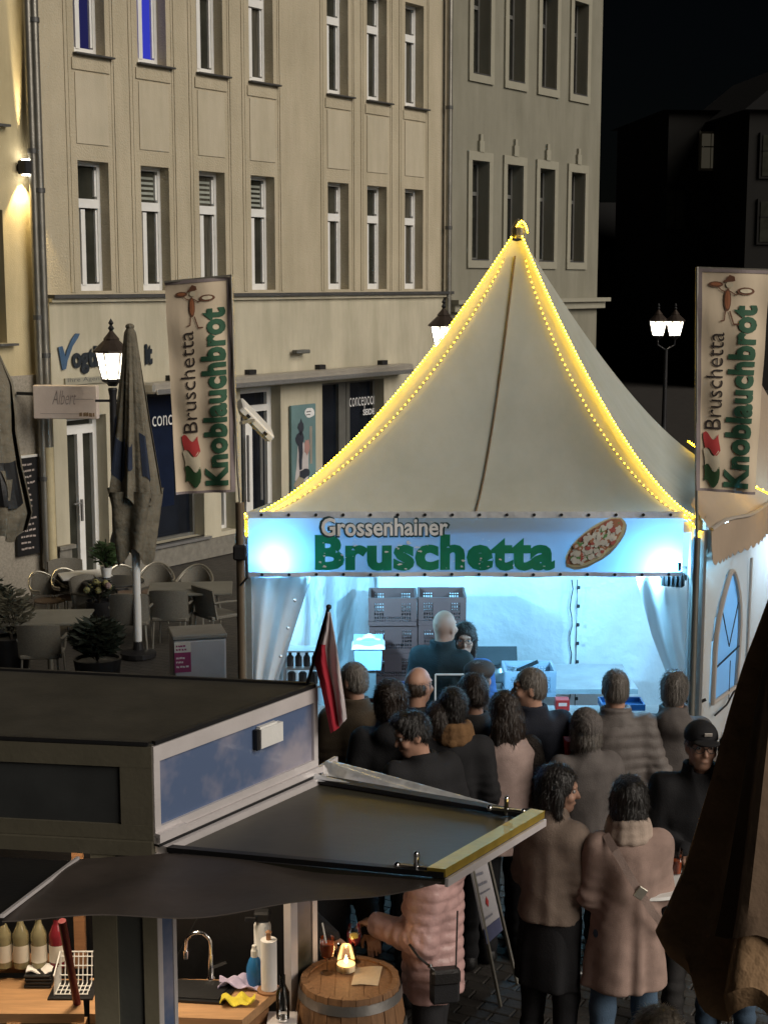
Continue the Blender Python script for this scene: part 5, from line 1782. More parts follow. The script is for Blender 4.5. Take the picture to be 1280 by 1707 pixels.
b = MB(); b.sheet(lambda u, v: Vector((-.058 + .116 * u, -.03 + .075 * v, .07 + .01 * math.sin(u * 7 + v * 3))), 10, 8, .006); b.build('cloth', m_paper, tr, smooth=True)
dr = thing('dish_rack', 'white wire dish rack on a dark mat beside the column', 'dish rack', at_z(124, 1652, ZC_))
b = MB()
for k in range(8):
    x = -.07 + .02 * k
    b.tube([(x, -.06, .015), (x, .05, .015), (x, .08, .15)], .003, 5)
for z, y in ((.015, -.06), (.015, -.02), (.015, .02), (.05, .055), (.09, .066), (.13, .075)):
    b.tube([(-.075, y, z), (.075, y, z)], .003, 5)
for k in range(6):
    y = -.06 + .022 * k; b.tube([(-.075, y, .01), (-.075, y + .02, .10)], .003, 5)
b.tube([(-.075, -.06, .10), (-.075, .08, .15), (.075, .08, .15)], .004, 5)
b.build('wires', m_white, dr)
b = MB(); b.box((0, 0, .004), (.2, .18, .008)); b.build('mat', m_flapb, dr)
rp_ = thing('red_pole', 'slanting dark red pole in the front opening of the kiosk', 'pole', at(120, 1625, 6.15))
b = MB(); A, B = at(104, 1535, 6.05), at(134, 1700, 6.25); b.tube([A - rp_.location, B - rp_.location], .017, 12); b.build('pole', m_darkred, rp_, smooth=True)
b = MB(); b.tube([B - rp_.location, B + (B - A) * .02 - rp_.location], .014, 10); b.build('tip', m_metalt, rp_)
tpf = thing('tap', 'chrome goose neck tap at the black kiosk sink', 'tap', at_z(352, 1632, ZC_))
b = MB(); b.lathe([(.022, 0), (.022, .01), (.014, .02), (.012, .12)], 12)
arc = [(0, 0, .10)] + [(-.055 * (1 - math.cos(a)) , -.0, .17 + .055 * math.sin(a)) for a in [math.pi * k / 10 for k in range(11)]] + [(-.112, 0, .14)]
b.tube(arc, .010, 10); b.lathe([(.013, .10), (.015, .14)], 10, (-.112, 0, 0)); b.build('spout', m_chrome, tpf, smooth=40)
b = MB(); b.bar((.012, 0, .06), (.075, -.01, .09), .018, .014); b.build('lever', m_chrome, tpf)
st = thing('gas_strut', 'slanting metal strut behind the kiosk tap', 'strut', at(372, 1580, 6.72))
b = MB(); A, B = at(356, 1525, 6.72), at(386, 1622, 6.72); b.bar(A - st.location, B - st.location, .022, .015); b.build('arm', m_alu, st)
b = MB(); b.ball(B - st.location, .018); b.bar(B - st.location, B + Vector((.02, 0, -.03)) - st.location, .02, .02); b.build('joint', m_iron, st)
s2 = thing('strap', 'thin black strap hanging in the kiosk beside the tap', 'strap', at(306, 1580, 6.6))
b = MB(); b.bar(at(330, 1530, 6.6) - s2.location, at(284, 1618, 6.6) - s2.location, .010, .006); s_o = b.build('strap_band', m_iron, s2)
pr = thing('paper_roll', 'white kitchen paper roll on a holder at the end of the sink counter', 'paper roll', at_z(449, 1652, ZC_))
b = MB(); b.lathe([(.012, .012), (.036, .012), (.0365, .245), (.012, .245)], 20); b.build('roll', m_paper, pr, smooth=30)
b = MB(); b.lathe([(.055, 0), (.055, .010), (.012, .012), (.011, .275), (.015, .28), (.0, .292)], 16); b.build('holder', m_wood2, pr, smooth=30)
spb = thing('spray_bottle', 'blue cleaning bottle with a white pump left of the paper roll', 'bottle', at_z(425, 1640, ZC_))
b = MB(); b.lathe([(.036, 0), (.038, .01), (.038, .08), (.025, .12), (.013, .135)], 16); b.build('bottle_body', m_bluel, spb, smooth=30)
b = MB(); b.lathe([(.016, .13), (.016, .16), (.011, .17), (.011, .185), (0, .185)], 10); b.tube([(.03, 0, .11), (.055, 0, .06), (.05, 0, 0.02)], .004, 6); b.build('pump', m_white, spb)
c_ = thing('lilac_cloth', 'crumpled lilac cloth behind the kiosk sink', 'cloth', at_z(398, 1646, ZC_))
b = MB(); b.sheet(lambda u, v: Vector((-.09 + .18 * u, -.045 + .09 * v, .018 + .022 * math.sin(u * 9 + 2 * v) * math.cos(v * 6 + u) + .02 * math.sin(u * 4))), 18, 12, .004); b.build('fabric', m_lilac, c_, smooth=True)
c_ = thing('yellow_cloth', 'yellow cleaning cloth hanging over the sink edge', 'cloth', at_z(396, 1674, ZC_))
b = MB(); b.sheet(lambda u, v: Vector((-.075 + .15 * u, -.035 + .08 * v, .022 + .016 * math.sin(u * 8 + 3 * v) * math.cos(v * 5) + .012 * math.sin(u * 13))), 18, 12, .004); b.build('fabric', m_yellow, c_, smooth=True)
gb_ = thing('glass_bottle', 'empty clear glass bottle beside the kiosk door', 'bottle', at_z(472, 1700, .88))
b = MB(); b.lathe([(.028, 0), (.03, .01), (.03, .13), (.012, .17), (.012, .21)], 14, caps=False); b.build('glass_body', m_glass, gb_, smooth=True)
b = MB(); b.lathe([(.0305, .004), (.0305, .012)], 14); b.build('base', m_chrome, gb_)
b = MB(); b.prism([(-.07, -.06), (.06, -.06), (.06, .08), (-.07, .08)], -.06, -.002); b.build('shelf', m_trim, gb_)
kt = thing('coffee_dispenser', 'black and steel dispenser behind the paper roll', 'dispenser', at_z(437, 1634, ZC_) + Vector((0, .06, 0)))
b = MB(); b.lathe([(.04, 0), (.04, .24), (.03, .26)], 14); b.build('body', m_white, kt, smooth=30)
b = MB(); b.box((0, -.0, .285), (.075, .06, .05), bevel=.01); b.bar((-.03, -.03, .28), (-.075, -.04, .285), .016, .016); b.build('head', m_iron, kt)
fp_ = thing('potted_flower', 'green plant with yellow blooms in the kiosk', 'plant', at(300, 1612, 6.75))
b = MB(); b.lathe([(.03, -.02), (.045, .05), (.0, .05)], 12); b.build('pot', m_iron, fp_)
b = MB(); rr = random.Random(2)
for k in range(90):
    a, z = rr.uniform(0, 6.28), rr.uniform(.05, .20); q = .05 * rr.random() + .012
    c = Vector((q * math.cos(a), q * math.sin(a), z)); d1 = Vector((math.cos(a), math.sin(a), rr.uniform(-.4, .6))) * .024; d2 = d1.orthogonal().normalized() * .010
    b.add([c - d1, c + d2, c + d1, c - d2], [(0, 1, 2, 3)])
b.build('leaves', m_leaf, fp_)
b = MB()
for k in range(4):
    b.ball((rr.uniform(-.03, .04), rr.uniform(-.04, .01), rr.uniform(.19, .225)), (.018, .018, .012), 7, 5)
b.build('blooms', m_yellow, fp_)

# ---- red and white flag on the far corner of the kiosk
wfl = thing('flag', 'furled red and white flag on a short pole at the kiosk corner', 'flag', at(514, 1138, KB.y))
FYk = KB.y
A, B = at(512, 1142, FYk) - wfl.location, at(548, 1012, FYk - .05) - wfl.location
b = MB(); b.tube([A, B], .008, 8); b.ball(B, .013); b.build('pole', m_iron, wfl, smooth=True)
Lp = [(546, 1020), (536, 1052), (527, 1080), (524, 1100), (535, 1140), (552, 1222)]
Mp = [(548, 1020), (546, 1052), (541, 1080), (545, 1110), (555, 1150), (566, 1212)]
Rp = [(551, 1020), (557, 1052), (563, 1090), (568, 1130), (574, 1170), (577, 1198)]
def strip_fn(P, Q, ph):
    def lp(PP, v):
        f = v * (len(PP) - 1); i = min(int(f), len(PP) - 2); g = f - i
        return PP[i][0] + (PP[i + 1][0] - PP[i][0]) * g, PP[i][1] + (PP[i + 1][1] - PP[i][1]) * g
    def fn(u, v):
        a, c = lp(P, v), lp(Q, v)
        Y = FYk - .045 + .035 * math.sin(u * 5 + ph + v * 3) - .01 * v
        return at(a[0] + (c[0] - a[0]) * u, a[1] + (c[1] - a[1]) * u, Y) - wfl.location
    return fn
f1, f2 = strip_fn(Lp, Mp, 0), strip_fn(Mp, Rp, 5.0)
MB().sheet(lambda u, v: f1(u, .36 + .64 * v), 12, 20, .003).build('red_stripe', m_red, wfl, smooth=True)
b = MB(); b.sheet(f2, 12, 24, .003); b.sheet(lambda u, v: f1(u, .36 * v), 12, 8, .003); b.build('white_stripe', m_wflag, wfl, smooth=True)

# ================================================================== barrel table
bq = at_z(584, 1629, 1.0)
bar = thing('barrel', 'oak wine barrel used as a standing table with a candle on top', 'barrel', (bq.x, bq.y, 0))
NB, HB = 22, 1.0
def brad(z):
    return .222 + .05 * math.sin(math.pi * z / HB)
for k in range(NB):
    a0_, a1_ = 2 * math.pi * k / NB, 2 * math.pi * (k + .96) / NB
    b = MB()
    vs = []
    for j in range(7):
        z = HB * j / 6
        r = brad(z) + (.002 if k % 3 else -.001)
        for (a, rr_) in ((a0_, r), (a1_, r), (a1_, r - .03), (a0_, r - .03)):
            vs.append((rr_ * math.cos(a), rr_ * math.sin(a), z))
    fs_ = []
    for j in range(6):
        for q in range(4):
            fs_.append((j * 4 + q, j * 4 + (q + 1) % 4, j * 4 + 4 + (q + 1) % 4, j * 4 + 4 + q))
    fs_ += [(3, 2, 1, 0), (24, 25, 26, 27)]
    b.add(vs, fs_); b.build('stave', m_oak, bar)
for z in (.05, .21, .36, .64, .80, .95):
    b = MB(); b.lathe([(brad(z - .022) + .004, z - .022), (brad(z + .022) + .005, z + .022)], 32, caps=False); b.lathe([(brad(z - .022) + .001, z - .022), (brad(z + .022) + .001, z + .022)], 32, caps=False); b.build('hoop', m_hoop, bar, smooth=30)
b = MB()
for k in range(6):
    x0, x1 = -.195 + .065 * k, -.195 + .065 * (k + 1) - .003
    def ch(x): return math.sqrt(max(.0,   .196 ** 2 - x * x))
    b.prism([(x0, -ch(x0)), (x1, -ch(x1)), (x1, ch(x1)), (x0, ch(x0))], HB - .03, HB - .008)
b.build('barrel_head', m_oak, bar)
b = MB(); b.lathe([(.196, HB - .03), (.196, HB - .01)], 32); b.build('head_liner', m_oak, bar)
ztop = HB - .008
cj = thing('candle_jar', 'lit candle in a glass jar on the barrel', 'candle', at_z(577, 1618, ztop) )
b = MB(); b.lathe([(.036, 0), (.046, .006), (.046, .10), (.038, .115), (.041, .125)], 20, caps=False); b.build('jar', m_glass, cj, smooth=30)
b = MB(); b.lathe([(.0, .004), (.042, .004), (.042, .035), (.0, .03)], 16, caps=False); b.build('wax', m_wax, cj)
b = MB(); b.lathe([(.0, .035), (.009, .045), (.006, .062), (0, .078)], 10, caps=False); b.build('flame', m_flame, cj)
lamp('candle_light', 'POINT', (0, -.0, .085), .35, (1, .56, .22), cj, shadow_soft_size=.02)
dg = thing('drink', 'orange drink with a straw on the barrel', 'drink', at_z(546, 1622, ztop))
b = MB(); b.lathe([(.03, 0), (.03, .004), (.004, .008), (.004, .06), (.03, .085), (.036, .12), (.033, .17)], 16, caps=False); b.build('glass', m_glass, dg, smooth=40)
b = MB(); b.lathe([(.0, .068), (.028, .086), (.034, .12), (.033, .145), (0, .145)], 14, caps=False); b.build('liquid', m_orange, dg, smooth=40)
b = MB(); b.tube([(.005, 0, .09), (-.022, 0, .24)], .004, 6); b.build('straw', m_white, dg)
wg = thing('wine_glass', 'glass of red drink behind the candle jar', 'drink', at_z(590, 1604, ztop))
b = MB(); b.lathe([(.03, 0), (.03, .004), (.004, .008), (.004, .07), (.03, .10), (.034, .14), (.028, .18)], 16, caps=False); b.build('glass', m_glass, wg, smooth=40)
b = MB(); b.lathe([(.0, .075), (.027, .10), (.033, .13), (0, .13)], 14, caps=False); b.build('liquid', m_rose, wg, smooth=40)
npk = thing('napkin', 'paper menu sheet lying on the barrel', 'paper', at_z(608, 1628, ztop))
b = MB(); b.sheet(lambda u, v: Vector((-.06 + .12 * u + .02 * v, -.09 + .18 * v, .004 + .004 * math.sin(u * 4 + v * 5))), 6, 6, .001); b.build('sheet', mat('beige_paper', (.46, .36, .24), .9), npk)

# ================================================================== A-board
g0, g1 = at_z(834, 1678, 0), at_z(862, 1640, 0)
u0_, u1_ = Vector((at(784, 1432, g0.y + .12).x, g0.y + .12, at(784, 1432, g0.y + .12).z)), at(812, 1424, g1.y + .14)
ab = thing('sign_board', 'slim leaning sign board on thin legs between the shoppers', 'sign', (g0 + g1) / 2)
L_ = ab.location
b = MB(); b.bar(g0 - L_, u0_ - L_, .016, .016); b.bar(g1 - L_, u1_ - L_, .016, .016); b.build('legs', m_alutube, ab)
def abf(u, v, o=0):
    p = (g0 - L_).lerp(g1 - L_, u).lerp((u0_ - L_).lerp(u1_ - L_, u), v); return p + Vector((-.01, -.02 - o, .01))
b = MB(); b.sheet(lambda u, v: abf(.03 + .94 * u, .42 + .58 * v), 2, 2, .012); b.build('board', mat('board_print', (.50, .48, .50), .6, var=.06), ab)
b = MB(); b.sheet(lambda u, v: abf(.04 + .92 * u, .425 + .10 * v, .014), 2, 2, .002); b.build('board_foot', mat('board_blue', (.10, .11, .20), .6), ab)
b = MB()
for j, (v0, v1) in enumerate(((.94, .97), (.87, .91), (.80, .84), (.745, .77), (.57, .60))):
    squig(b, lambda x, y: abf(.15 + x, v0 + y, .016), .7, v1 - v0, 1, 0, 1.0, .5, j + 3)
b.add([abf(.42, .68, .016), abf(.5, .64, .016), abf(.58, .68, .016), abf(.5, .72, .016)], [(0, 1, 2, 3)], 1)
b.build('print', [mat('grey_print', (.22, .22, .26), .7), m_redprint], ab)

# ================================================================== folding bar table
tq = at_z(1065, 1458, 1.10)
bt = thing('bar_table', 'white round folding bar table behind the woman in the long coat', 'table', (tq.x, tq.y + .05, 0))
b = MB(); b.lathe([(.0, 1.075), (.335, 1.075), (.35, 1.085), (.345, 1.10), (0, 1.10)], 36, caps=False); b.build('tabletop', m_white, bt, smooth=30)
for a in (30, 150, 270):
    ca2, sa2 = math.cos(R(a)), math.sin(R(a))
    b = MB(); b.tube([(-.22 * ca2, -.22 * sa2, 1.07), (.30 * ca2, .30 * sa2, .0)], .014, 8); b.build('leg', m_black, bt, smooth=True)
b = MB(); b.lathe([(.03, .52), (.03, .60)], 10); b.build('hub', m_black, bt)
for px, py, lab, m in ((1012, 1452, 'small glass at the left edge of the bar table', m_glass), (1125, 1452, 'tall glass at the right edge of the bar table', m_glass)):
    o = thing('drink', lab, 'drink', at_z(px, py + 4, 1.10))
    b = MB(); b.lathe([(.026, 0), (.03, .004), (.034, .13)], 14, caps=False); b.build('glass', m, o, smooth=40)
    b = MB(); b.lathe([(0, .006), (.028, .006), (.031, .07), (0, .07)], 12, caps=False); b.build('liquid', m_orange, o)
# litter catching the light on the paving
for k, (px, py, s_) in enumerate(((1006, 1612, .05), (926, 1630, .07), (955, 1622, .06), (1110, 1632, .08))):
    o = thing('foil', ['crumpled shiny foil on the paving beside the blue jeans', 'shiny scrap of foil on the paving beside the dark skirt', 'narrow shiny scrap on the paving between the two women', 'crumpled clear wrapper under the bar table'][k], 'litter', at_z(px, py, .004), random.uniform(0, 3), 'shiny litter on the paving')
    b = MB(); rr = random.Random(k); sd = rr.uniform(0, 6)
    b.sheet(lambda u, v: Vector(((u - .5) * s_ * 1.8, (v - .5) * s_, .012 + .010 * math.sin(u * 13 + sd) * math.cos(v * 11 + sd))), 9, 7, .002); b.build('sheet', m_silver, o)

# ================================================================== parasols
def parasol(name, label, cx, cy, prof, folds, m, rz=0.0, hem=0.0, ph=0.0, pole_r=.03, inner=None, mp=m_white):
    """prof: (z, r) from the top down"""
    o = thing('closed_parasol', label, 'parasol', (cx, cy, 0), rz, 'closed parasols')
    zt_, zb2 = prof[0][0], prof[-1][0]
    zs = [p[0] for p in prof][::-1]; rs = [p[1] for p in prof][::-1]
    def cloth(u, v):
        a = 2 * math.pi * u
        z = zt_ + (zb2 - zt_) * v
        r = float(np.interp(z, zs, rs))
        f = math.sin(a * folds + ph + .6 * math.sin(a * 2 + 3 * v))
        r *= 1 + (.16 * f + .07 * math.sin(a * folds * 2.1 + 2 * v)) * min(1, v * 2.5)
        z += hem * f * v ** 3
        return Vector((r * math.cos(a), r * math.sin(a), z))
    MB().sheet(cloth, 96, 40, -.004).build('canopy', m, o, smooth=True)
    if inner:
        def cl2(u, v):
            a = 2 * math.pi * u; z = inner[0] + (inner[1] - inner[0]) * v
            r = inner[2] * (1 - .35 * v) * (1 + .25 * math.sin(a * 5 + 2 * v))
            return Vector((r * math.cos(a), r * math.sin(a), z + .1 * math.sin(a * 3) * v))
        MB().sheet(cl2, 60, 14, -.004).build('inner_cloth', m, o, smooth=True)
    b = MB(); b.tube([(0, 0, 0), (0, 0, zt_ - .02)], pole_r, 12); b.build('pole', mp, o, smooth=True)
    b = MB(); b.ball((0, 0, zt_ + .01), (.05, .05, .035)); b.build('finial', m, o)
    b = MB(); b.lathe([(.2, 0), (.2, .05), (.06, .08), (.04, .2)], 16); b.build('base', m_iron, o)
    return o, cloth
YP = 16.2
def zr(py, half, cpx, Y=YP):
    return (at(cpx, py, Y).z, (at(cpx + half, py, Y).x - at(cpx, py, Y).x))
prof = [zr(546, 5, 221), zr(554, 10, 221), zr(584, 13, 221), zr(640, 18, 221), zr(700, 24, 221), zr(780, 33, 221), zr(832, 39, 221)]
pa, pcl = parasol('closed_parasol', 'closed beige parasol with dark print beside the lit street lamp', at(221, 700, YP).x, YP, prof, 7, m_beige, 0, .06, 1.0, .045, (at(216, 815, YP).z, at(216, 925, YP).z, .26))
b = MB()
for (a, c, v0, v1) in ((.60, .70, .62, .84), (.84, .94, .60, .86), (.50, .58, .5, .88), (.73, .77, .66, .8)):
    b.sheet(lambda u, v: pcl(a + (c - a) * u, v0 + (v1 - v0) * v + .03 * math.sin(u * 3)) * 1.0 + Vector((pcl(a + (c - a) * u, v0).x * .05, pcl(a + (c - a) * u, v0).y * .05, 0)), 10, 12, -.002)
b.build('print', m_navy, pa)
YL = 14.0
prof = [zr(560, 8, -34, YL), zr(590, 36, -34, YL), zr(640, 52, -34, YL), zr(720, 50, -34, YL), zr(780, 56, -34, YL), zr(860, 70, -34, YL), zr(892, 62, -34, YL)]
pa, pcl = parasol('closed_parasol', 'closed grey beige parasol cut off by the left edge', at(-34, 700, YL).x, YL, prof, 6, m_beige, 0, .05, .4, .035)
b = MB()
b.sheet(lambda u, v: pcl(.80 + .19 * u, .62 + .22 * v) + Vector((.02, -.02, 0)), 10, 8, -.003); b.build('print', m_black, pa)
b = MB()
b.sheet(lambda u, v: pcl(.86 + .02 * u + .03 * v, .66 + .13 * v) + Vector((.028, -.028, 0)), 3, 8, -.003); b.sheet(lambda u, v: pcl(.93 + .02 * u - .02 * v, .70 + .10 * v) + Vector((.028, -.028, 0)), 3, 8, -.003)
b.build('print_strokes', m_beige, pa)
# big brown parasol close to the camera
YF = 4.5
AX = 1322
prof = [zr(760, 4, AX, YF), zr(800, 14, AX, YF), zr(960, 38, AX, YF), zr(1100, 72, AX, YF), zr(1200, 92, AX, YF), zr(1330, 114, AX, YF), zr(1480, 142, AX, YF), zr(1560, 164, AX, YF), zr(1600, 176, AX, YF), zr(1640, 158, AX, YF)]
pa, pcl = parasol('closed_parasol', 'big closed brown parasol in the right foreground', at(AX, 1300, YF).x, YF, prof, 6, m_brownp, 0, .07, 2.2, .03)
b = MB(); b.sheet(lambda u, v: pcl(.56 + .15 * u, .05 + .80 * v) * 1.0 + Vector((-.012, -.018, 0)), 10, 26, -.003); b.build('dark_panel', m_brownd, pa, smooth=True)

# ================================================================== cafe terrace
def wicker_chair(label, m=m_wicker):
    o = thing('wicker_chair', label, 'chair', (0, 0, 0), 0, 'woven terrace chairs')
    b = MB(); b.box((0, 0, .44), (.46, .44, .05), bevel=.02); b.build('seat', m, o)
    b = MB(); b.sheet(lambda u, v: Vector((-.24 + .48 * u + 0, .20 + .07 * v - .07 * (2 * u - 1) ** 2, .45 + .42 * v - .03 * abs(2 * u - 1) ** 3)), 14, 8, .03); b.build('backrest', m, o, smooth=30)
    for sx in (-1, 1):
        b = MB(); b.tube([(sx * .25, .20, .66), (sx * .265, .02, .665), (sx * .25, -.18, .645), (sx * .22, -.20, .45)], .018, 8); b.build('arm', m, o, smooth=True)
        for sy in (-1, 1):
            b = MB(); b.tube([(sx * .205, sy * .19, .43), (sx * .225, sy * .22, 0)], .013, 8); b.build('leg', m_alutube, o, smooth=True)
    return o
def place(px, py, z=0.0):
    q = at_z(px, py, z); return (q.x, q.y, 0)
wc = [(222, 1086, R(180), 'grey woven chair seen from behind, left of the pair in front of the table'), (289, 1079, R(176), 'grey woven chair seen from behind, right of the pair in front of the table'), (362, 1075, R(130), 'grey woven chair seen side on beside the flag pole'),
      (74, 1146, R(182), 'grey woven chair seen from behind at the lower left near the kiosk roof'), (160, 1062, R(60), 'woven chair turned sideways left of the pair of grey chairs'), (115, 1030, R(20), 'brown woven chair facing the camera behind the left table')]
w0 = None
for px, py, rz, lab in wc:
    loc = place(px, py)
    if w0 is None:
        w0 = wicker_chair(lab); w0.scale = (.86, .86, .82); w0.location, w0.rotation_euler = loc, (0, 0, rz)
    else:
        dup(w0, loc, rz, lab)
def ring_chair(label):
    o = thing('tube_chair', label, 'chair', (0, 0, 0), 0, 'round backed tube chairs on the terrace')
    b = MB(); b.lathe([(0, .43), (.20, .43), (.215, .445), (.2, .455), (0, .455)], 20, caps=False); b.build('seat', m_wickerb, o)
    pts = [(.26 * math.cos(a), .02 + .26 * math.sin(a), .62 + .20 * max(0, math.sin(a)) ** 1.5) for a in [math.pi * (-.15 + 1.3 * k / 18) for k in range(19)]]
    b = MB(); b.tube(pts, .014, 8); b.tube([(x, y, z - .03) for x, y, z in pts], .010, 6); b.build('back_tube', m_alutube, o, smooth=True)
    b = MB(); b.sheet(lambda u, v: Vector((.235 * math.cos(math.pi * (.1 + .8 * u)), .02 + .235 * math.sin(math.pi * (.1 + .8 * u)), .48 + (.12 + .2 * math.sin(math.pi * (.1 + .8 * u)) ** 1.5) * v)), 14, 6, .01); b.build('back_weave', m_wicker, o, smooth=True)
    for a in (45, 135, 225, 315):
        ca2, sa2 = math.cos(R(a)), math.sin(R(a))
        b = MB(); b.tube([(.2 * ca2, .2 * sa2, .44), (.24 * ca2, .24 * sa2, 0)], .012, 8); b.build('leg', m_alutube, o, smooth=True)
    return o
rc = [(85, 1052, R(50), 'round backed tube chair nearest the downpipes'), (122, 1046, R(40), 'round backed tube chair left of the white table top'), (325, 1040, R(-8), 'round backed tube chair behind the square table'), (262, 1036, R(5), 'dark round backed tube chair below the shop window'), (212, 1040, R(25), 'dark round backed tube chair behind the parasol pole')]
r0 = None
for px, py, rz, lab in rc:
    loc = place(px, py)
    if r0 is None:
        r0 = ring_chair(lab); r0.scale = (.86, .86, .84); r0.location, r0.rotation_euler = loc, (0, 0, rz)
    else:
        dup(r0, loc, rz, lab)
def table(label, px, py, w_, d_, m, round_=False, rz=0.0):
    q = at_z(px, py, .64)
    o = thing('terrace_table', label, 'table', (q.x, q.y, -.09), rz, 'terrace tables')
    b = MB()
    if round_:
        b.lathe([(0, .71), (w_ / 2, .71), (w_ / 2 + .008, .72), (w_ / 2, .73), (0, .73)], 28, caps=False)
    else:
        b.box((0, 0, .72), (w_, d_, .025), bevel=.008)
    b.build('tabletop', m, o)
    b = MB(); b.tube([(0, 0, .71), (0, 0, .05)], .03, 10); b.build('column', m_alutube, o, smooth=True)
    for a in (45, 135, 225, 315):
        b = MB(); b.bar((0, 0, .06), (.26 * math.cos(R(a)), .26 * math.sin(R(a)), .02), .03, .03); b.build('foot', m_iron, o)
    return o
m_top = mat('grey_table_top', (.16, .155, .13), .4, var=.2, vscale=3)
table('square grey table in front of the round backed chair', 318, 980, .95, .7, m_top, False, R(5))
table('square table with a pale runner at the left', 82, 1028, .85, .7, m_top, False, R(3))
table('dark round table with a potted oleander', 190, 968, .7, .7, m_black, True)
table('white square table near the glass door', 142, 957, .6, .5, m_white, False, R(20))
# plants
def bush(label, loc, r, h, n, m, leaf, pot=None, seed=0, cat='plant', name='potted_plant', pot_m=m_white):
    o = thing(name, label, cat, loc)
    rr = random.Random(seed)
    if pot:
        b = MB(); b.lathe([(pot[0] * .75, 0), (pot[0], pot[1]), (pot[0] * .9, pot[1]), (pot[0] * .85, pot[1] - .03), (0, pot[1] - .03)], 16, caps=False); b.build('pot', pot_m, o, smooth=30)
    z0 = pot[1] if pot else 0
    b = MB()
    for k in range(6):
        a = rr.uniform(0, 6.28); b.tube([(0, 0, z0 - .03), (r * .4 * math.cos(a), r * .4 * math.sin(a), z0 + h * rr.uniform(.5, .8))], [.01, .004], 5)
    b.build('stems', m_bark, o)
    b = MB()
    for k in range(n):
        a, u = rr.uniform(0, 6.28), rr.uniform(-1, 1); q = rr.random() ** .4
        c = Vector((r * q * math.cos(a) * math.sqrt(1 - u * u), r * q * math.sin(a) * math.sqrt(1 - u * u), z0 + h * .55 + h * .5 * u * q))
        d1 = Vector((math.cos(a + rr.uniform(-.7, .7)), math.sin(a + rr.uniform(-.7, .7)), rr.uniform(-.2, .8))) * leaf * rr.uniform(.7, 1.3); d2 = d1.orthogonal().normalized() * leaf * .3
        b.add([c - d1, c + d2 + Vector((0, 0, .005)), c + d1, c - d2], [(0, 1, 2, 3)])
    b.build('foliage', m, o)
    return o, rr
q = at_z(178, 962, .645)
bush('small oleander in a white pot on the round table', q, .17, .30, 260, m_leaf, .055, (.07, .12), 1)
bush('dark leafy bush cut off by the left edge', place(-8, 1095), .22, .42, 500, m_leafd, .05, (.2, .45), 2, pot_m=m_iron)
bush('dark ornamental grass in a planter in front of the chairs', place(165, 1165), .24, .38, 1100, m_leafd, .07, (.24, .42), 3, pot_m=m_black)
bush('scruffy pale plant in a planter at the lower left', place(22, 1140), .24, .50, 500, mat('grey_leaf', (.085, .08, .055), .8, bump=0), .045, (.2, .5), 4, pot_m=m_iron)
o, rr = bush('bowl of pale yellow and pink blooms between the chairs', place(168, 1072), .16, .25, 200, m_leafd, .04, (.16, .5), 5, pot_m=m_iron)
b = MB()
for k in range(8):
    b.ball((rr.uniform(-.13, .13), rr.uniform(-.16, 0), .66 + rr.uniform(-.04, .07)), .04, 7, 5, rr.choice([0, 0, 1]))
b.build('blooms', [mat('pale_yellow_bloom', (.42, .40, .18), .8), mat('pale_pink_bloom', (.40, .28, .26), .8)], o)
# white chest freezer
q0 = at_z(331, 1162, 0)
fz = thing('chest_freezer', 'small white chest freezer with a pink label on the paving behind the kiosk', 'freezer', (q0.x, q0.y, 0), R(14))
b = MB(); b.box((0, 0, .34), (.52, .42, .60), bevel=.02); b.build('cabinet', mat('freezer_white', (.46, .43, .42), .5, var=.06), fz)
b = MB(); b.box((0, 0, .665), (.54, .44, .05), bevel=.015); b.build('lid', mat('freezer_lid', (.26, .24, .21), .5), fz)
b = MB(); b.box((-.17, -.2125, .42), (.16, .005, .20)); b.build('label', m_pink, fz)
b = MB(); b.box((-.17, -.2125, .57), (.16, .005, .10)); b.build('upper_label', m_label, fz)
b = MB(); squig(b, lambda x, y: Vector((-.235 + x, -.2155, .535 + y)), .13, .07, 2, 0, 1, .5, 3); squig(b, lambda x, y: Vector((-.235 + x, -.2155, .36 + y)), .12, .13, 3, 1, .9, .4, 4); b.build('label_print', [m_pink, m_label], fz)
b = MB(); b.box((0, 0, .02), (.46, .36, .04)); b.build('plinth', m_iron, fz)

# ================================================================== people
m_skin = mat('skin', (.42, .24, .17), .5, var=.10, vscale=9, bump=.1, bscale=60, bdist=.004)
m_lip = mat('lips', (.30, .11, .09), .5, bump=0)
m_eyew = mat('eye_white', (.36, .33, .31), .4, bump=0)
m_eyed = mat('eye_dark', (.02, .015, .012), .2, bump=0)
def hairmat(n, c):
    return mat(n, c, .42, var=.5, vscale=28, bump=.9, bscale=70, bdist=.012, stretch=(1, 1, .16), spec=.5)
h_black, h_brown, h_grey, h_white, h_dbrown = hairmat('black_hair', (.012, .010, .009)), hairmat('brown_hair', (.045, .028, .018)), hairmat('grey_hair', (.13, .115, .10)), hairmat('pale_hair', (.62, .55, .46)), hairmat('dark_brown_hair', (.022, .014, .010))
def fab(n, c, rough=.85, **kw):
    a = dict(var=.20, vscale=9, bump=.4, bscale=130, bdist=.006)
    a.update(kw)
    return mat(n, c, rough, **a)
f_black, f_navy, f_char = fab('black_fabric', (.012, .012, .014)), fab('navy_fabric', (.012, .015, .026)), fab('charcoal_fabric', (.040, .038, .038))
f_olive, f_greyq, f_grey, f_beige = fab('olive_fabric', (.062, .044, .026)), fab('grey_quilt', (.13, .112, .103), .6), fab('grey_fabric', (.11, .096, .09)), fab('beige_wool', (.225, .172, .138), .95)
f_pink, f_camel, f_pinkish, f_ochre = fab('pink_quilt', (.46, .29, .275), .38, bscale=45, bump=.6), fab('taupe_wool', (.32, .225, .19), .95, bscale=220), fab('pale_pink_fabric', (.38, .28, .25)), fab('ochre_scarf', (.16, .085, .035), .9, bump=.8, bscale=60)
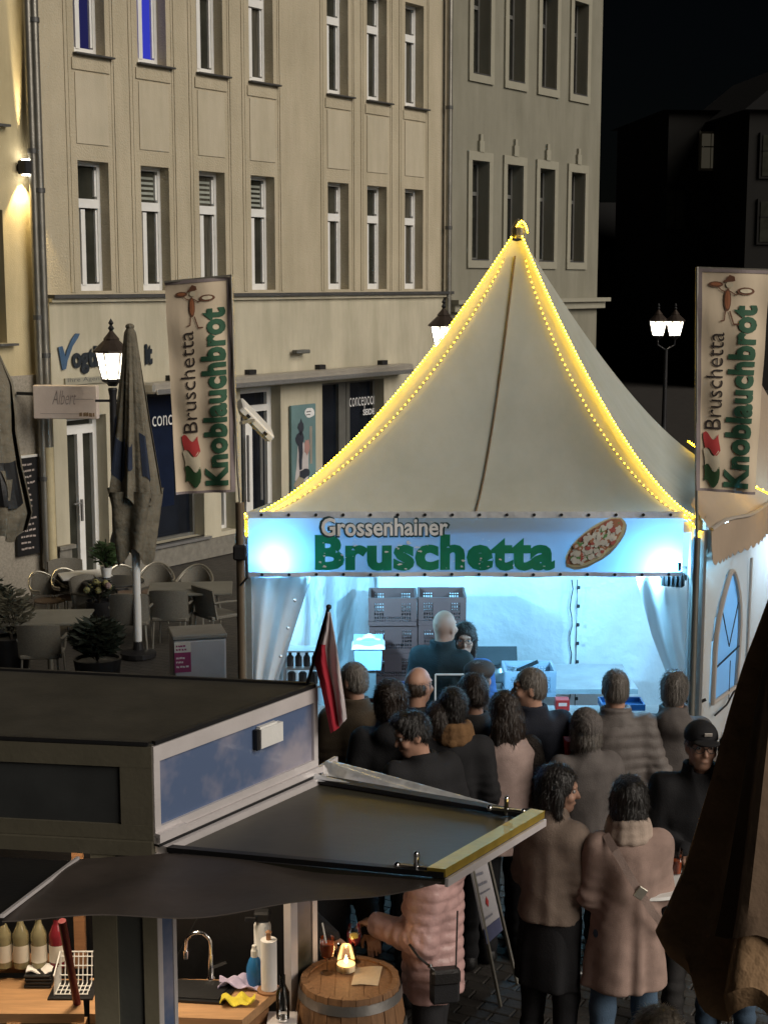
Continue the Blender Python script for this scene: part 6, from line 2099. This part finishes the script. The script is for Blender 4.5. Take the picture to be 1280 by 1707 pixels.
f_jeans, f_blue, f_petrol, f_fur = fab('blue_denim', (.060, .10, .155), var=.35, vscale=4), fab('blue_jersey', (.035, .10, .27)), fab('petrol_jacket', (.010, .022, .026), .85), fab('dark_fur', (.03, .024, .02), .9, bump=1.0, bscale=90, bdist=.02)
f_shoe = fab('black_leather', (.016, .015, .015), .45)
f_cream = fab('cream_lining', (.48, .44, .40)); f_red = fab('red_fabric', (.42, .035, .05)); f_brownfur = fab('brown_fur', (.16, .10, .075), .95, bump=1, bscale=60, bdist=.02)
m_strap = fab('light_strap', (.30, .22, .19), .6)
V3 = lambda *a: np.array(a, float)

def arm_pose(kind, s):
    S = V3(s * .165, -.005, 1.40)
    P = {'down': ((.215, -.03, 1.13), (.215, .06, .89)), 'pocket': ((.225, -.05, 1.13), (.165, .11, .94)), 'front': ((.20, .02, 1.12), (.08, .26, 1.13)),
         'hold': ((.225, .06, 1.14), (.13, .31, 1.20)), 'table': ((.25, .08, 1.16), (.15, .33, 1.08)), 'reach': ((.24, .20, 1.24), (.16, .45, 1.16)),
         'low': ((.23, .02, 1.13), (.12, .22, 1.00)), 'raise': ((.33, .06, 1.20), (.22, .26, 1.32)), 'up': ((.27, .12, 1.17), (.14, .26, 1.36))}[kind]
    E, W = [V3(s * p[0], p[1], p[2]) for p in P]
    return S, E, W

def person(label, px, py, h, yaw=0, pos=None, hy=0, hp=0, arms=('pocket', 'pocket'), w_=1.0, skin=m_skin, jacket=f_black, jk='jacket', hem=.86, puff=0, collar=.05,
           trousers=f_black, hair=('short', h_black), hat=None, glasses=False, res=.013, fine=False, lean=0.0, vest=None, scarf=None, sleeve_m=None, hood=False, hemband=None, skirt=None, bag=None, stance=0.0):
    k = h / 1.75
    if pos is None:
        d = ray(px, py)
        t_ = (h - .005 - CAM_H) / d.z
        P = Vector((0, 0, CAM_H)) + d * t_
        pos = (P.x, P.y)
        if lean:
            pos = (pos[0] + math.sin(R(yaw)) * lean, pos[1] - math.cos(R(yaw)) * lean)
    o = thing('person', label, 'person', (pos[0], pos[1], 0), R(yaw), 'people queueing and standing around the food tent')
    seed = int(abs(px) * 7 + py) % 9973
    def fin(name, F, m, disp=None, smooth_seed=0):
        V, Q = F.skin()
        if len(V) == 0:
            return None
        if disp is not None:
            V = V + normals(V, Q) * disp(V)[:, None]
        V = V.copy()
        if lean:
            V[:, 1] += lean * np.clip((V[:, 2] - .85) / .9, 0, 1.2) ** 1.3
        return link(name, skin_mesh(name, V * k, Q, m), o)
    # ---- head frame
    hc = V3(0, .02, 1.625)
    a, b2 = R(hy), R(hp)
    Mh = np.array(Matrix.Rotation(a, 3, 'Z') @ Matrix.Rotation(b2, 3, 'X'))
    nb = V3(0, -.005, 1.50)
    def hl(x, y, z):
        return nb + Mh @ (V3(x, y, z) + (hc - nb))
    arm = [arm_pose(arms[0], -1), arm_pose(arms[1], 1)]
    for q in arm:
        for p in q:
            p[0] *= w_
    st = stance
    legs = [(V3(s * .09, 0, .92), V3(s * .10 + s * st * .4, .015 + s * st * .2, .50), V3(s * .105 + s * st * .7, -.02 + s * st * .5, .09)) for s in (-1, 1)]
    # ---- body: one skin from the crown to the toes
    r0 = .0085 if fine else .0125
    xm = max(.34, max(abs(p[0]) for q in arm for p in q) + .14)
    ym = max(.24, max(p[1] for q in arm for p in q) + .26)
    B = Field((-xm, -.25, -.01), (xm, ym, 1.82), r0)
    B.column([(.88, .15 * w_, .10, 0), (1.0, .14 * w_, .10, 0), (1.12, .135 * w_, .095, 0), (1.28, .155 * w_, .105, .0), (1.40, .14 * w_, .08, -.01), (1.455, .06, .05, -.01)], .04)
    B.cone(V3(-.15 * w_, -.005, 1.40), V3(.15 * w_, -.005, 1.40), .058, .058, .05)
    B.cone(V3(0, -.012, 1.42), hl(0, -.02, -.06), .060, .054, .03)
    B.ell(hl(0, -.008, .025), (.074, .092, .098), .02, M=Mh); B.ell(hl(0, .022, -.045), (.058, .066, .072), .03, M=Mh); B.ell(hl(0, .058, -.092), (.028, .026, .020), .025, M=Mh)
    B.cone(hl(0, .088, .012), hl(0, .106, -.028), .008, .013, .014); B.ell(hl(0, .082, .030), (.05, .014, .011), .015, M=Mh)
    for s in (-1, 1):
        B.ell(hl(s * .031, .096, .008), (.019, .012, .011), .010, cut=True, M=Mh)
        B.ell(hl(s * .040, .068, -.025), (.024, .022, .022), .02, M=Mh)
        B.ell(hl(s * .074, -.004, -.008), (.010, .020, .031), .008, M=Mh)
    B.ell(hl(0, .090, -.064), (.024, .011, .0065), .006, M=Mh); B.ell(hl(0, .101, -.064), (.020, .006, .0018), .003, cut=True, M=Mh)
    for s, (S, E, W) in zip((-1, 1), arm):
        B.cone(S, E, .048, .038, .03); B.cone(E, W, .039, .026, .02)
        d = W - E; d = d / np.linalg.norm(d)
        up = V3(0, 0, 1) if abs(d[2]) < .8 else V3(0, 1, 0)
        sd = np.cross(d, up); sd /= np.linalg.norm(sd)
        nn = np.cross(sd, d)
        inw = V3(-s, 0, 0)
        if abs(inw @ sd) < abs(inw @ nn):
            sd, nn = nn, sd
        if nn @ V3(-s * .6, 0, -.4) < 0:
            nn = -nn
        Mp = np.stack([d, sd, nn], 1)
        B.ell(W + d * .052, (.052, .040, .020), .015, M=Mp)
        if fine or arms[0 if s < 0 else 1] not in ('pocket',):
            for q, L, ang in ((-1.5, .058, .0), (-.5, .070, 0), (.5, .075, 0), (1.5, .068, 0)):
                A = W + d * .085 + sd * q * .0195
                m1 = A + (d * .86 + nn * .5) * L * .55
                m2 = m1 + (d * .35 + nn * .93) * L * .5
                B.cone(W + d * .055 + sd * q * .017, A, .0105, .0105, .005); B.cone(A, m1, .0102, .0092, .003); B.cone(m1, m2, .0092, .008, .003)
            ts = -1 if sd @ V3(0, 0, 1) < 0 else 1
            A = W + d * .03 + sd * ts * .036
            m1 = A + (d * .6 + sd * ts * .5 + nn * .45) * .042
            B.cone(W + d * .02 + sd * ts * .02, A, .014, .013, .008); B.cone(A, m1, .012, .011, .004); B.cone(m1, m1 + (d * .85 + nn * .5) * .03, .0105, .009, .003)
    for L in legs:
        B.cone(L[0], L[1], .078, .052, .03); B.cone(L[1], L[2], .052, .038, .02)
        B.cone(L[2] + V3(0, 0, -.045), L[2] + V3(0, .15, -.055), .036, .028, .02)
    B.slab_cut(2, .012)
    fin('body', B, skin)
    # ---- eyes, brows
    for s in (-1, 1):
        e = hl(s * .031, .0785, .008)
        if lean:
            e = e + V3(0, lean * ((e[2] - .85) / .9) ** 1.3, 0)
        b = MB(); b.ball((0, 0, 0), .0118 * k, 8, 6); b.ball(tuple(Mh @ V3(0, .0075 * k, 0)), .0062 * k, 8, 6, 1)
        b.build('eye', [m_eyew, m_eyed], o, smooth=True, loc=tuple(e * k))
    # ---- trousers
    xw = .27 + st
    T = Field((-xw, -.22 - st, .04), (xw, .22 + st, 1.05), .014)
    T.column([(.80, .155 * w_, .115, 0), (.92, .165 * w_, .118, -.005), (1.0, .155 * w_, .11, 0)], .03)
    for L in legs:
        T.cone(L[0], L[1], .092, .068, .04); T.cone(L[1], L[2] + V3(0, 0, .0), .068, .058, .03)
    T.slab_cut(2, .065)
    fin('trousers', T, trousers, lambda V: .006 * wob(V, 26, seed) + .004 * np.sin(V[:, 2] * 70 + 3 * wob(V, 9, seed + 1)) * (V[:, 2] < .35))
    for L in legs:
        S_ = Field((L[2][0] - .09, L[2][1] - .12, -.01), (L[2][0] + .09, L[2][1] + .24, .16), .012)
        S_.cone(L[2] + V3(0, -.02, -.035), L[2] + V3(0, .15, -.05), .047, .038, .03); S_.cone(L[2] + V3(0, 0, .02), L[2] + V3(0, -.01, -.04), .045, .045, .03); S_.slab_cut(2, .002)
        fin('shoe', S_, f_shoe)
    # ---- jacket / coat
    big = .018 + (.011 if puff else 0)
    J = Field((-xm - .02, -.30, hem - .02), (xm + .02, ym, 1.60), res)
    wm = w_
    prof = [(hem, (.176 if hem > .7 else .215) * wm + big, .130 + big, .0), (.92, .174 * wm + big, .128 + big, .0), (1.08, .158 * wm + big, .118 + big, .0), (1.26, .166 * wm + big, .122 + big, .0), (1.38, .150 * wm + big, .10 + big, -.01), (1.44, .10 * wm + big, .075 + big, -.012), (1.475, .066 + big * .6, .062 + big * .6, -.006)]
    if hem > .92:
        prof = [prof[0]] + prof[2:]
    J.column(prof, .05, fold=.012 if jk == 'coat' else .004, nf=7, ph=seed % 7)
    J.cone(V3(-.145 * wm, -.008, 1.382), V3(.145 * wm, -.008, 1.382), .058 + big * .7, .058 + big * .7, .06)
    if collar:
        J.column([(1.44, .085 + big * .3, .082, -.008), (1.475 + collar, .082 + big * .3, .082, .0)], .025)
        J.column([(1.46 + collar * .6, .064, .064, .012), (1.56 + collar, .066, .066, .02)], .006, cut=True)
    if hood:
        J.ell((0, -.10, 1.45), (.115, .075, .085), .04)
    for (S, E, W) in arm if jk != 'vest' else []:
        d = (W - E) / np.linalg.norm(W - E)
        J.cone(S, E, .055 + big, .047 + big, .05); J.cone(E, W - d * .0, .048 + big, .038 + big * .8, .03)
    J.slab_cut(2, hem)
    def jd(V):
        dd = .007 * wob(V, 17, seed + 2, 7) + .003 * wob(V, 45, seed + 3) - .016 * np.abs(wob(V * V3(1, 1, .55), 24, seed + 9, 5)) + .005
        if puff:
            tor = np.abs(V[:, 0]) < .20 * wm
            ph_ = V[:, 2] * 2 * math.pi / puff
            for (S, E, W) in arm:
                for A_, B_ in ((S, E), (E, W)):
                    u = B_ - A_; L = np.linalg.norm(u); u = u / L
                    tt = (V - A_) @ u
                    dist = np.linalg.norm(V - A_ - np.clip(tt, 0, L)[:, None] * u, axis=1)
                    m_ = (dist < .105) & (np.abs(V[:, 0]) > .17 * wm)
                    ph_ = np.where(m_, (tt + .4 * (A_ is E)) * 2 * math.pi / puff, ph_)
            dd = dd + (.014 * (np.abs(np.sin(ph_ / 2 + .55 * wob(V, 9, seed)))) ** .55 - .010) * (.75 + .6 * wob(V, 14, seed + 8)) + .0022 * wob(V, 120, seed + 11, 9)
        # creases at the elbows and waist
        for (S, E, W) in arm:
            q = np.exp(-((V - E) ** 2).sum(1) / .012)
            dd = dd + .006 * q * np.sin((V - E) @ ((W - S) / np.linalg.norm(W - S)) * 130 + seed)
        if jk == 'fur':
            dd = dd + .010 * wob(V, 90, seed + 5, 8)
        return dd
    jo = fin({'coat': 'coat', 'vest': 'vest'}.get(jk, 'jacket'), J, jacket, jd)
    if jk == 'vest':
        for s, (S, E, W) in zip((-1, 1), arm):
            lo = np.minimum(np.minimum(S, E), W) - .14; hi = np.maximum(np.maximum(S, E), W) + .14
            K = Field(lo, hi, res); K.cone(S, E, .072, .062, .05); K.cone(E, W, .062, .046, .03)
            fin('sleeve', K, sleeve_m or f_fur, lambda V: .008 * wob(V, 80, seed + s, 8))
    if hemband is not None:
        H2 = Field((-.32, -.24, hem - .05), (.32, .26, hem + .06), .012)
        H2.column([(hem - .035, .188 * wm + big, .138 + big, 0), (hem + .04, .196 * wm + big, .146 + big, 0)], .01)
        fin('hem_band', H2, hemband)
    if skirt is not None:
        K = Field((-.30, -.26, .54), (.30, .28, 1.0), .014)
        K.column([(.56, .185, .15, 0), (.75, .18, .145, 0), (.95, .165, .12, 0)], .02, fold=.012, nf=6, ph=1.0)
        fin('skirt', K, skirt, lambda V: .004 * wob(V, 20, seed))
    if scarf is not None:
        K = Field((-.20, -.20, 1.34), (.20, .22, 1.62), .011)
        for q, rr_ in ((1.455, .098), (1.49, .092), (1.525, .084)):
            for n_ in range(12):
                a0_, a1_ = 2 * math.pi * n_ / 12, 2 * math.pi * (n_ + 1) / 12
                K.cone(V3(rr_ * math.cos(a0_), -.002 + rr_ * math.sin(a0_), q + .008 * math.sin(a0_ * 2 + q * 40)), V3(rr_ * math.cos(a1_), -.002 + rr_ * math.sin(a1_), q + .008 * math.sin(a1_ * 2 + q * 40)), .028, .028, .012)
        fin('scarf', K, scarf, lambda V: .006 * wob(V, 60, seed + 4))
    # ---- hair
    style, hm = hair
    def hair_mesh(cuts, prims, rough_=.005, f=70, res_=.010):
        lo = hl(0, 0, 0) + V3(-.20, -.24, -.42); hi = hl(0, 0, 0) + V3(.20, .22, .20)
        K = Field(lo, hi, res_)
        for q in prims:
            if q[0] == 'e':
                K.ell(hl(*q[1]), q[2], .025, M=Mh)
            else:
                K.cone(hl(*q[1]), hl(*q[2]), q[3], q[4], .03)
        for q in cuts:
            K.ell(hl(*q[0]), q[1], q[2] if len(q) > 2 else .012, cut=True, M=Mh)
        def hd(V):
            an = np.arctan2(V[:, 1] - hc[1], V[:, 0])
            return rough_ * .8 * wob(V, f, seed + 6, 8) + rough_ * .35 * np.sin(an * 41 + 6 * wob(V, 14, seed))
        ho = fin('hair', K, hm, hd)
        if ho is None:
            return
        me = ho.data
        n = len(me.vertices)
        co = np.zeros(n * 3, np.float32); me.vertices.foreach_get('co', co); co = co.reshape(-1, 3).astype(float)
        no = np.zeros(n * 3, np.float32); me.vertices.foreach_get('normal', no); no = no.reshape(-1, 3).astype(float)
        r = np.random.RandomState(seed)
        NS = 2600
        pick = r.randint(0, n, NS)
        P, N = co[pick], no[pick]
        T = np.array([0, 0, -1.0]) + r.normal(size=(NS, 3)) * (.9 if style == 'curly' else .45)
        T -= N * (T * N).sum(1)[:, None]
        T /= np.maximum(np.linalg.norm(T, axis=1), 1e-6)[:, None]
        L = r.uniform(.012, .045, NS)[:, None] * (.55 if style in ('crop', 'ring') else 1)
        tip = P + T * L + N * L * r.uniform(.15, .5, NS)[:, None]
        S_ = np.cross(N, T) * .0015
        Vn = np.concatenate([P - S_, P + S_, tip])
        Fn = np.stack([np.arange(NS), np.arange(NS) + NS, np.arange(NS) + 2 * NS], 1)
        b = bpy.data.meshes.new('hair')
        fs_ = [tuple(p.vertices) for p in me.polygons] + [tuple(int(i) + n for i in f_) for f_ in Fn]
        b.from_pydata(np.concatenate([co, Vn]).tolist(), [], fs_)
        b.materials.append(hm)
        b.polygons.foreach_set('use_smooth', [True] * len(fs_))
        b.update()
        ho.data = b
    cap_ = ('e', (0, -.016, .036), (.084, .100, .098))
    face = ((0, .125, -.035), (.086, .085, .112))
    low = ((0, .03, -.135), (.16, .16, .085))
    earc = [((s * .095, .012, -.045), (.030, .035, .050)) for s in (-1, 1)]
    if style == 'short':
        hair_mesh([face, low] + earc, [cap_, ('e', (0, -.045, -.02), (.074, .066, .07))])
    elif style == 'crop':
        hair_mesh([face, low] + earc, [('e', (0, -.012, .030), (.079, .096, .097)), ('e', (0, -.04, -.02), (.07, .064, .06))], .003)
    elif style == 'quiff':
        hair_mesh([face, low] + earc, [cap_, ('e', (0, .05, .105), (.060, .05, .035)), ('e', (0, -.045, -.015), (.072, .064, .06))], .006)
    elif style == 'curly':
        hair_mesh([face, ((0, .04, -.16), (.13, .13, .07))], [('e', (0, -.02, .035), (.104, .118, .115)), ('e', (0, -.05, -.04), (.095, .08, .09))], .014, 55)
    elif style == 'bob':
        hair_mesh([face, ((0, .03, -.22), (.16, .13, .07))], [('e', (0, -.014, .035), (.092, .106, .104)), ('e', (0, -.045, -.05), (.092, .075, .10)), ('c', (-.07, .0, .0), (-.075, .015, -.12), .03, .022), ('c', (.07, .0, .0), (.075, .015, -.12), .03, .022)], .006)
    elif style == 'long':
        hair_mesh([face], [('e', (0, -.014, .035), (.094, .108, .106)), ('e', (0, -.055, -.06), (.098, .074, .13)), ('c', (-.06, -.05, -.05), (-.085, -.055, -.25), .055, .035), ('c', (.06, -.05, -.05), (.085, -.055, -.25), .055, .035), ('c', (0, -.07, -.05), (0, -.085, -.28), .06, .045)], .007)
    elif style == 'ring':
        hair_mesh([((0, .015, .115), (.12, .125, .085), .01), face, low] + earc, [('e', (0, -.012, .004), (.0765, .094, .080))], .002)
    # ---- hats, glasses, bags
    if hat == 'baseball':
        K = Field(hl(0, 0, 0) - .25, hl(0, 0, 0) + .25, .008)
        K.ell(hl(0, -.008, .05), (.088, .104, .085), .01, M=Mh); K.ell(hl(0, .03, -.045), (.2, .2, .085), .008, cut=True, M=Mh)
        fin('cap', K, f_black)
        K = Field(hl(0, 0, 0) - .25, hl(0, 0, 0) + .25, .008)
        K.ell(hl(0, .115, .043), (.072, .075, .010), .01, M=Mh); fin('cap_visor', K, f_black)
        b = MB(); M_ = Matrix(Mh.tolist()); b.box(tuple(hl(-.012, .099, .082) * k), (.04, .008, .016), M_ @ Matrix.Rotation(R(-25), 3, 'X')); b.build('cap_badge', f_cream, o)
    elif hat == 'flat':
        K = Field(hl(0, 0, 0) - .25, hl(0, 0, 0) + .25, .010)
        K.ell(hl(0, .012, .075), (.100, .125, .052), .03, M=Mh); K.ell(hl(0, .105, .048), (.06, .05, .012), .02, M=Mh); K.ell(hl(0, -.01, .05), (.088, .104, .05), .02, M=Mh)
        fin('cap', K, f_char, lambda V: .003 * wob(V, 60, seed))
    elif hat == 'beanie':
        K = Field(hl(0, 0, 0) - .25, hl(0, 0, 0) + .25, .010)
        K.ell(hl(0, -.018, .035), (.097, .112, .112), .02, M=Mh); K.ell(hl(0, .115, -.05), (.09, .08, .085), .015, cut=True, M=Mh); K.ell(hl(0, 0, -.10), (.2, .2, .05), .01, cut=True, M=Mh)
        fin('hat', K, f_grey, lambda V: .004 * np.sin(np.arctan2(V[:, 1], V[:, 0]) * 40))
    if glasses:
        b = MB()
        for s in (-1, 1):
            pts = [tuple((hl(s * .031 + .024 * math.cos(2 * math.pi * q / 14), .104, .004 + .018 * math.sin(2 * math.pi * q / 14))) * k) for q in range(15)]
            b.tube(pts, .0022, 5)
            b.tube([tuple(hl(s * .055, .103, .008) * k), tuple(hl(s * .078, .02, .008) * k)], .002, 5)
        b.tube([tuple(hl(-.008, .105, .008) * k), tuple(hl(.008, .105, .008) * k)], .002, 5)
        b.build('glasses', m_black, o)
    if bag == 'back_strap':
        b = MB()
        pts = [(-.13, -.02, 1.47), (-.10, -.11, 1.42), (-.02, -.175, 1.28), (.08, -.178, 1.12), (.17, -.14, 1.0), (.22, -.04, .95)]
        pts = [Vector(p) * k for p in pts]
        n = len(pts)
        b.sheet(lambda u, v: pts[min(int(v * (n - 1)), n - 2)].lerp(pts[min(int(v * (n - 1)), n - 2) + 1], v * (n - 1) - min(int(v * (n - 1)), n - 2)) + Vector(((u - .5) * .030, -.035, (u - .5) * .022)), 2, 20, .006)
        b.build('bag_strap', m_strap, o)
        b = MB(); q = pts[2].lerp(pts[3], .35) + Vector((0, -.048, 0)); b.box(q, (.05, .014, .06), Matrix.Rotation(R(35), 3, 'Y'), bevel=.004); b.build('strap_buckle', m_alutube, o)
    return o

Q = 'people queueing and standing around the food tent'
# ---- vendors in the tent
person('bald man in a dark teal jacket with his back to us inside the lit tent', 738, 1019, 1.76, -28, hy=-12, arms=('low', 'low'), jacket=f_petrol, hair=('bald', h_grey), collar=.055, w_=1.06)
person('woman with glasses and a blue top facing us inside the tent beside the bald man', 774, 1040, 1.63, 172, hy=6, arms=('low', 'low'), jacket=f_blue, hair=('bob', h_dbrown), glasses=True, collar=0.0, w_=.92, res=.011, fine=True, hem=.80)
# ---- back row at the counter
person('grey haired man in an olive jacket at the left end, face turned left', 593, 1105, 1.74, 18, hy=38, jacket=f_olive, hair=('crop', h_grey), collar=.045)
person('balding man seen over the shoulders, turned right towards the bald vendor', 694, 1114, 1.73, -14, hy=-25, jacket=f_black, hair=('ring', h_brown), collar=.03)
person('man in a dark flat cap at the glass guard of the counter', 796, 1105, 1.70, 8, hy=-30, jacket=f_char, hair=('crop', h_grey), hat='flat', collar=.03)
person('dark haired man with his head turned left in front of the flat cap', 791, 1125, 1.71, 12, hy=38, jacket=f_char, hair=('short', h_dbrown), collar=.03)
person('grey haired man in a dark jacket in profile facing left beside the bread crate', 889, 1114, 1.78, 16, hy=74, jacket=f_navy, hair=('crop', h_grey), collar=.05, w_=1.10)
person('man in a quilted grey jacket seen from behind at the middle of the counter', 1027, 1118, 1.78, 2, hy=4, jacket=f_greyq, puff=.065, hem=.82, hair=('crop', h_grey), collar=.05, w_=1.13)
person('pale haired man in a dark grey jacket at the right end of the counter', 1124, 1121, 1.75, -10, hy=-8, jacket=f_grey, hair=('short', h_grey), collar=.06, hem=.76, hood=True)
# ---- middle rows
person('curly haired person in a black jacket in front of the olive jacket', 651, 1140, 1.72, 6, hy=-6, jacket=f_black, hair=('curly', h_dbrown), collar=.05, w_=1.04, hood=True)
person('woman in black with a thick ochre scarf seen from behind', 756, 1149, 1.74, -6, hy=20, jacket=f_black, hair=('short', h_black), scarf=f_ochre, collar=0, w_=1.0)
person('short dark haired person close behind the young man, one ear showing', 731, 1172, 1.66, 14, hy=-34, jacket=f_black, hair=('short', h_dbrown), collar=.03, w_=.9)
person('young man in a black jacket looking down to the left', 702, 1184, 1.74, 32, hy=78, hp=-16, jacket=f_black, hair=('quiff', h_black), collar=.03, w_=1.1, fine=True)
person('woman with long dark hair in a pale pink waistcoat with dark fur sleeves', 843, 1157, 1.68, 14, hy=14, jacket=f_pinkish, jk='vest', sleeve_m=f_fur, hair=('long', h_dbrown), collar=.05, hem=.74, w_=1.0)
o = person('short person in a knitted hat and grey jacket holding something red', 978, 1187, 1.60, 16, hy=12, arms=('hold', 'pocket'), jacket=f_grey, hair=('bob', h_grey), hat='beanie', collar=.05, hemband=f_cream, hem=.72, w_=1.05)
rb = thing('red_bag', 'small red and white paper bag held by the person in the knitted hat', 'bag', at(954, 1252, o.location.y + .10), R(12))
b = MB(); b.add([(-.035, -.03, -.08), (.035, -.03, -.08), (.035, .03, -.08), (-.035, .03, -.08), (-.05, -.04, .07), (.05, -.035, .085), (.05, .04, .07), (-.05, .035, .085)], [(3, 2, 1, 0), (4, 5, 6, 7), (0, 1, 5, 4), (1, 2, 6, 5), (2, 3, 7, 6), (3, 0, 4, 7)]); b.build('paper_bag', m_redprint, rb)
b = MB(); b.box((0, -.002, -.095), (.085, .072, .03)); b.build('white_base', m_paper, rb)
# ---- front right
person('man in a black baseball cap and glasses facing the camera in a black jacket', 1168, 1205, 1.79, 176, hy=6, hp=3, arms=('front', 'front'), jacket=f_black, hair=('crop', h_brown), hat='baseball', glasses=True, collar=.06, w_=1.12, fine=True, trousers=f_char)
person('dark haired person half hidden behind the big brown parasol', 1224, 1222, 1.76, 150, hy=20, jacket=f_char, hair=('short', h_black), collar=.04, trousers=f_jeans)
person('woman in a beige wool jacket and black skirt in profile facing right', 921, 1277, 1.70, -40, hy=-60, hp=-4, arms=('front', 'front'), jacket=f_beige, hair=('bob', h_black), hem=.93, collar=.07, w_=.92, fine=True, skirt=f_black)
person('woman in a long taupe wool coat and blue jeans seen from behind', 1049, 1299, 1.68, 4, hy=-8, arms=('front', 'front'), jacket=f_camel, jk='coat', hem=.63, hair=('bob', h_black), collar=.045, w_=.95, trousers=f_jeans, scarf=fab('pale_scarf', (.42, .33, .27)), bag='back_strap', fine=True, stance=.03)
# ---- at the barrel
pk_ = person('person in a pink quilted jacket with a black shoulder bag beside the barrel', 712, 1385, 1.66, 78, pos=(at(722, 1560, 6.75).x, 6.78), hp=-10, arms=('front', 'raise'), jacket=f_pink, puff=.060, hem=.79, hair=('long', h_brown), collar=.05, w_=.98, fine=True, hood=True, res=.011)
bg_ = thing('shoulder_bag', 'small black shoulder bag hanging over the pink quilted jacket', 'bag', at(741, 1642, 6.50), R(10))
b = MB(); b.box((0, 0, 0), (.135, .06, .17), bevel=.025); b.build('bag_body', f_black, bg_)
b = MB(); b.box((0, -.012, .05), (.137, .062, .075), bevel=.02); b.build('flap', f_shoe, bg_)
b = MB(); b.tube([Vector((-.05, -.02, .08)), at(712, 1606, 6.49) - bg_.location, at(698, 1592, 6.52) - bg_.location, at(686, 1570, 6.58) - bg_.location], .006, 6); b.tube([Vector((.05, -.01, .08)), at(762, 1590, 6.52) - bg_.location, at(768, 1520, 6.58) - bg_.location], .004, 6); b.build('strap', f_shoe, bg_)
b = MB(); b.ball(at(714, 1608, 6.47) - bg_.location, .012, 8, 6); b.build('buckle', m_chrome, bg_)
dp_ = person('person in a dark jacket with a fur hood reaching for the drink on the barrel', 535, 1440, 1.60, -150, pos=(at(530, 1600, 7.05).x, 7.08), arms=('table', 'reach'), jacket=f_black, hair=('bob', h_brown), scarf=f_brownfur, fine=True, hood=True)
# ---- bottom edge
person('pale haired person cut off by the lower edge in front of the jeans', 1100, 1687, 1.72, 10, jacket=f_char, hair=('short', h_white), collar=.04)
